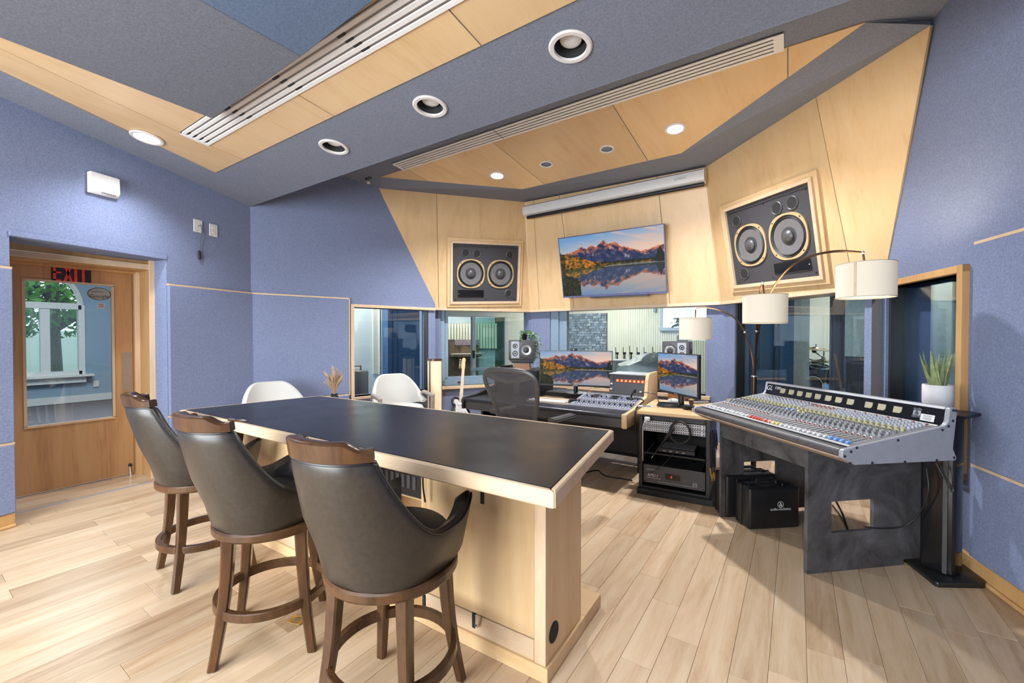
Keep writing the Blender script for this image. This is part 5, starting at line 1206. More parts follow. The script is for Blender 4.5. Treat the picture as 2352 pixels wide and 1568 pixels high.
# ------------------------------------------------------------------ electric guitar on a stand
dg = 6.05; gh = at_d(1064, 819, dg); gb = at_d(1055, 966, dg)
ln_ = (gh-gb).length
gt = thing('electric_guitar', 'black electric guitar with white pickguard and maple neck under the left front window', 'guitar', gb, YAW)
axu = V((0, 0, 1)); lean = Matrix.Rotation(R(-9), 4, 'X') @ Matrix.Rotation(R(3.5), 4, 'Y'); s_ = ln_/1.0
lean = lean @ Matrix.Scale(s_, 4)
def gbld(b, nm, mat, par=gt, **k): return b.build(nm, mat, par, **k)
body = [(-.02, 0), (-.10, .004), (-.155, .05), (-.165, .11), (-.135, .175), (-.125, .22), (-.15, .275), (-.150, .325), (-.115, .36), (-.07, .365), (-.035, .345), (-.03, .32), (.03, .315), (.055, .335), (.085, .365), (.115, .36), (.115, .315), (.10, .27), (.115, .21), (.155, .15), (.165, .09), (.14, .03), (.08, .003)]
bp = [p for p in spline([(x, 0, z) for x, z in body+[body[0]]], 3)][:-1]
b = B(); b.T = lean; b.prism(bp, (0, .042, 0), .006, 2); gbld(b, 'body', MAT['black_gloss'])
pg_ = [(-.03, .06), (-.06, .10), (-.075, .17), (-.075, .24), (-.105, .29), (-.10, .325), (-.06, .33), (-.03, .31), (.03, .31), (.05, .30), (.065, .25), (.09, .19), (.13, .13), (.15, .09), (.12, .04), (.06, .03), (.02, .05)]
b = B(); b.T = lean; b.prism([V((p.x, -.003, p.z)) for p in spline([(x, 0, z) for x, z in pg_+[pg_[0]]], 3)][:-1], (0, .004, 0)); gbld(b, 'pickguard', MAT['white'])
mapl = plain('neck_maple', (.66, .45, .20), .35, 0, .08)
b = B(); b.T = lean; b.prism([(-.028, -.012, .30), (.028, -.012, .30), (.022, -.012, .80), (-.022, -.012, .80)], (0, .022, 0), .003); nk = gbld(b, 'neck', mapl)
hs_ = [(-.022, .80), (-.034, .83), (-.036, .90), (-.032, .955), (-.018, .985), (.004, .99), (.022, .975), (.030, .95), (.022, .92), (.026, .87), (.024, .82), (.022, .80)]
b = B(); b.T = lean; b.prism([(x, -.006, z) for x, z in hs_], (0, .014, 0), .002); hd = gbld(b, 'headstock', mapl)
for i in range(6):
    b = B(); b.T = lean; b.tube([(-.035, 0, .825+.026*i), (-.058, 0, .825+.026*i)], .004, 6); b.ell((-.062, 0, .825+.026*i), (.010, .006, .008), 8, 5); gbld(b, 'tuner', MAT['chrome'], hd, kind='stuff')
fr_m = MAT['grey_metal']
for i in range(18): z = .31+(.49)*(1-2**(-(i+1)/12.0))/(1-2**(-18.5/12)) if 0 else .80-.49*(1-2**(-(i+1)/12.0))/(1-2**(-19/12.0)); b = B(); b.T = lean; b.box((0, -.013, z), (.046, .003, .003)); gbld(b, 'fret', fr_m, nk)
for x in [-.015+.006*i for i in range(6)]: b = B(); b.T = lean; b.tube([(x*1.5, -.016, .075), (x, -.016, .80)], .0007, 4); gbld(b, 'string', MAT['silver'])
for z in (.125, .265): b = B(); b.T = lean; b.box((0, -.009, z), (.085, .014, .036), .004); gbld(b, 'pickup', MAT['chrome'])
b = B(); b.T = lean; b.box((0, -.008, .07), (.08, .012, .02), .003); gbld(b, 'bridge', MAT['chrome'])
for x, z in ((.085, .13), (.105, .095), (.12, .06)): b = B(); b.T = lean; b.tube([(x, -.003, z), (x, -.02, z)], .011, 12); gbld(b, 'knob', MAT['black'])
gs = thing('guitar_stand', 'low black tube stand holding the electric guitar', 'guitar stand', (gb.x, gb.y, 0), YAW)
for x in (-.12, .12): b = B(); b.tube([(x*.8, -.08, gb.z+.06), (x*.8, -.06, gb.z-.03), (x*.9, .1, gb.z-.02), (x*1.3, .16, .0)], .009, 6); b.build('cradle_arm', MAT['black'], gs)
b = B(); b.tube([(0, .13, .01), (0, .12, .30)], .009, 6); b.build('upright', MAT['black'], gs)
# ------------------------------------------------------------------ mixing console on its board stand
p0 = at_z(1935, 1038, .805); E2 = V((.735, .678, 0)).normalized(); E1 = V((E2.y, -E2.x, 0))
CM = Matrix((E1, E2, V((0, 0, 1)))).transposed().to_4x4(); CM.translation = V((p0.x, p0.y, 0)); CI = CM.inverted()
Pl = at_pl(1592, 937, p0, E2); LC_ = (CI @ Pl).x; print('console length', LC_, Pl.z)
crz = math.atan2(E1.y, E1.x)
mc = thing('mixing_console', 'large grey mixing console with a black meter bridge and rows of knobs', 'mixing console', (p0.x, p0.y, 0), crz)
prof = [(.0, .806), (.0, .777), (.067, .742), (.63, .737), (.637, .75), (.614, .795), (.637, .986), (.628, .992), (.600, .992), (.594, .985), (.585, .928), (.575, .912), (.558, .903), (.026, .818), (.010, .815)]
SX = LC_   # left end (negative)
def side(x0, nm='side_panel'):
    b = B(); b.prism([(x0, y, z) for y, z in prof], (.022, 0, 0), .002); return b.build(nm, MAT['grey_metal'], mc)
sp_ = side(-.022); side(SX)
for y, z in ((.012, .785), (.04, .752), (.045, .805), (.075, .822), (.16, .748), (.34, .744), (.30, .848), (.52, .744), (.62, .752), (.55, .888), (.585, .905), (.61, .93), (.612, .98), (.628, .978)):
    b = B(); b.lathe([(0, .003), (.0045, .003), (.0065, .0012), (.0065, 0), (0, 0)], 10, frame((0, y, z), (1, 0, 0))); b.build('screw', MAT['black'], sp_)
xa, xb = SX+.022, -.022
b = B(); b.prism([(xa, .066, .76), (xa, .62, .742), (xa, .62, .905), (xa, .56, .895), (xa, .05, .813), (xa, .05, .775)], (xb-xa, 0, 0)); b.build('chassis', MAT['gunmetal'], mc, smooth=None)
b = B(); b.prism([(xa, .062, .742), (xa, .002, .772), (xa, .004, .780), (xa, .066, .756)], (xb-xa, 0, 0)); b.build('under_strip', plain('tan_strip', (.30, .22, .16), .5), mc, smooth=None)
cuts = [xa, xa+(xb-xa)*.37, xa+(xb-xa)*.60, xa+(xb-xa)*.80, xb]
for a, c in zip(cuts, cuts[1:]):
    b = B(); ang = [math.pi*.5+math.pi*k/8 for k in range(9)]; pf = [(.018+.02*math.cos(t_), .797+.02*math.sin(t_)) for t_ in ang]+[(.055, .779), (.062, .812), (.055, .817)]
    b.prism([(a+.001, y, z) for y, z in pf], (c-a-.002, 0, 0)); b.build('armrest', plain('armrest_grey', (.07, .067, .072), .45), mc)
def sz_(y): return .8165+(y-.026)*(.903-.818)/(.558-.026)
SN = V((0, -(.903-.818), (.558-.026))).normalized()
b = B(); b.prism([(xa, .056, sz_(.056)), (xb, .056, sz_(.056)), (xb, .556, sz_(.556)), (xa, .556, sz_(.556))], SN*.003)
fs_ = N('control_surface'); fv = fs_.coords((1, 1, 1)); wv = fs_.n('ShaderNodeTexWave', wave_type='BANDS', bands_direction='X'); wv.inputs['Scale'].default_value = 9.5; fs_.l(fv, wv.inputs['Vector'])
fr2 = fs_.ramp(wv.outputs[1], [(.05, (.10, .10, .11)), (.16, (.26, .265, .28))]); fs_ = fs_.done(fr2.outputs[0], .5); b.build('fascia', fs_, mc, smooth=None)
b = B(); b.prism([(xa, .056, sz_(.056)), (xb, .056, sz_(.056)), (xb, .064, sz_(.064)), (xa, .064, sz_(.064))], SN*.006); b.build('front_trim', MAT['white'], mc, smooth=None)
b = B(); b.prism([(xa, .545, sz_(.545)), (xb, .545, sz_(.545)), (xb, .556, sz_(.556)), (xa, .556, sz_(.556))], SN*.006); b.build('rear_trim', MAT['offwhite'], mc, smooth=None)
# meter bridge
b = B(); b.prism([(xa, .575, .905), (xa, .595, .982), (xa, .625, .985), (xa, .625, .905)], (xb-xa, 0, 0)); br_ = b.build('meter_bridge', MAT['black_gloss'], mc, smooth=None)
b = B(); b.prism([(xa, .590, .981), (xa, .600, .994), (xa, .628, .994), (xa, .636, .985)], (xb-xa, 0, 0), .002); b.build('bridge_top', MAT['grey_metal'], mc, smooth=None)
BN = V((0, -(.982-.905), .02)).normalized(); BU = V((0, .02, .077)).normalized()
def onbridge(px, py):
    o = CM @ V((0, .585, .943)); n = CM.to_3x3() @ BN; return CI @ at_pl(px, py, o, n)
def onsurf(px, py):
    o = CM @ V((0, .026, .8195)); n = CM.to_3x3() @ SN; return CI @ at_pl(px, py, o, n)
BM = lambda p: frame(p, BN, (1, 0, 0))
vu = glow('meter_face', (1.0, .90, .62), .05, (.34, .31, .21))
for px, py in ((1799.5, 894), (1819, 897), (1838.5, 900), (1859, 903.5), (1880, 906.5), (1904, 910), (1928, 914), (1955, 918.5), (1997, 925), (2027, 929), (2063.5, 934.5)):
    q = onbridge(px, py); q.z = .944; q.y = .585
    b = B(); b.T = BM(q); b.prism([(-.021, -.017, 0), (.012, -.017, 0), (.021, -.008, 0), (.021, .017, 0), (-.021, .017, 0)], (0, 0, .003)); mt = b.build('meter', vu, br_, smooth=None)
for px, wd_, tx_, hh_, sh in ((1769, 0, 'GL', .050, .2), (1788, 0, '3300', .028, .2)):
    q = onbridge(px, 886); q.y, q.z = .5835+.005, (.950 if tx_ == 'GL' else .957); b = B(); b.text(tx_, BM(q+BN*.002), hh_, .0003, font_shear=sh); b.build('lettering', MAT['white'], br_, smooth=None)
q = onbridge(1780, 899); q.y, q.z = .583, .922; b = B(); b.text('MULTI FUNCTION MIXING CONSOLE', BM(q+BN*.0015), .0085, .0002); b.build('lettering', MAT['grey_metal'], br_, smooth=None)
def brand(par, m, s):
    b = B(); b.T = m; b.text('ALLEN', Matrix.Translation((0, s*.95, .001)), s*.62, .0003); b.text('HEATH', Matrix.Translation((0, -s*.95, .001)), s*.62, .0003); b.build('lettering', MAT['grey_metal'], par, smooth=None, world=False)
    b = B(); b.T = m; b.box((0, 0, .0005), (s*1.7, s*1.25, .001)); lg = b.build('logo_plate', MAT['grey_metal'], par, smooth=None)
    b = B(); b.T = m; b.text('&', Matrix.Translation((0, 0, .0015)), s*1.6, .0004); b.build('logo_sign', MAT['black'], par, smooth=None)
q = onbridge(2108, 945); q.y, q.z = .584, .945; brand(br_, BM(q+BN*.0015), .021)
q = onbridge(2131, 958); q.y, q.z = .582, .928; b = B(); b.T = BM(q+BN*.002); b.box((0, 0, .001), (.062, .034, .001)); lb = b.build('paper_label', MAT['white'], br_, smooth=None)
for k in range(4): b = B(); b.T = BM(q+BN*.003); b.box((0, .010-.0065*k, .001), (.042-.008*(k % 2), .0016, .0006)); b.build('print_line', MAT['gunmetal'], br_, smooth=None)
# knobs, buttons and faders
ncol = 36; pitch = (xb-xa-.03)/ncol
def xcol(i): return xa+.015+pitch*(i+.5)
def knobs(name, lst, mat, r, h, n=8, kind='stuff'):
    b = B()
    for x, y in lst:
        b.lathe([(r, .001), (r*.92, h*.5), (r*.7, h), (0, h)], n, frame((x, y, sz_(y)+.003), SN))
    return b.build(name, mat, mc, kind=kind)
cgap = (15, 16, 17, 18, 19, 20)
gk, yk, wk, dkk, wb, rb_ = [], [], [], [], [], []
for i in range(ncol):
    x = xcol(i); mid = i in cgap
    for j, y in enumerate([.235, .257, .279, .301, .323, .345]): (dkk if (j % 3 == 2) else gk).append((x+(.004 if j % 2 else -.004), y))
    for y in (.367, .386, .405): yk.append((x+(.004 if y == .386 else -.004), y))
    if not mid:
        for y in (.427, .449, .471, .493, .515): wk.append((x, y))
        wb.append((x, .213)); rb_.append((x+.004, .203)); rb_.append((x, .534)) if i % 2 else None
    else:
        for y in (.50, .52): rb_.append((x, y))
knobs('grey_knob_rows', gk, plain('knob_grey', (.30, .31, .33), .4), .0075, .013); knobs('dark_knob_rows', dkk, plain('knob_dark', (.16, .16, .17), .4), .0075, .013)
knobs('yellow_knob_rows', yk, plain('knob_yellow', (.46, .43, .24), .4), .0075, .013); knobs('pale_knob_rows', wk, plain('knob_pale', (.42, .44, .48), .4), .0075, .014)
knobs('white_button_row', wb, MAT['white'], .008, .008); knobs('red_button_row', rb_, plain('button_red', (.30, .05, .035), .4), .0045, .008)
fw2 = MAT['white']; fr_ = plain('fader_red', (.55, .07, .035), .4); fy = plain('fader_yellow', (.62, .52, .14), .4); fbm = plain('fader_blue', (.15, .32, .68), .4)
def fader(x, y, mat, w=.012):
    b = B(); m = frame((x, y, sz_(y)+.003), SN, (1, 0, 0)); b.T = m
    b.prism([(-w/2, -.014, 0), (-w/2, -.014, .008), (-w/2, -.004, .012), (-w/2, 0, .009), (-w/2, .004, .012), (-w/2, .014, .008), (-w/2, .014, 0)], (w, 0, 0), .001); return b.build('fader', mat, mc)
b = B()
for i in range(ncol): b.box((xcol(i), .135, sz_(.135)+.0035), (.003, .12, .002), 0, 1, Matrix.Rotation(math.atan(.16), 3, 'X'))
b.build('fader_slots', MAT['black_matte'], mc, kind='stuff')
for i in range(ncol):
    x = xcol(i)
    if i < 14: fader(x, .085+.004*(i % 3), fw2)
    elif i < 18: pass
    elif i >= 18 and i < 32: fader(x, .088+.003*(i % 2), fw2)
    else: fader(x, .09, fbm)
for k in range(8):
    q = onsurf(1721.5+k*6.2, 959+k*1.9); fader(q.x, .088, fr_)
for px, py in ((1776, 973), (1784, 975)): q = onsurf(px, py); fader(q.x, .088, fy)
for (px, py, mt_) in ((1810, 940, fbm), (1822, 942.5, fbm), (1836, 945.5, fy), (1848, 948, fy)): q = onsurf(px, py); fader(q.x, q.y, mt_, .016)
# stand: two worn boards and a front rail
wn2 = N('worn_charcoal_board'); wv2 = wn2.coords((1, 1, 1)); na = wn2.noise(wv2, 3.2, 6, .62, 1.4); nb = wn2.noise(wv2, 60, 3); wr_ = wn2.ramp(na, [(.34, (.022, .021, .020)), (.44, (.055, .052, .053)), (.56, (.085, .082, .084)), (.70, (.13, .127, .132))])
wcol = wn2.mix(.25, wr_.outputs[0], nb, 'OVERLAY'); wn2 = wn2.done(wcol, .62)
cs = thing('console_stand', 'worn charcoal board stand with cut out windows carrying the mixing console', 'stand', tuple(at_z(1850, 1316, 0)), crz)
csM = M_of(cs); csI = csM.inverted()
xl = (csI @ at_z(1648, 1187, 0)).x
def stand_board(x, hole, depth):
    b = B(); y0, y1, z0, z1 = hole; H_ = .735; t_ = .022
    for (a, c, d, e) in ((0, y0, 0, H_), (y1, .64, 0, H_), (.64, depth, .032, H_), (y0, y1, 0, z0), (y0, y1, z1, H_)): b.box((x, (a+c)/2, (d+e)/2), (t_, c-a, e-d))
    bmesh.ops.remove_doubles(b.bm, verts=b.bm.verts[:], dist=1e-5); o = b.build('side_board', wn2, cs, smooth=None); return o
stand_board(0.0, (.153, .433, .222, .400), .80); stand_board(xl, (.185, .46, .285, .402), .80)
b = B(); b.box((xl/2, .012, .655), (abs(xl)-.024, .022, .12)); b.build('front_rail', wn2, cs, smooth=None)
b = B(); b.box((xl/2, .79, .45), (abs(xl)-.024, .022, .22)); b.build('rear_rail', wn2, cs, smooth=None)
b = B(); b.box((xl/2, .36, .731), (abs(xl)+.10, .74, .012)); b.build('top_board', MAT['black'], cs, smooth=None)
# ------------------------------------------------------------------ two hard cases under the console
ca = at_z(1722, 1218, 0); cdv = V((.294, .244, 0)).normalized(); crz2 = math.atan2(cdv.y, cdv.x)
def hard_case(name, label, loc, w, dpt, h, logo):
    t = thing(name, label, 'case', loc, crz2)
    b = B(); b.box((w/2, dpt*.30, h/2), (w, dpt*.56, h), .018, 3); b.build('lid_shell', MAT['black'], t)
    b = B(); b.box((w/2, dpt*.80, h/2), (w, dpt*.40, h), .018, 3); b.build('base_shell', MAT['black'], t)
    b = B(); b.box((w/2, dpt*.59, h/2), (w+.006, .014, h+.006), .004); b.build('seam_rim', MAT['rubber'], t)
    b = B(); b.tube([(w*.3, dpt*.55, h), (w*.3, dpt*.55, h+.028), (w*.36, dpt*.55, h+.034), (w*.64, dpt*.55, h+.034), (w*.7, dpt*.55, h+.028), (w*.7, dpt*.55, h)], .011, 8); b.build('handle', MAT['rubber'], t)
    for x in (w*.16, w*.84): b = B(); b.box((x, dpt*.59, h+.003), (.05, .07, .014), .004); b.build('latch', MAT['black_gloss'], t)
    for k in range(3): b = B(); b.box((w*(.2+.3*k), -.001, h/2), (.012, .006, h*.86), .003); b.build('rib', MAT['black'], t) if not logo else b.bm.free()
    if logo:
        b = B(); m = Matrix.Translation((w*.60, -.003, h*.60)) @ Matrix.Rotation(math.pi/2, 4, 'X'); rr = [m @ V((.021*math.cos(a), .021*math.sin(a), 0)) for a in [k*math.pi/12 for k in range(24)]]; b.tube(rr, .0016, 4, closed=True); b.build('emblem_ring', MAT['white'], t)
        b = B(); b.prism([m @ V(p) for p in ((-.014, -.015, 0), (0, .019, 0), (-.003, -.012, 0))], V((0, -.001, 0))); b.prism([m @ V(p) for p in ((.014, -.015, 0), (0, .019, 0), (.003, -.012, 0))], V((0, -.001, 0))); b.build('emblem', MAT['white'], t, smooth=None, kind='stuff')
        b = B(); b.text('audio-technica', Matrix.Translation((w*.60, -.003, h*.49)) @ Matrix.Rotation(math.pi/2, 4, 'X'), .026, .0004); b.build('lettering', MAT['white'], t, smooth=None)
    return t
hard_case('hard_case', 'black hard case with a white round emblem under the mixing console', ca, .375, .17, .285, True)
hard_case('hard_case', 'plain black hard case standing behind the one with the emblem', ca+V((-cdv.y, cdv.x, 0))*.20-cdv*.04, .40, .17, .31, False)
# ------------------------------------------------------------------ black monitor stand, plant pot with aloe
pb_ = at_z(2160, 1310, .02); ss = thing('speaker_stand', 'heavy black pillar stand with flat base at the right wall', 'stand', (pb_.x, pb_.y, 0))
base = [at_z(px, py, .0)-V((pb_.x, pb_.y, 0)) for px, py in ((2068, 1283), (2146, 1346), (2156, 1350), (2262, 1352), (2266, 1346), (2190, 1288))]
b = B(); b.prism([(p.x, p.y, 0) for p in base], (0, 0, .028), .006, 2); b.build('base_plate', MAT['black'], ss)
srz = math.atan2(E1.y, E1.x)+.30; RS = Matrix.Rotation(srz, 3, 'Z')
b = B(); b.box((0, 0, .465), (.15, .11, .88), .018, 3, RS); b.build('pillar', MAT['black_gloss'], ss)
b = B(); b.box(RS @ V((.035, -.058, .465)), (.02, .006, .86), .001, 1, RS); b.build('cable_channel', MAT['gunmetal'], ss)
tpx = [at_z(px, py, .915)-V((pb_.x, pb_.y, 0)) for px, py in ((2244, 951), (2190, 936))]
b = B(); b.box(RS @ V((-.005, 0, .912)), (.27, .24, .016), .004, 1, RS); b.build('top_plate', MAT['black'], ss)
pz = .921; pc = at_d(2154, 910, 2.43); pot = thing('potted_aloe', 'spiky green aloe in a white pot on the black pillar stand', 'plant', (pc.x, pc.y, pz))
b = B(); b.lathe([(0, 0), (.056, 0), (.064, .008), (.067, .05), (.067, .135), (.065, .139), (.058, .139), (.056, .12), (0, .12)], 36); b.build('pot', plain('matte_white_pot', (.66, .65, .64), .6, 0, .03), pot)
b = B(); b.lathe([(0, .124), (.057, .124)], 24); b.build('soil', plain('dark_soil', (.05, .035, .025), .9, 0, .4, 80), pot)
alm = N('aloe_green'); av = alm.coords((1, 1, 1)); an = alm.noise(av, 30, 3); ar_ = alm.ramp(an, [(.3, (.16, .22, .085)), (.7, (.34, .40, .18))]); alm = alm.done(ar_.outputs[0], .45)
rs = random.Random(2)
tips = [(2112, 812), (2119, 806), (2137, 806), (2142, 806), (2157, 812), (2172, 802), (2181, 806), (2193, 808), (2150, 822), (2165, 824), (2186, 815)]
for i, (px, py) in enumerate(tips):
    tip = at_d(px, py, 2.43+.06*math.sin(i*2.1))-V((pc.x, pc.y, pz)); a = math.atan2(tip.y, tip.x); base_ = V((tip.x*.22, tip.y*.22, .115)); md_ = base_.lerp(tip, .5)+V((tip.x*.06, tip.y*.06, -.012))
    pts = bez(base_, base_.lerp(md_, .66), md_, tip, 9); wdir_ = V((RT.x, RT.y, 0)) if i % 2 else (V((-tip.y, tip.x, 0)).normalized() if V((tip.x, tip.y, 0)).length > .02 else V((1, 0, 0)))
    rr = []
    for k, p in enumerate(pts):
        f = k/9; wd_ = .019*(1-f)**.8+.0012; t_ = (pts[min(k+1, 9)]-pts[max(k-1, 0)]).normalized(); nn = t_.cross(wdir_).normalized(); w_ = nn.cross(t_)
        rr.append([p-w_*wd_, p-w_*wd_*.5+nn*wd_*.45, p+w_*wd_*.5+nn*wd_*.45, p+w_*wd_, p+w_*wd_*.5-nn*wd_*.15, p-w_*wd_*.5-nn*wd_*.15])
    b = B(); b.loft(rr); b.build('leaf', alm, pot)
# ------------------------------------------------------------------ arc lamp with three drum shades
pl_xy = at_d(1732, 880, 3.74); al = thing('arc_floor_lamp', 'bronze arc floor lamp with three cream drum shades behind the mixing console', 'floor lamp', (pl_xy.x, pl_xy.y, 0)); alo = V((pl_xy.x, pl_xy.y, 0))
b = B(); b.lathe([(0, 0), (.16, 0), (.165, .012), (.15, .03), (.03, .04), (0, .04)], 32); b.build('base', MAT['brass'], al)
zpt = at_d(1732, 864, 3.74).z; b = B(); b.tube([(0, 0, .03), (0, 0, zpt)], .022, 14); b.build('pole', MAT['brass'], al)
b = B(); b.lathe([(.022, zpt-.006), (.025, zpt-.004), (.025, zpt+.004), (.016, zpt+.008), (0, zpt+.008)], 16); b.build('pole_collar', MAT['silver'], al)
shm = N('linen_shade'); sv = shm.coords((1, 1, 1)); sw = shm.noise(sv, 260, 2); g2 = shm.n('ShaderNodeSeparateXYZ'); shr = shm.ramp(sw, [(.3, (1.0, .86, .66)), (.7, (1.0, .90, .73))]); shm = shm.done((.60, .54, .43), .8, emit=shr.outputs[0], es=.20)
dfm = glow('shade_diffuser', (1.0, .90, .74), .9, (.85, .8, .7))
def arc(path, shade, dsh, r, hgt, seam=None):
    pts = [at_d(px, py, d_)-alo for px, py, d_ in path]; sp = spline(pts, 7)
    b = B(); b.tube(sp, .008, 8); a_ = b.build('arm', MAT['brass'], al)
    j = sp[len(sp)*2//5]; b = B(); b.ell(j, (.012, .012, .012), 10, 6); b.build('joint', MAT['silver'], a_)
    px, pyt, pyb = shade; c = at_d(px, (pyt+pyb)/2, dsh)-alo; tp = sp[-1]
    b = B(); b.tube([tp, V((c.x, c.y, c.z+hgt/2-.04))], .006, 8); b.build('drop_rod', MAT['brass'], a_); b = B(); b.ell(tp, (.011, .011, .011), 10, 6); b.build('end_knuckle', MAT['silver'], a_)
    b = B(); b.T = Matrix.Translation(c); b.lathe([(r, -hgt/2), (r, hgt/2), (r-.004, hgt/2), (r-.004, -hgt/2), (r, -hgt/2)], 48); sh = b.build('shade', shm, al, recalc=False)
    b = B(); b.T = Matrix.Translation(c); b.lathe([(0, -hgt/2+.014), (r-.006, -hgt/2+.014)], 40); b.build('diffuser', dfm, sh)
    for zz in (-hgt/2, hgt/2-.004): b = B(); b.T = Matrix.Translation(c); b.lathe([(r-.003, zz), (r+.0018, zz), (r+.0018, zz+.004), (r-.003, zz+.004), (r-.003, zz)], 48); b.build('hem', plain('shade_hem', (.5, .42, .32), .8), sh)
    for k in range(3):
        an_ = k*2.094+.4; b = B(); b.tube([c+V((0, 0, hgt/2-.04)), c+V(((r-.004)*math.cos(an_), (r-.004)*math.sin(an_), hgt/2-.006))], .002, 5); b.build('spider', MAT['silver'], sh)
    if seam is not None:
        q = (at_d(seam, (pyt+pyb)/2, dsh-r*.8)-alo)-c; an_ = math.atan2(q.y, q.x); b = B(); b.T = Matrix.Translation(c) @ Matrix.Rotation(an_, 4, 'Z'); b.box((r+.001, 0, 0), (.003, .014, hgt)); b.build('seam', plain('shade_seam', (.62, .5, .36), .8), sh, smooth=None)
    point('shade_bulb', tuple(alo+c+V((0, 0, .02))), 9.0, .05)
pd = 3.74
arc([(1731, 864, pd), (1731, 840, pd+.03), (1724, 800, pd+.15), (1708, 758, pd+.24), (1685, 728, pd+.33), (1650, 711, pd+.43), (1620, 706, pd+.49), (1598, 708, pd+.53)], (1596.5, 730, 780), 4.27, .15, .218)
arc([(1733, 864, pd), (1735, 820, pd-.03), (1738, 760, pd-.12), (1742, 700, pd-.25), (1747, 664, pd-.40), (1752, 650, pd-.49)], (1756.5, 678, 742), 3.24, .15, .214)
arc([(1734, 864, pd), (1737, 800, pd-.05), (1748, 735, pd-.2), (1768, 676, pd-.4), (1806, 622, pd-.65), (1858, 590, pd-.82), (1920, 577, pd-.98), (1982, 580, pd-1.07)], (1988, 606, 683), 2.66, .15, .214, 1951)
# ------------------------------------------------------------------ equipment rack
ra = at_z(1464, 1130, 0)+V((.012, 0, 0)); rd = V((math.cos(R(4)), math.sin(R(4)), 0)); rrz = math.atan2(rd.y, rd.x)
RM = Matrix.Translation(ra) @ Matrix.Rotation(rrz, 4, 'Z'); RI = RM.inverted()
rk = thing('equipment_rack', 'black rolling equipment rack with a wooden top beside the mixing console', 'rack', ra, rrz)
RW, RD, RH = .552, .62, .675
def rbx(x0, x1, y0, y1, z0, z1, mat, nm, par=None, bev=.002, **k):
    b = B(); b.box(((x0+x1)/2, (y0+y1)/2, (z0+z1)/2), (x1-x0, y1-y0, z1-z0), bev); return b.build(nm, MAT[mat] if isinstance(mat, str) else mat, par or rk, smooth=None, **k)
rbx(0, .03, 0, RD, .06, RH, 'black', 'side'); rbx(RW-.03, RW, 0, RD, .06, RH, 'black', 'side'); rbx(.03, RW-.03, RD-.02, RD, .06, RH, 'black', 'back'); rbx(0, RW, 0, RD, .05, .07, 'black', 'bottom'); rbx(.03, RW-.03, .01, RD, RH-.02, RH, 'black', 'roof')
rbx(-.012, RW+.03, -.03, RD+.03, 0.0, .05, 'black', 'plinth', bev=.006)
tpw = rbx(-.012, RW+.025, -.02, RD+.10, RH, RH+.03, 'maple_x', 'wooden_top', bev=.004)
# gear in the rack, each a unit of its own
def unit(name, label, z0, z1, mat, cat='equipment', dp=.35):
    t = thing(name, label, cat, RM @ V((.036, .012, z0)), rrz); w = .48
    b = B(); b.box((w/2, .003, (z1-z0)/2), (w, .006, z1-z0-.002), .001); fp = b.build('front_panel', MAT[mat] if isinstance(mat, str) else mat, t, smooth=None)
    b = B(); b.box((w/2, dp/2+.006, (z1-z0)/2), (w-.05, dp, z1-z0-.004)); b.build('chassis', MAT['black'], t, smooth=None)
    for x in (.012, w-.012):
        for z in (.012, z1-z0-.012): b = B(); b.lathe([(0, .003), (.004, .003), (.006, 0)], 8, frame((x, 0, z), (0, -1, 0))); b.build('rack_screw', MAT['black'], fp)
    return t, fp, w
t, fp, w = unit('rack_interface', 'black slim unit with a white power plug at the top of the rack', .628, .668, 'black')
for k in range(5): b = B(); b.lathe([(0, .012), (.006, .012), (.007, 0)], 10, frame((.16+.022*k, -.001, .018), (0, -1, 0))); b.build('knob', MAT['gunmetal'], t)
silv = plain('patch_panel_silver', (.42, .42, .44), .4, .4)
for z0, lab in ((.580, 'upper silver patch panel with two rows of sockets in the rack'), (.533, 'lower silver patch panel with two rows of sockets in the rack')):
    t, fp, w = unit('patch_bay', lab, z0, z0+.045, silv, dp=.12); t['group'] = 'patch panels in the rack'
    for r_ in range(2):
        for k in range(24): b = B(); b.box((.036+k*.0176, -.0005, .012+.02*r_), (.010, .003, .008), .001); b.build('socket', MAT['black_matte'], t, smooth=None)
t, fp, w = unit('rack_shelf', 'black vented shelf unit in the middle of the rack', .34, .355, 'black', dp=.40)
for k in range(9): b = B(); b.box((.24, .10+.03*k, .017), (.30, .006, .004)); b.build('vent_rib', MAT['gunmetal'], t, smooth=None)
lp_ = thing('laptop', 'dark ribbed device lying on the middle shelf of the rack', 'device', RM @ V((.14, .06, .358)), rrz)
b = B(); b.box((.15, .10, .02), (.30, .24, .04), .006); b.build('case', MAT['black'], lp_)
for k in range(8): b = B(); b.box((.16, .005+.025*k, .042), (.26, .006, .006), .001); b.build('rib', MAT['gunmetal'], lp_, smooth=None)
for k in range(4): b = B(); b.box((.06+.05*k, -.022, .018), (.022, .004, .010), .001); b.build('port', MAT['grey_metal'], lp_, smooth=None)
t, fp, w = unit('power_supply', 'dark grey power supply with a red numeral and a white emblem low in the rack', .095, .250, plain('unit_grey', (.065, .064, .070), .45))
b = B(); b.text('RPS11', Matrix.Translation((.075, -.001, .066)) @ Matrix.Rotation(math.pi/2, 4, 'X'), .034, .0004, font_shear=.25); b.build('lettering', MAT['white'], t, smooth=None)
b = B(); b.box((.085, -.001, .045), (.11, .002, .002)); b.build('print_line', MAT['white'], t, smooth=None)
b = B(); b.box((.235, -.001, .075), (.115, .003, .048), .001); dp_ = b.build('display', MAT['black_gloss'], t, smooth=None)
b = B(); b.text('8', Matrix.Translation((.225, -.004, .075)) @ Matrix.Rotation(math.pi/2, 4, 'X'), .028, .0004); b.build('numeral', glow('red_digit', (1, .12, .04), .6, (.3, .02, .01)), t, smooth=None)
brand(t, Matrix.Translation((.405, -.001, .040)) @ Matrix.Rotation(math.pi/2, 4, 'X'), .019)
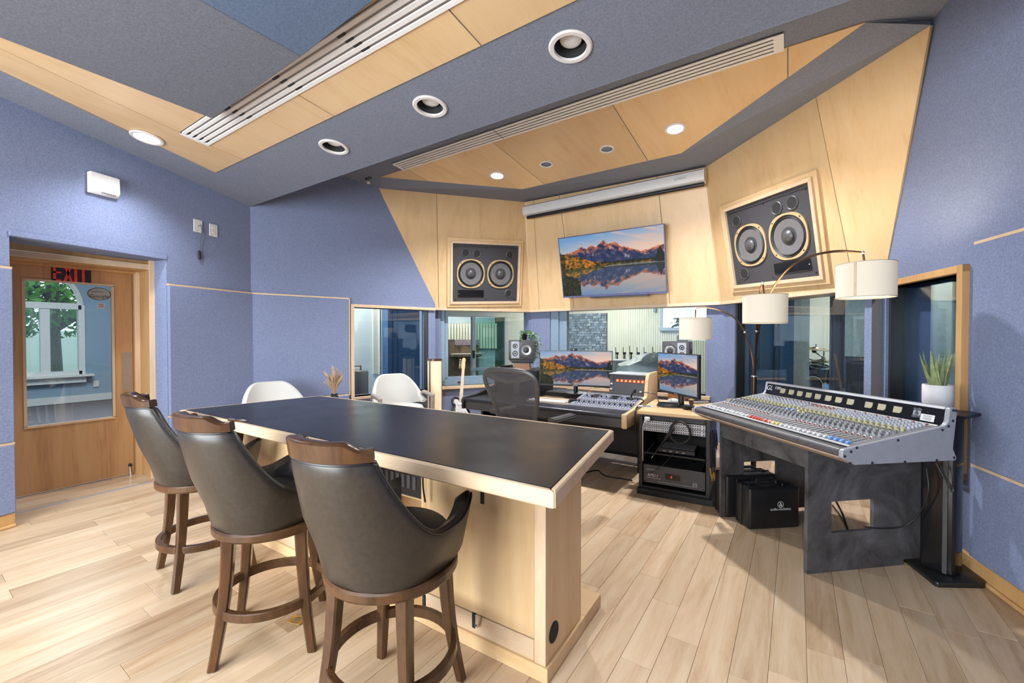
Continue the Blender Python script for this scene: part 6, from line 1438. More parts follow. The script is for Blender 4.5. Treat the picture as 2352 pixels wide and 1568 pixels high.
for k in range(2): b = B(); b.box((.06, -.001, .118-.008*k), (.07+.01*k, .001, .003)); b.build('print_line', MAT['grey_metal'], t, smooth=None)
b = B(); b.box((.25, -.001, .022), (.27, .002, .004)); b.build('trim_line', MAT['grey_metal'], t, smooth=None)
def Rk(px, py, y=-.02): return RI @ at_pl(px, py, RM @ V((0, y, 0)), V((-rd.y, rd.x, 0)))
def rcable(name, label, pts, r, mat='rubber', cat='cable', smooth_n=6):
    P = [RM @ V(p) for p in pts]; b = B(); b.tube(spline(P, smooth_n), r, 8); o = b.build(name, MAT[mat]); return props(o, label, cat)
q = Rk(1487, 961, -.03); ad = thing('power_adapter', 'white power adapter with its cord hanging down the rack front', 'adapter', RM @ V((q.x, -.03, q.z)), rrz)
b = B(); b.box((0, 0, 0), (.045, .035, .03), .008, 3); b.build('body', MAT['white'], ad)
b = B(); b.tube(spline([(-.006, -.01, -.01), (-.03, -.015, -.05), (-.036, -.005, -.14), (-.036, -.0, -.36)], 6), .003, 6); b.build('cord', MAT['white'], ad)
q = Rk(1562, 993, -.035); cpts = [(q.x+.078*math.cos(a), -.035-.012*math.sin(a*2), q.z+.085*math.sin(a)) for a in [math.pi*2*k/14 for k in range(15)]]
rcable('coiled_cable', 'thick black cable looped in front of the silver patch panels', cpts, .009, cat='cable')
q2, q3 = Rk(1545, 985, -.04), Rk(1499, 1048, -.04)
hc = thing('headphones', 'black jack cable with a long plug hanging across the rack front', 'cable', RM @ V((q2.x, -.045, q2.z)), rrz)
dvec = V((q3.x-q2.x, 0, q3.z-q2.z)); b = B(); b.tube([V((.01, 0, .01)), dvec*.2, dvec*.42], .012, 8, radii=[.010, .016, .006]); b.build('plug_sleeve', MAT['black'], hc); b = B(); b.tube([dvec*.4, dvec*.97], .005, 6); b.build('cord', MAT['rubber'], hc); b = B(); b.tube([dvec*.97, dvec*1.05], .004, 6); b.build('plug_tip', MAT['silver'], hc)
hc.name = 'jack_cable'
a1, a2, a3, a4 = Rk(1560, 1026), Rk(1525, 1065), Rk(1490, 1086), Rk(1468, 1075)
rcable('thin_cable', 'thin black cable drooping across the power supply of the rack', [(a1.x, -.015, a1.z), (a2.x, -.02, a2.z), (a3.x, -.02, a3.z), (a4.x, -.015, a4.z), (a4.x-.005, -.012, a4.z+.03), (a4.x+.05, -.012, a4.z+.13), (a4.x+.12, -.01, a4.z+.23)], .0025)
# blue cables hung between rack and console stand
for k in range(9):
    px = 1633+1.4*k; c = at_d(px, 985, 3.12+.012*(k % 3)); x0 = c.x; y0 = c.y; zt_ = c.z-.01*(k % 4); zb_ = at_d(px, 1075+5*(k % 4), 3.12).z
    t = thing('patch_cable', 'blue patch cable hanging with others between the rack and the console stand', 'cable', (x0, y0, 0), 0, 'hanging patch cables')
    b = B(); b.tube(spline([(.012, 0, zt_-.12), (.006, 0, zt_-.03), (0, 0, zt_), (-.008, 0, zt_-.03), (-.006, .0, (zt_+zb_)/2), (-.002, 0, zb_)], 4), .0035, 6); b.build('cord', plain('cable_blue', (.02, .035, .11), .45) if k % 3 else MAT['rubber'], t)
    b = B(); b.tube([(-.002, 0, zb_), (-.002, 0, zb_-.025)], .0055, 8); b.tube([(-.002, 0, zb_-.025), (-.002, 0, zb_-.05)], .003, 6); b.build('plug', plain('gold_plug', (.55, .38, .14), .3, .9), t)
# things on the rack top
ZR = RH+.03
def on_z(px, py, z): return at_z(px, py, z)
def item(nm, label, cat, px, py, z, rz=0.0): q = at_z(px, py, z); return thing(nm, label, cat, (q.x, q.y, z), rz)
t = item('cable_coil', 'black cable coiled flat on the wooden rack top', 'cable', 1536, 934, ZR); b = B(); pts = []
for k in range(66): a = k*math.pi*2/22; rr_ = .10-.006*(k//22)+.004*math.sin(a*3); pts.append(V((rr_*math.cos(a), rr_*.72*math.sin(a), .009+.010*(k//22))))
b.tube(pts, .006, 7); b.build('cord', MAT['rubber'], t)
t = item('computer_mouse', 'white round computer mouse on the rack top behind the cable coil', 'mouse', 1546, 927, ZR, .4); b = B(); b.ell((0, 0, .022), (.055, .035, .03), 20, 10); b.build('shell', MAT['white'], t); b = B(); b.box((.02, 0, .049), (.03, .003, .004), .001); b.build('split_line', MAT['grey_metal'], t)
t = item('small_adapter', 'small black adapter box on the front edge of the rack top', 'adapter', 1578, 940, ZR, .6); b = B(); b.box((0, 0, .016), (.07, .045, .032), .006, 2); b.build('body', MAT['black'], t); b = B(); b.tube(spline([(.035, 0, .015), (.07, .02, .012), (.09, .07, .008)], 5), .004, 6); b.build('cord', MAT['rubber'], t)
t = item('ornament', 'small brown and red trinket beside the leaning monitor', 'ornament', 1588, 930, ZR, .3); b = B(); b.ell((0, 0, .02), (.022, .02, .02), 12, 8); b.build('body', plain('red_brown', (.16, .05, .03), .5), t); b = B(); b.lathe([(0, .03), (.028, .05), (.01, .055), (0, .075)], 10); b.build('top', plain('tan_bits', (.4, .24, .1), .6), t)
t = item('remote_control', 'grey remote control lying at the back corner of the rack top', 'remote', 1610, 926, ZR, .9); b = B(); b.box((0, 0, .01), (.15, .045, .02), .006, 2); b.build('body', MAT['grey_metal'], t)
for k in range(4): b = B(); b.box((-.05+.03*k, 0, .021), (.014, .03, .004), .001); b.build('button', MAT['gunmetal'], t)
t = item('picture_card', 'glossy picture card lying flat on the left of the rack top', 'card', 1483, 933, ZR, .2); b = B(); b.box((0, 0, .002), (.13, .09, .003)); b.build('sheet', plain('card_grey', (.45, .45, .5), .3, 0, .5, 30), t); b = B(); b.box((.01, 0, .004), (.07, .05, .001)); b.build('print', MAT['gunmetal'], t)
t = item('felt_marker', 'yellow and white marker pen on the rack top by the mouse', 'pen', 1565, 930, ZR, .1); b = B(); b.tube([(-.06, 0, .008), (.03, 0, .008)], .007, 8); b.build('barrel', plain('marker_yellow', (.6, .45, .06), .5), t); b = B(); b.tube([(.03, 0, .008), (.07, 0, .008)], .008, 8); b.build('cap', MAT['white'], t)
# ------------------------------------------------------------------ desk with control surface
ZD = .645; dR = at_z(1437, 955, ZD); dL = at_z(1064, 912, ZD)
dk_ = thing('mixing_desk', 'black mixing desk with maple end cheek and a row of orange lit meters', 'desk', (-1.9, 3.5, 0))
xR, yF = dR.x-.03, dR.y*.7+dL.y*.3; xLd = at_y(1066, 912, dR.y*.7+dL.y*.3).x; yB = yF+.98; yM = yF+.50
def dbx(x0, x1, y0, y1, z0, z1, mat, nm, par=None, bev=.003, **k):
    b = B(); b.box(((x0+x1)/2, (y0+y1)/2, (z0+z1)/2), (abs(x1-x0), y1-y0, z1-z0), bev); return b.build(nm, MAT[mat] if isinstance(mat, str) else mat, par or dk_, world=True, smooth=None, **k)
lea = plain('blue_black_leather', (.018, .019, .028), .32)
b = B(); pf = [(yF+.02+.02*math.cos(a), ZD-.02+.02*math.sin(a)) for a in [math.pi*.5+math.pi*k/8 for k in range(9)]]+[(yF+.24, ZD-.04), (yF+.24, ZD)]
b.prism([(xLd, y, z) for y, z in pf], (xR-xLd, 0, 0)); b.build('armrest', lea, dk_, world=True)
dbx(xLd, xR, yF+.02, yF+.05, ZD-.12, ZD-.03, 'gunmetal', 'front_apron')
xw0, xw1 = at_z(1225, 915, ZD).x, at_z(1352, 915, ZD).x
dbx(xLd, xw0, yF+.24, yB, ZD-.04, ZD, 'black', 'desktop'); dbx(xw0, xw1, yF+.24, yB, ZD-.04, ZD+.001, wood('walnut_inset', (.30, .20, .13), (.22, .14, .09), (.36, .26, .18), scale=(1, 8, 8)), 'inset_board'); dbx(xw0, xw1, yF+.50, yF+.53, ZD, ZD+.006, 'trim_x', 'inset_edge')
# control surface, sloped
s0_, s1_ = yF+.24, yF+.66; zS = ZD+.08
b = B(); b.prism([(xw1, s0_, ZD-.04), (xw1, s0_, ZD+.004), (xw1, s1_, zS), (xw1, s1_, ZD-.04)], (xR-xw1, 0, 0), .002); b.build('control_surface', plain('surface_grey_blue', (.20, .21, .25), .4, 0, .2, 60), dk_, world=True, smooth=None)
def zs_(y): return ZD+.004+(y-s0_)*(zS-ZD-.004)/(s1_-s0_)
kn, kw, kd, bt = [], [], [], []
for i in range(22):
    x = xw1+.03+(xR-xw1-.06)*(i+.5)/22
    for j in range(11):
        y = s0_+.04+j*.033
        if i in (4, 5, 11, 12, 13) and j > 6: continue
        (kw if j in (0, 5) or (j == 9 and i % 4 == 1) else kd if (j in (2, 8) and i % 2) else kn if j in (3, 10) else bt).append((x, y))
def dknobs(nm, lst, mat, r, h):
    b = B()
    for x, y in lst: b.lathe([(r, 0), (r*.9, h), (0, h)], 8, Matrix.Translation((x, y, zs_(y)+.001)))
    b.build(nm, mat, dk_, world=True, kind='stuff')
dknobs('white_button_rows', kw, MAT['white'], .009, .008); dknobs('blue_button_rows', bt, plain('button_blue', (.20, .23, .36), .4), .008, .006); dknobs('dark_knob_rows', kd, MAT['black'], .009, .014); dknobs('silver_knob_rows', kn, MAT['silver'], .009, .012)
for i in (4.5, 12): x = xw1+.03+(xR-xw1-.06)*(i+.5)/22; b = B(); b.prism([(x-.04, s0_+.27, zs_(s0_+.27)+.001), (x+.04, s0_+.27, zs_(s0_+.27)+.001), (x+.04, s0_+.38, zs_(s0_+.38)+.001), (x-.04, s0_+.38, zs_(s0_+.38)+.001)], (0, 0, .003)); b.build('blank_plate', MAT['black_gloss'], dk_, world=True, smooth=None)
# meter bridge with lit meters
zb0, zb1 = zS-.01, at_y(1450, 862, s1_+.02).z; xm0 = at_y(1400, 880, s1_+.02).x
b = B(); b.prism([(xm0, s1_, zb0), (xm0, s1_+.05, zb1), (xm0, s1_+.30, zb1), (xm0, s1_+.30, ZD-.04), (xm0, s1_, ZD-.04)], (xR-xm0, 0, 0), .002); mb_ = b.build('meter_bridge', MAT['charcoal'], dk_, world=True, smooth=None)
dbx(xm0-.01, xR+.02, s1_+.03, s1_+.32, zb1, zb1+.012, 'grey_metal', 'bridge_cap')
om = glow('orange_meter', (1.0, .13, .03), .42, (.4, .08, .03)); om2 = glow('hot_meter', (1.0, .50, .25), .95, (.6, .3, .1))
tl_ = (zb1-zb0)/.05; mN = V((0, -(zb1-zb0), .05)).normalized(); mU = V((0, .05, zb1-zb0)).normalized()
def bpt(x, v): return V((x, s1_+.05*v, zb0+(zb1-zb0)*v))
for i in range(8):
    px = 1418.5+i*9.6; x = at_y(px, 871+i*.3, s1_+.035).x; c = bpt(x, .72)
    b = B(); b.T = frame(c, mN, (1, 0, 0)); b.box((0, 0, .001), (.033, .030, .003)); lt_ = b.build('lit_meter', om, mb_, world=True, smooth=None); b = B(); b.T = frame(c, mN, (1, 0, 0)); b.prism([(-.009, -.008, .003), (.009, -.008, .003), (.002, .011, .003)], (0, 0, .001)); b.build('hot_spot', om2, dk_, world=True, smooth=None)
for k, (px, v, m_, w_) in enumerate(((1472, .25, 'white', .02), (1480, .25, 'gunmetal', .02), (1493, .25, 'white', .02), (1404, .55, 'white', .02), (1404, .3, 'white', .02))): x = at_y(px, 882, s1_+.02).x; b = B(); b.T = frame(bpt(x, v), mN, (1, 0, 0)); b.box((0, 0, .002), (w_, .016, .004), .001); b.build('button', MAT[m_], mb_, world=True)
dbx(xw0, xm0, s1_+.02, yB, ZD, ZD+.05, 'black_matte', 'rear_shelf')
# maple end cheek
ck = [(yF-.01, ZD-.115), (yF-.015, ZD-.01), (yF+.01, ZD+.012), (yF+.22, ZD+.02), (s1_-.06, zS+.012), (s1_-.02, zb1-.03), (s1_+.01, zb1+.02), (s1_+.06, zb1+.03), (s1_+.32, zb1+.03), (s1_+.32, ZD-.115)]
b = B(); b.prism([(xR, y, z) for y, z in ck], (.034, 0, 0), .006, 2); b.build('end_cheek', MAT['maple_y'], dk_, world=True)
b = B(); b.box((xR+.018, yF-.022, ZD-.05), (.05, .02, .13), .012, 3); b.build('cheek_nose', MAT['maple_v'], dk_, world=True)
b = B(); b.prism([(xLd, y, z) for y, z in ck], (-.03, 0, 0), .004); b.build('end_cheek', MAT['black'], dk_, world=True)
# left equipment housing, supports and modesty panel
dbx(xLd, at_y(1238, 860, yB-.3).x, yB-.35, yB+.05, ZD, at_y(1215, 850, yB-.35).z, 'black', 'rack_housing')
dbx(xLd+.05, xR, yF+.86, yF+.89, .05, ZD-.04, 'charcoal', 'modesty_panel'); dbx(xR-.03, xR, yF+.50, yB, 0, ZD-.1, 'black', 'support'); dbx(xLd, xLd+.03, yF+.3, yB, 0, ZD-.04, 'black', 'support'); dbx(xLd+.05, xR-.03, yF+.84, yF+.87, .05, .075, 'black_matte', 'cable_tray')
# office chair with mesh back
mesh = N('mesh_weave'); mv = mesh.coords((1, 1, 1)); wvx = mesh.n('ShaderNodeTexWave', wave_type='BANDS', bands_direction='X'); wvx.inputs['Scale'].default_value = 42; mesh.l(mv, wvx.inputs['Vector']); wvz = mesh.n('ShaderNodeTexWave', wave_type='BANDS', bands_direction='Z'); wvz.inputs['Scale'].default_value = 30; mesh.l(mv, wvz.inputs['Vector'])
mfac = mesh.n('ShaderNodeMath', operation='MULTIPLY'); mesh.l(wvx.outputs[1], mfac.inputs[0]); mesh.l(wvz.outputs[1], mfac.inputs[1]); mth = mesh.n('ShaderNodeMath', operation='GREATER_THAN'); mth.inputs[1].default_value = .38; mesh.l(mfac.outputs[0], mth.inputs[0]); mtr = mesh.n('ShaderNodeBsdfTransparent'); mmx = mesh.n('ShaderNodeMixShader'); mesh.l(mth.outputs[0], mmx.inputs[0]); mesh.b.inputs['Base Color'].default_value = (.05, .05, .055, 1); mesh.b.inputs['Roughness'].default_value = .5; mesh.l(mesh.b, mmx, 0, 1); mesh.l(mtr, mmx, 0, 2); mesh.l(mmx, mesh.out); MAT['mesh'] = mesh.m
cq = at_d(1174, 960, 3.42); oc = thing('office_chair', 'dark office chair with a tapered mesh back at the mixing desk', 'office chair', (cq.x+.02, cq.y+.30, 0), R(-6))
grf = plain('graphite_frame', (.055, .052, .050), .38)
out_, ins_ = [], []
sil = [(.0, 1.065), (.13, 1.062), (.215, 1.045), (.262, 1.0), (.268, .94), (.25, .86), (.222, .77), (.20, .69), (.19, .62), (.175, .575), (.10, .555), (.0, .55)]
def yb_(x, z): return -.25+.03*math.exp(-((z-.74)/.18)**2) -.24*(z-.6) + .35*x*x
full = [(x, z) for x, z in sil]+[(-x, z) for x, z in sil[-2:0:-1]]
fullp = spline([(x, yb_(x, z), z) for x, z in full+[full[0]]], 4)[:-1]
b = B(); rr = []
for k, p in enumerate(fullp):
    t_ = (fullp[(k+1) % len(fullp)]-fullp[k-1]).normalized(); nn = V((0, 1, 0)); nn = (nn-t_*nn.dot(t_)).normalized(); w_ = t_.cross(nn)
    rr.append([p+w_*(.022*math.cos(a))+nn*(.013*math.sin(a)) for a in [math.pi*2*i/10 for i in range(10)]])
rr.append(rr[0]); b.loft(rr, caps=False); bmesh.ops.remove_doubles(b.bm, verts=b.bm.verts[:], dist=1e-5); b.build('back_frame', grf, oc)
b = B(); rows_ = []
def halfw(z):
    t2 = sorted([(zz, xx) for xx, zz in sil]); return lerp_t(t2, z)
for j in range(17):
    z = .56+(1.05-.56)*j/16; hw = halfw(z)-.008; rows_.append([V((hw*(2*i/14-1), yb_(hw*(2*i/14-1), z), z)) for i in range(15)])
b.loft(rows_, caps=False, closed=False); b.build('back_mesh', MAT['mesh'], oc, recalc=False)
b = B(); b.loft([[V((x, yb_(x, z)-.008+o, z)) for x, z, o in ((-.225, 1.035, 0), (.225, 1.035, 0), (.238, 1.0, 0), (.12, .965, 0), (0, .957, 0), (-.12, .965, 0), (-.238, 1.0, 0))], [V((x, yb_(x, z)+.012, z)) for x, z in ((-.225, 1.035), (.225, 1.035), (.238, 1.0), (.12, .965), (0, .957), (-.12, .965), (-.238, 1.0))]]); b.build('head_band', grf, oc)
b = B(); rr = []
for zz, s_ in ((.415, .96), (.43, 1.0), (.445, .97)): rr.append([V((.26*s_*math.copysign(abs(math.cos(a))**.6, math.cos(a)), -.02+.24*s_*math.copysign(abs(math.sin(a))**.6, math.sin(a)), zz)) for a in [2*math.pi*i/32 for i in range(32)]])
b.loft(rr); b.build('seat', grf, oc)
for sx in (-1, 1):
    b = B(); b.loft([[V((sx*.31+dx*.85, y, .672+dz)) for dx, dz in ((-.045, -.018), (.045, -.018), (.05, 0), (.035, .018), (-.035, .018), (-.05, 0))] for y in (-.17, .14)]); bmesh.ops.bevel(b.bm, geom=b.bm.edges[:], offset=.008, segments=2, affect='EDGES'); b.build('arm_pad', MAT['gunmetal'], oc)
    b = B(); b.tube(spline([(sx*.29, -.06, .66), (sx*.28, -.12, .56), (sx*.22, -.20, .44)], 5), .02, 10); b.build('arm_post', grf, oc)
b = B(); b.bar((0, -.30, .60), (0, -.12, .40), .09, .03, (0, 0, 1), .008); b.build('spine', grf, oc)
b = B(); b.tube([(0, 0, .10), (0, 0, .25), (0, 0, .42)], .03, 14, radii=[.032, .026, .03]); b.build('gas_column', MAT['black'], oc)
for k in range(5):
    a = k*1.2566+.3; b = B(); b.bar((0, 0, .11), (.30*math.cos(a), .30*math.sin(a), .075), .05, .035, (0, 0, 1), .008); sp5 = b.build('base_arm', grf, oc); b = B(); b.lathe([(0, -.02), (.027, -.02), (.03, -.01), (.03, .01), (.027, .02), (0, .02)], 14, frame((.30*math.cos(a), .30*math.sin(a), .031), (math.sin(a), -math.cos(a), 0))); b.build('castor', MAT['rubber'], sp5)
# ------------------------------------------------------------------ screens on the desk
def monitor(label, ctr, xw, w, h, base_z, crop, nx, ny, tilt=0.0, chin=.018, cat='monitor'):
    t = thing('computer_monitor', label, cat, (ctr.x, ctr.y, base_z)); xw = xw.normalized(); n = xw.cross(V((0, 0, 1))); n = n if n.dot(V((CAM.x, CAM.y, 0))-V((ctr.x, ctr.y, 0))) > 0 else -n
    if xw.cross(V((0, 0, 1))).dot(n) < 0: xw = -xw
    m = frame((0, 0, ctr.z-base_z), n, xw); b = B(); b.T = m; b.box((0, 0, -.018), (w, h, .03), .004); b.build('housing', MAT['black'], t)
    for (x, y, a, c) in ((0, h/2-.003, w, .008), (0, -h/2+chin/2, w, chin), (-w/2+.003, 0, .007, h), (w/2-.003, 0, .007, h)): b = B(); b.T = m; b.box((x, y, 0), (a, c, .008), .001); b.build('bezel', MAT['black'], t)
    b = B(); b.T = m; b.box((0, -h/2+chin/2, .005), (.05, .006, .002)); b.build('badge', MAT['silver'], t)
    screen('display', t, m @ Matrix.Translation((0, (chin-.006)/2, .002)), w-.008, h-chin-.006, *crop, nx, ny)
    bz_ = -(ctr.z-base_z); b = B(); b.tube([V((0, 0, 0))-n*.05, V((0, 0, -bz_))-n*.05], .025, 10); b.build('neck', MAT['black'], t); b = B(); b.lathe([(0, 0), (.12, 0), (.12, .008), (.03, .014), (0, .014)], 28, Matrix.Translation(-n*.04)); b.build('foot', MAT['black'], t); return t, m, n
cm = at_d(1321, 846, 4.72); dxm = Matrix.Rotation(R(16), 3, 'Z') @ V((1, 0, 0))
wm = .81; hm = 82/F*4.72
m1, mm, mn = monitor('wide monitor on the mixing desk showing the mountain lake', cm, dxm, wm, hm, ZD+.05, (0, 1, .10, .92), 110, 56)
wc2 = thing('webcam', 'small black webcam clipped on top of the wide monitor', 'webcam', cm+dxm*-.015+V((0, 0, hm/2)), R(16)); b = B(); b.box((0, 0, .012), (.075, .03, .026), .006, 2); b.build('body', MAT['black'], wc2); b = B(); b.lathe([(0, .004), (.008, .004), (.01, 0)], 14, frame((0, -.016, .012), (0, -1, 0))); b.build('lens', MAT['black_gloss'], wc2)
ml, mr_ = at_d(1511, 853, 4.12), at_d(1603, 866, 3.52); cm2 = (ml+mr_)/2; hm2 = .372
m2, mm2, mn2 = monitor('squarer monitor on the rack top showing the mountain lake', cm2, mr_-ml, (mr_-ml).length, hm2, ZR, (.17, .80, 0, 1), 70, 76, chin=.02)
# ------------------------------------------------------------------ near field speakers
def nearfield(label, px, py, d, face, mirror, w=.278, h=.212, dpt=.24):
    c = at_d(px, py, d); t = thing('studio_monitor', label, 'speaker', (c.x, c.y, c.z-h/2), face); s = -1 if mirror else 1
    b = B(); b.box((0, 0, h/2), (w, dpt, h), .008, 2); b.build('cabinet', MAT['gunmetal'], t); f = -dpt/2
    b = B(); b.prism([(s*(-.40*w), f-.001, h*.09), (s*(-.07*w), f-.001, h*.09), (s*(-.07*w), f-.001, h*.93), (s*(-.40*w), f-.001, h*.93)], (0, -.004, 0), .003); pl2 = b.build('tweeter_plate', MAT['grey_metal'], t)
    def drv(x, z, r, mat1, mat2, nm):
        m = frame((x, f-.004, z), (0, -1, 0)); b = B(); b.lathe([(r, .0), (r*.98, .004), (r*.84, .004), (r*.82, .0)], 32, m); o = b.build(nm, mat1, t); b = B(); b.lathe([(r*.82, .002), (r*.6, .001), (r*.36, -.001), (r*.34, .006), (0, .012)], 32, m); b.build('cone', mat2, o, recalc=False); return o
    drv(s*-.235*w, h*.70, .030, MAT['black'], MAT['black_gloss'], 'tweeter'); drv(s*-.235*w, h*.33, .034, MAT['black'], MAT['gunmetal'], 'midrange')
    o = drv(s*.20*w, h*.50, .082, MAT['black'], MAT['black'], 'woofer'); m = frame((s*.20*w, f-.004, h*.5), (0, -1, 0)); b = B(); b.lathe([(.062, .005), (.056, .008), (.036, .003)], 36, m); b.build('silver_ring', MAT['silver'], o, recalc=False)
    b = B(); b.lathe([(.024, .003), (.018, .010), (0, .014)], 20, m); b.build('dust_cap', MAT['black'], o)
    m = frame((-s*w/2*-1 if 0 else w/2+.001, 0, h*.5), (1, 0, 0)); b = B(); b.lathe([(.028, 0), (.024, .002), (.0, .001)], 20, m); b.build('side_port', MAT['black_matte'], t)
    b = B(); b.box((0, .0, -.012), (w*.92, dpt*.9, .022), .004); b.build('isolation_pad', MAT['black'], t); return t, c
ns1, cL_ = nearfield('small three way speaker with the trailing plant on top', 1200.5, 803, 5.15, R(24), False, .305, .236)
ns2, cR_ = nearfield('small three way speaker behind the squarer monitor', 1556, 806, 5.05, R(2), True, .30, .232)
pwd = wood('red_brown_pedestal', (.34, .13, .045), (.24, .085, .03), (.40, .17, .06), scale=(9, 9, 1), rough=.4)
for c_, lab, rz_ in ((cL_, 'reddish wooden pedestal under the left small speaker', R(24)), (cR_, 'reddish wooden pedestal under the right small speaker', R(8))):
    zt_ = c_.z-.118-.024; zb_ = ZD+.21 if c_ is cL_ else 0.0; t = thing('speaker_pedestal', lab, 'pedestal', (c_.x, c_.y, 0), rz_); b = B(); b.box((0, 0, (zt_+zb_)/2-.002), (.19, .18, zt_-zb_-.006), .004); b.build('column', pwd, t); b = B(); b.box((0, 0, zt_-.008), (.24, .22, .012), .003); b.build('top_plate', MAT['black'], t)
    if c_ is cL_: b = B(); b.box((0, 0, zb_/2), (.2, .2, zb_-.002), .004); b.build('plinth', MAT['black'], t)
# trailing plant on the left speaker
zt_ = cL_.z+.118; ppx = at_d(1203, 776, 5.15); hp = thing('trailing_plant', 'trailing green plant in a small black pot hanging over the left speaker', 'plant', (ppx.x, ppx.y, zt_))
b = B(); b.lathe([(0, 0), (.032, 0), (.042, .06), (.042, .07), (.036, .07), (.034, .055), (0, .055)], 18); b.build('pot', MAT['black_matte'], hp)
vg, vf, rs = [], [], random.Random(8); bst = B(); r0 = V((RT.x, RT.y, 0)); f0 = V((FW.x, FW.y, 0)).normalized()
for i in range(13):
    a = rs.uniform(-.6, 1); le = rs.uniform(.12, .42) if i < 9 else rs.uniform(.0, .08); sd = rs.uniform(.05, .20); 
    if i in (0, 1): sd = -.05; le = .05
    pts = bez((0, 0, .06), r0*sd*.4-f0*.05*a+V((0, 0, .15)), r0*sd-f0*(.06+.08*a)+V((0, 0, .06)), r0*(sd+.03*rs.random())-f0*(.05+.09*a)+V((0, 0, .05-le)), 16); bst.tube(pts, .0022, 4)
    for k, p in enumerate(pts[2:]):
        for q_ in range(2):
            s_ = rs.uniform(.011, .021); m = frame(p+V((rs.uniform(-.012, .012), rs.uniform(-.012, .012), rs.uniform(-.01, .01))), (rs.gauss(0, .6)-f0.x, rs.gauss(0, .6)-f0.y, rs.gauss(0, .6)+.5), (rs.gauss(0, 1), rs.gauss(0, 1), rs.gauss(0, 1))); kk = len(vg)
            vg += [m @ V((-s_, 0, 0)), m @ V((0, -s_*.55, s_*.15)), m @ V((s_, 0, -s_*.2)), m @ V((0, s_*.55, s_*.15))]; vf.append((kk, kk+1, kk+2, kk+3))
bst.build('stems', plain('vine_stem', (.10, .14, .05), .7), hp, kind='stuff')
me = bpy.data.meshes.new('foliage'); me.from_pydata(vg, [], vf); me.materials.append(plain('vine_leaf', (.10, .18, .095), .45, 0, .5, 40)); o = bpy.data.objects.new('foliage', me); COL.objects.link(o); o.parent = hp; o['kind'] = 'stuff'
# ------------------------------------------------------------------ small things on the desk
def on_desk(nm, label, cat, px, py, rz=0.0, dz_=.001): return item(nm, label, cat, px, py, ZD+dz_, rz)
t = on_desk('keyboard', 'slim white keyboard on the walnut inset of the desk', 'keyboard', 1258, 921, R(4)); b = B(); b.box((0, 0, .006), (.42, .11, .010), .003); b.build('body', MAT['white'], t); b = B()
for i in range(14):
    for j in range(4): b.box((-.19+i*.029, -.038+j*.025, .0125), (.024, .020, .004), .001)
b.build('keys', MAT['offwhite'], t, kind='stuff', smooth=None)
t = on_desk('small_computer', 'small white square computer box at the back of the desk', 'computer', 1247, 899, R(16)); b = B(); b.box((0, 0, .035), (.11, .11, .065), .01, 3); b.build('case', MAT['white'], t); b = B(); b.box((.02, -.0555, .03), (.02, .002, .006)); b.build('port', MAT['gunmetal'], t)
t = on_desk('dark_tray', 'flat black dock with a white light behind the keyboard', 'dock', 1280, 903, R(10)); b = B(); b.box((0, 0, .012), (.12, .08, .02), .004); b.build('tray', MAT['black'], t); b = B(); b.box((.01, -.01, .028), (.05, .03, .012), .004); b.build('puck', MAT['gunmetal'], t); b = B(); b.ell((0, -.02, .036), (.008, .008, .005), 8, 5); b.build('light', MAT['white'], t)
t = on_desk('power_strip', 'long grey box at the back of the desk below the wide monitor', 'equipment', 1316, 904, R(10)); b = B(); b.box((0, 0, .028), (.155, .06, .052), .006, 2); b.build('case', MAT['grey_metal'], t); b = B(); b.box((0, 0, .056), (.16, .065, .006), .002); b.build('lid', MAT['black'], t)
t = on_desk('desk_phone', 'black handheld remote on a sloped dock beside the keyboard', 'remote', 1322, 925, R(38)); b = B(); b.prism([(-.07, -.04, 0), (-.07, .04, 0), (-.07, .04, .022), (-.07, -.04, .014)], (.15, 0, 0), .004); b.build('dock', MAT['black'], t); b = B(); b.box((0, 0, .027), (.13, .06, .014), .005, 2, Matrix.Rotation(.1, 3, 'X')); b.build('handset', MAT['black_gloss'], t)
for k, (x, y) in enumerate(((.035, .02), (.05, .02), (.035, .005), (.05, .005))): b = B(); b.ell((x, y, .037), (.008, .008, .007), 10, 6); b.build('red_button', plain('button_dark_red', (.25, .01, .012), .2), t)
t = on_desk('ashtray', 'small black block with an orange and brown piece on it', 'ornament', 1354, 914, R(15)); b = B(); b.box((0, 0, .015), (.07, .06, .03), .006, 2); b.build('block', MAT['black'], t); b = B(); b.tube([(0, 0, .03), (0, 0, .05)], .018, 10); b.build('neck', MAT['black'], t); b = B(); b.ell((0, 0, .062), (.035, .025, .012), 14, 8); b.build('top', plain('burnt_orange', (.42, .16, .04), .5, 0, .4, 50), t)
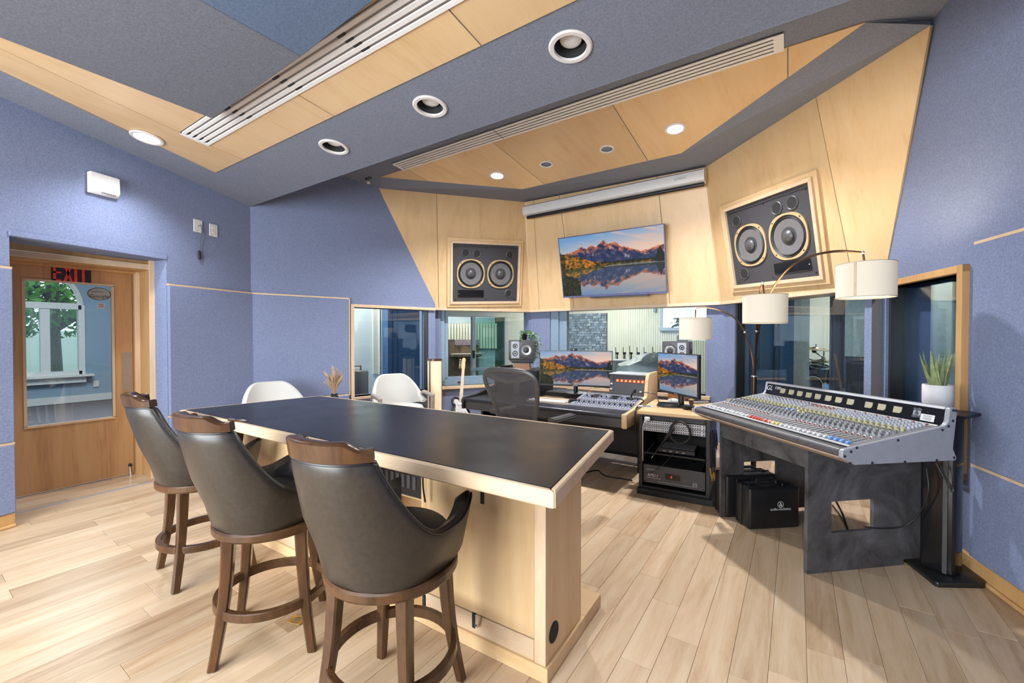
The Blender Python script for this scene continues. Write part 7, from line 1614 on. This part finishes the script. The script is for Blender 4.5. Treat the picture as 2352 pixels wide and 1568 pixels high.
t = thing('talkback_microphone', 'black clip microphone with thin cables on the control surface', 'microphone', at_y(1449, 915, s0_+.16)); b = B(); b.tube(spline([(0, 0, -.01), (.01, .0, .04), (.03, .01, .07)], 4), .009, 8); b.build('stem', MAT['black'], t); b = B(); b.box((-.01, 0, .0), (.05, .04, .025), .006, 2); b.build('clip', MAT['black'], t); b = B(); b.ell((.035, .01, .075), (.016, .016, .022), 10, 8); b.build('capsule', MAT['black_matte'], t)
def wcable(nm, label, pts, r=.0035, mat='rubber'): b = B(); b.tube(spline([V(p) for p in pts], 7), r, 7); return props(b.build(nm, MAT[mat]), label, 'cable')
wcable('black_cable', 'black cable looping from the control surface over the maple cheek to the rack top', [at_y(1455, 905, s0_+.2), at_y(1480, 901, s0_+.2), at_y(1506, 906, yF+.36), at_z(1512, 920, ZR+.06), at_z(1513, 926, ZR+.006)])
wcable('black_cable', 'black cable running from the control surface down beside the maple cheek', [at_y(1450, 918, s0_+.12), at_y(1462, 914, s0_+.1), at_y(1478, 920, s0_+.06), V((xR+.05, s0_+.02, ZD+.05)), V((xR+.062, yF+.14, ZD+.0)), V((xR+.07, yF+.16, .40)), V((xR+.075, yF+.3, .05)), V((xR+.075, yF+.42, .008))], .007)
wcable('black_cable', 'black cable lying on the floor under the mixing desk', [at_z(1345, 1085, .006), at_z(1372, 1080, .006), at_z(1390, 1092, .006), at_z(1430, 1099, .006), at_z(1452, 1103, .006)], .006)
# cables at the pillar stand and the console stand
wcable('power_cable', 'black cable trailing from the pillar stand through the stand window', [at_d(2128, 1075, 2.36), at_d(2133, 1120, 2.34), at_d(2125, 1150, 2.36), at_d(2110, 1180, 2.40), at_d(2075, 1208, 2.44), at_d(2020, 1213, 2.45), at_d(1985, 1209, 2.46)], .004)
wcable('power_cable', 'black cable bundle hanging down the pillar stand', [at_d(2150, 1062, 2.30), at_d(2168, 1095, 2.27), at_d(2188, 1120, 2.25), at_d(2186, 1128, 2.25), at_d(2172, 1098, 2.27), at_d(2160, 1070, 2.3)], .005)
wcable('power_cable', 'black cable seen lying on the floor through the nearer stand window', [at_z(1912, 1160, .006), at_z(1930, 1185, .006), at_z(1946, 1212, .006)], .006)
wcable('power_cable', 'black cable standing diagonally in the nearer stand window', [at_d(1920, 1150, 2.9), at_d(1935, 1180, 2.85), at_z(1948, 1218, .006)], .006)
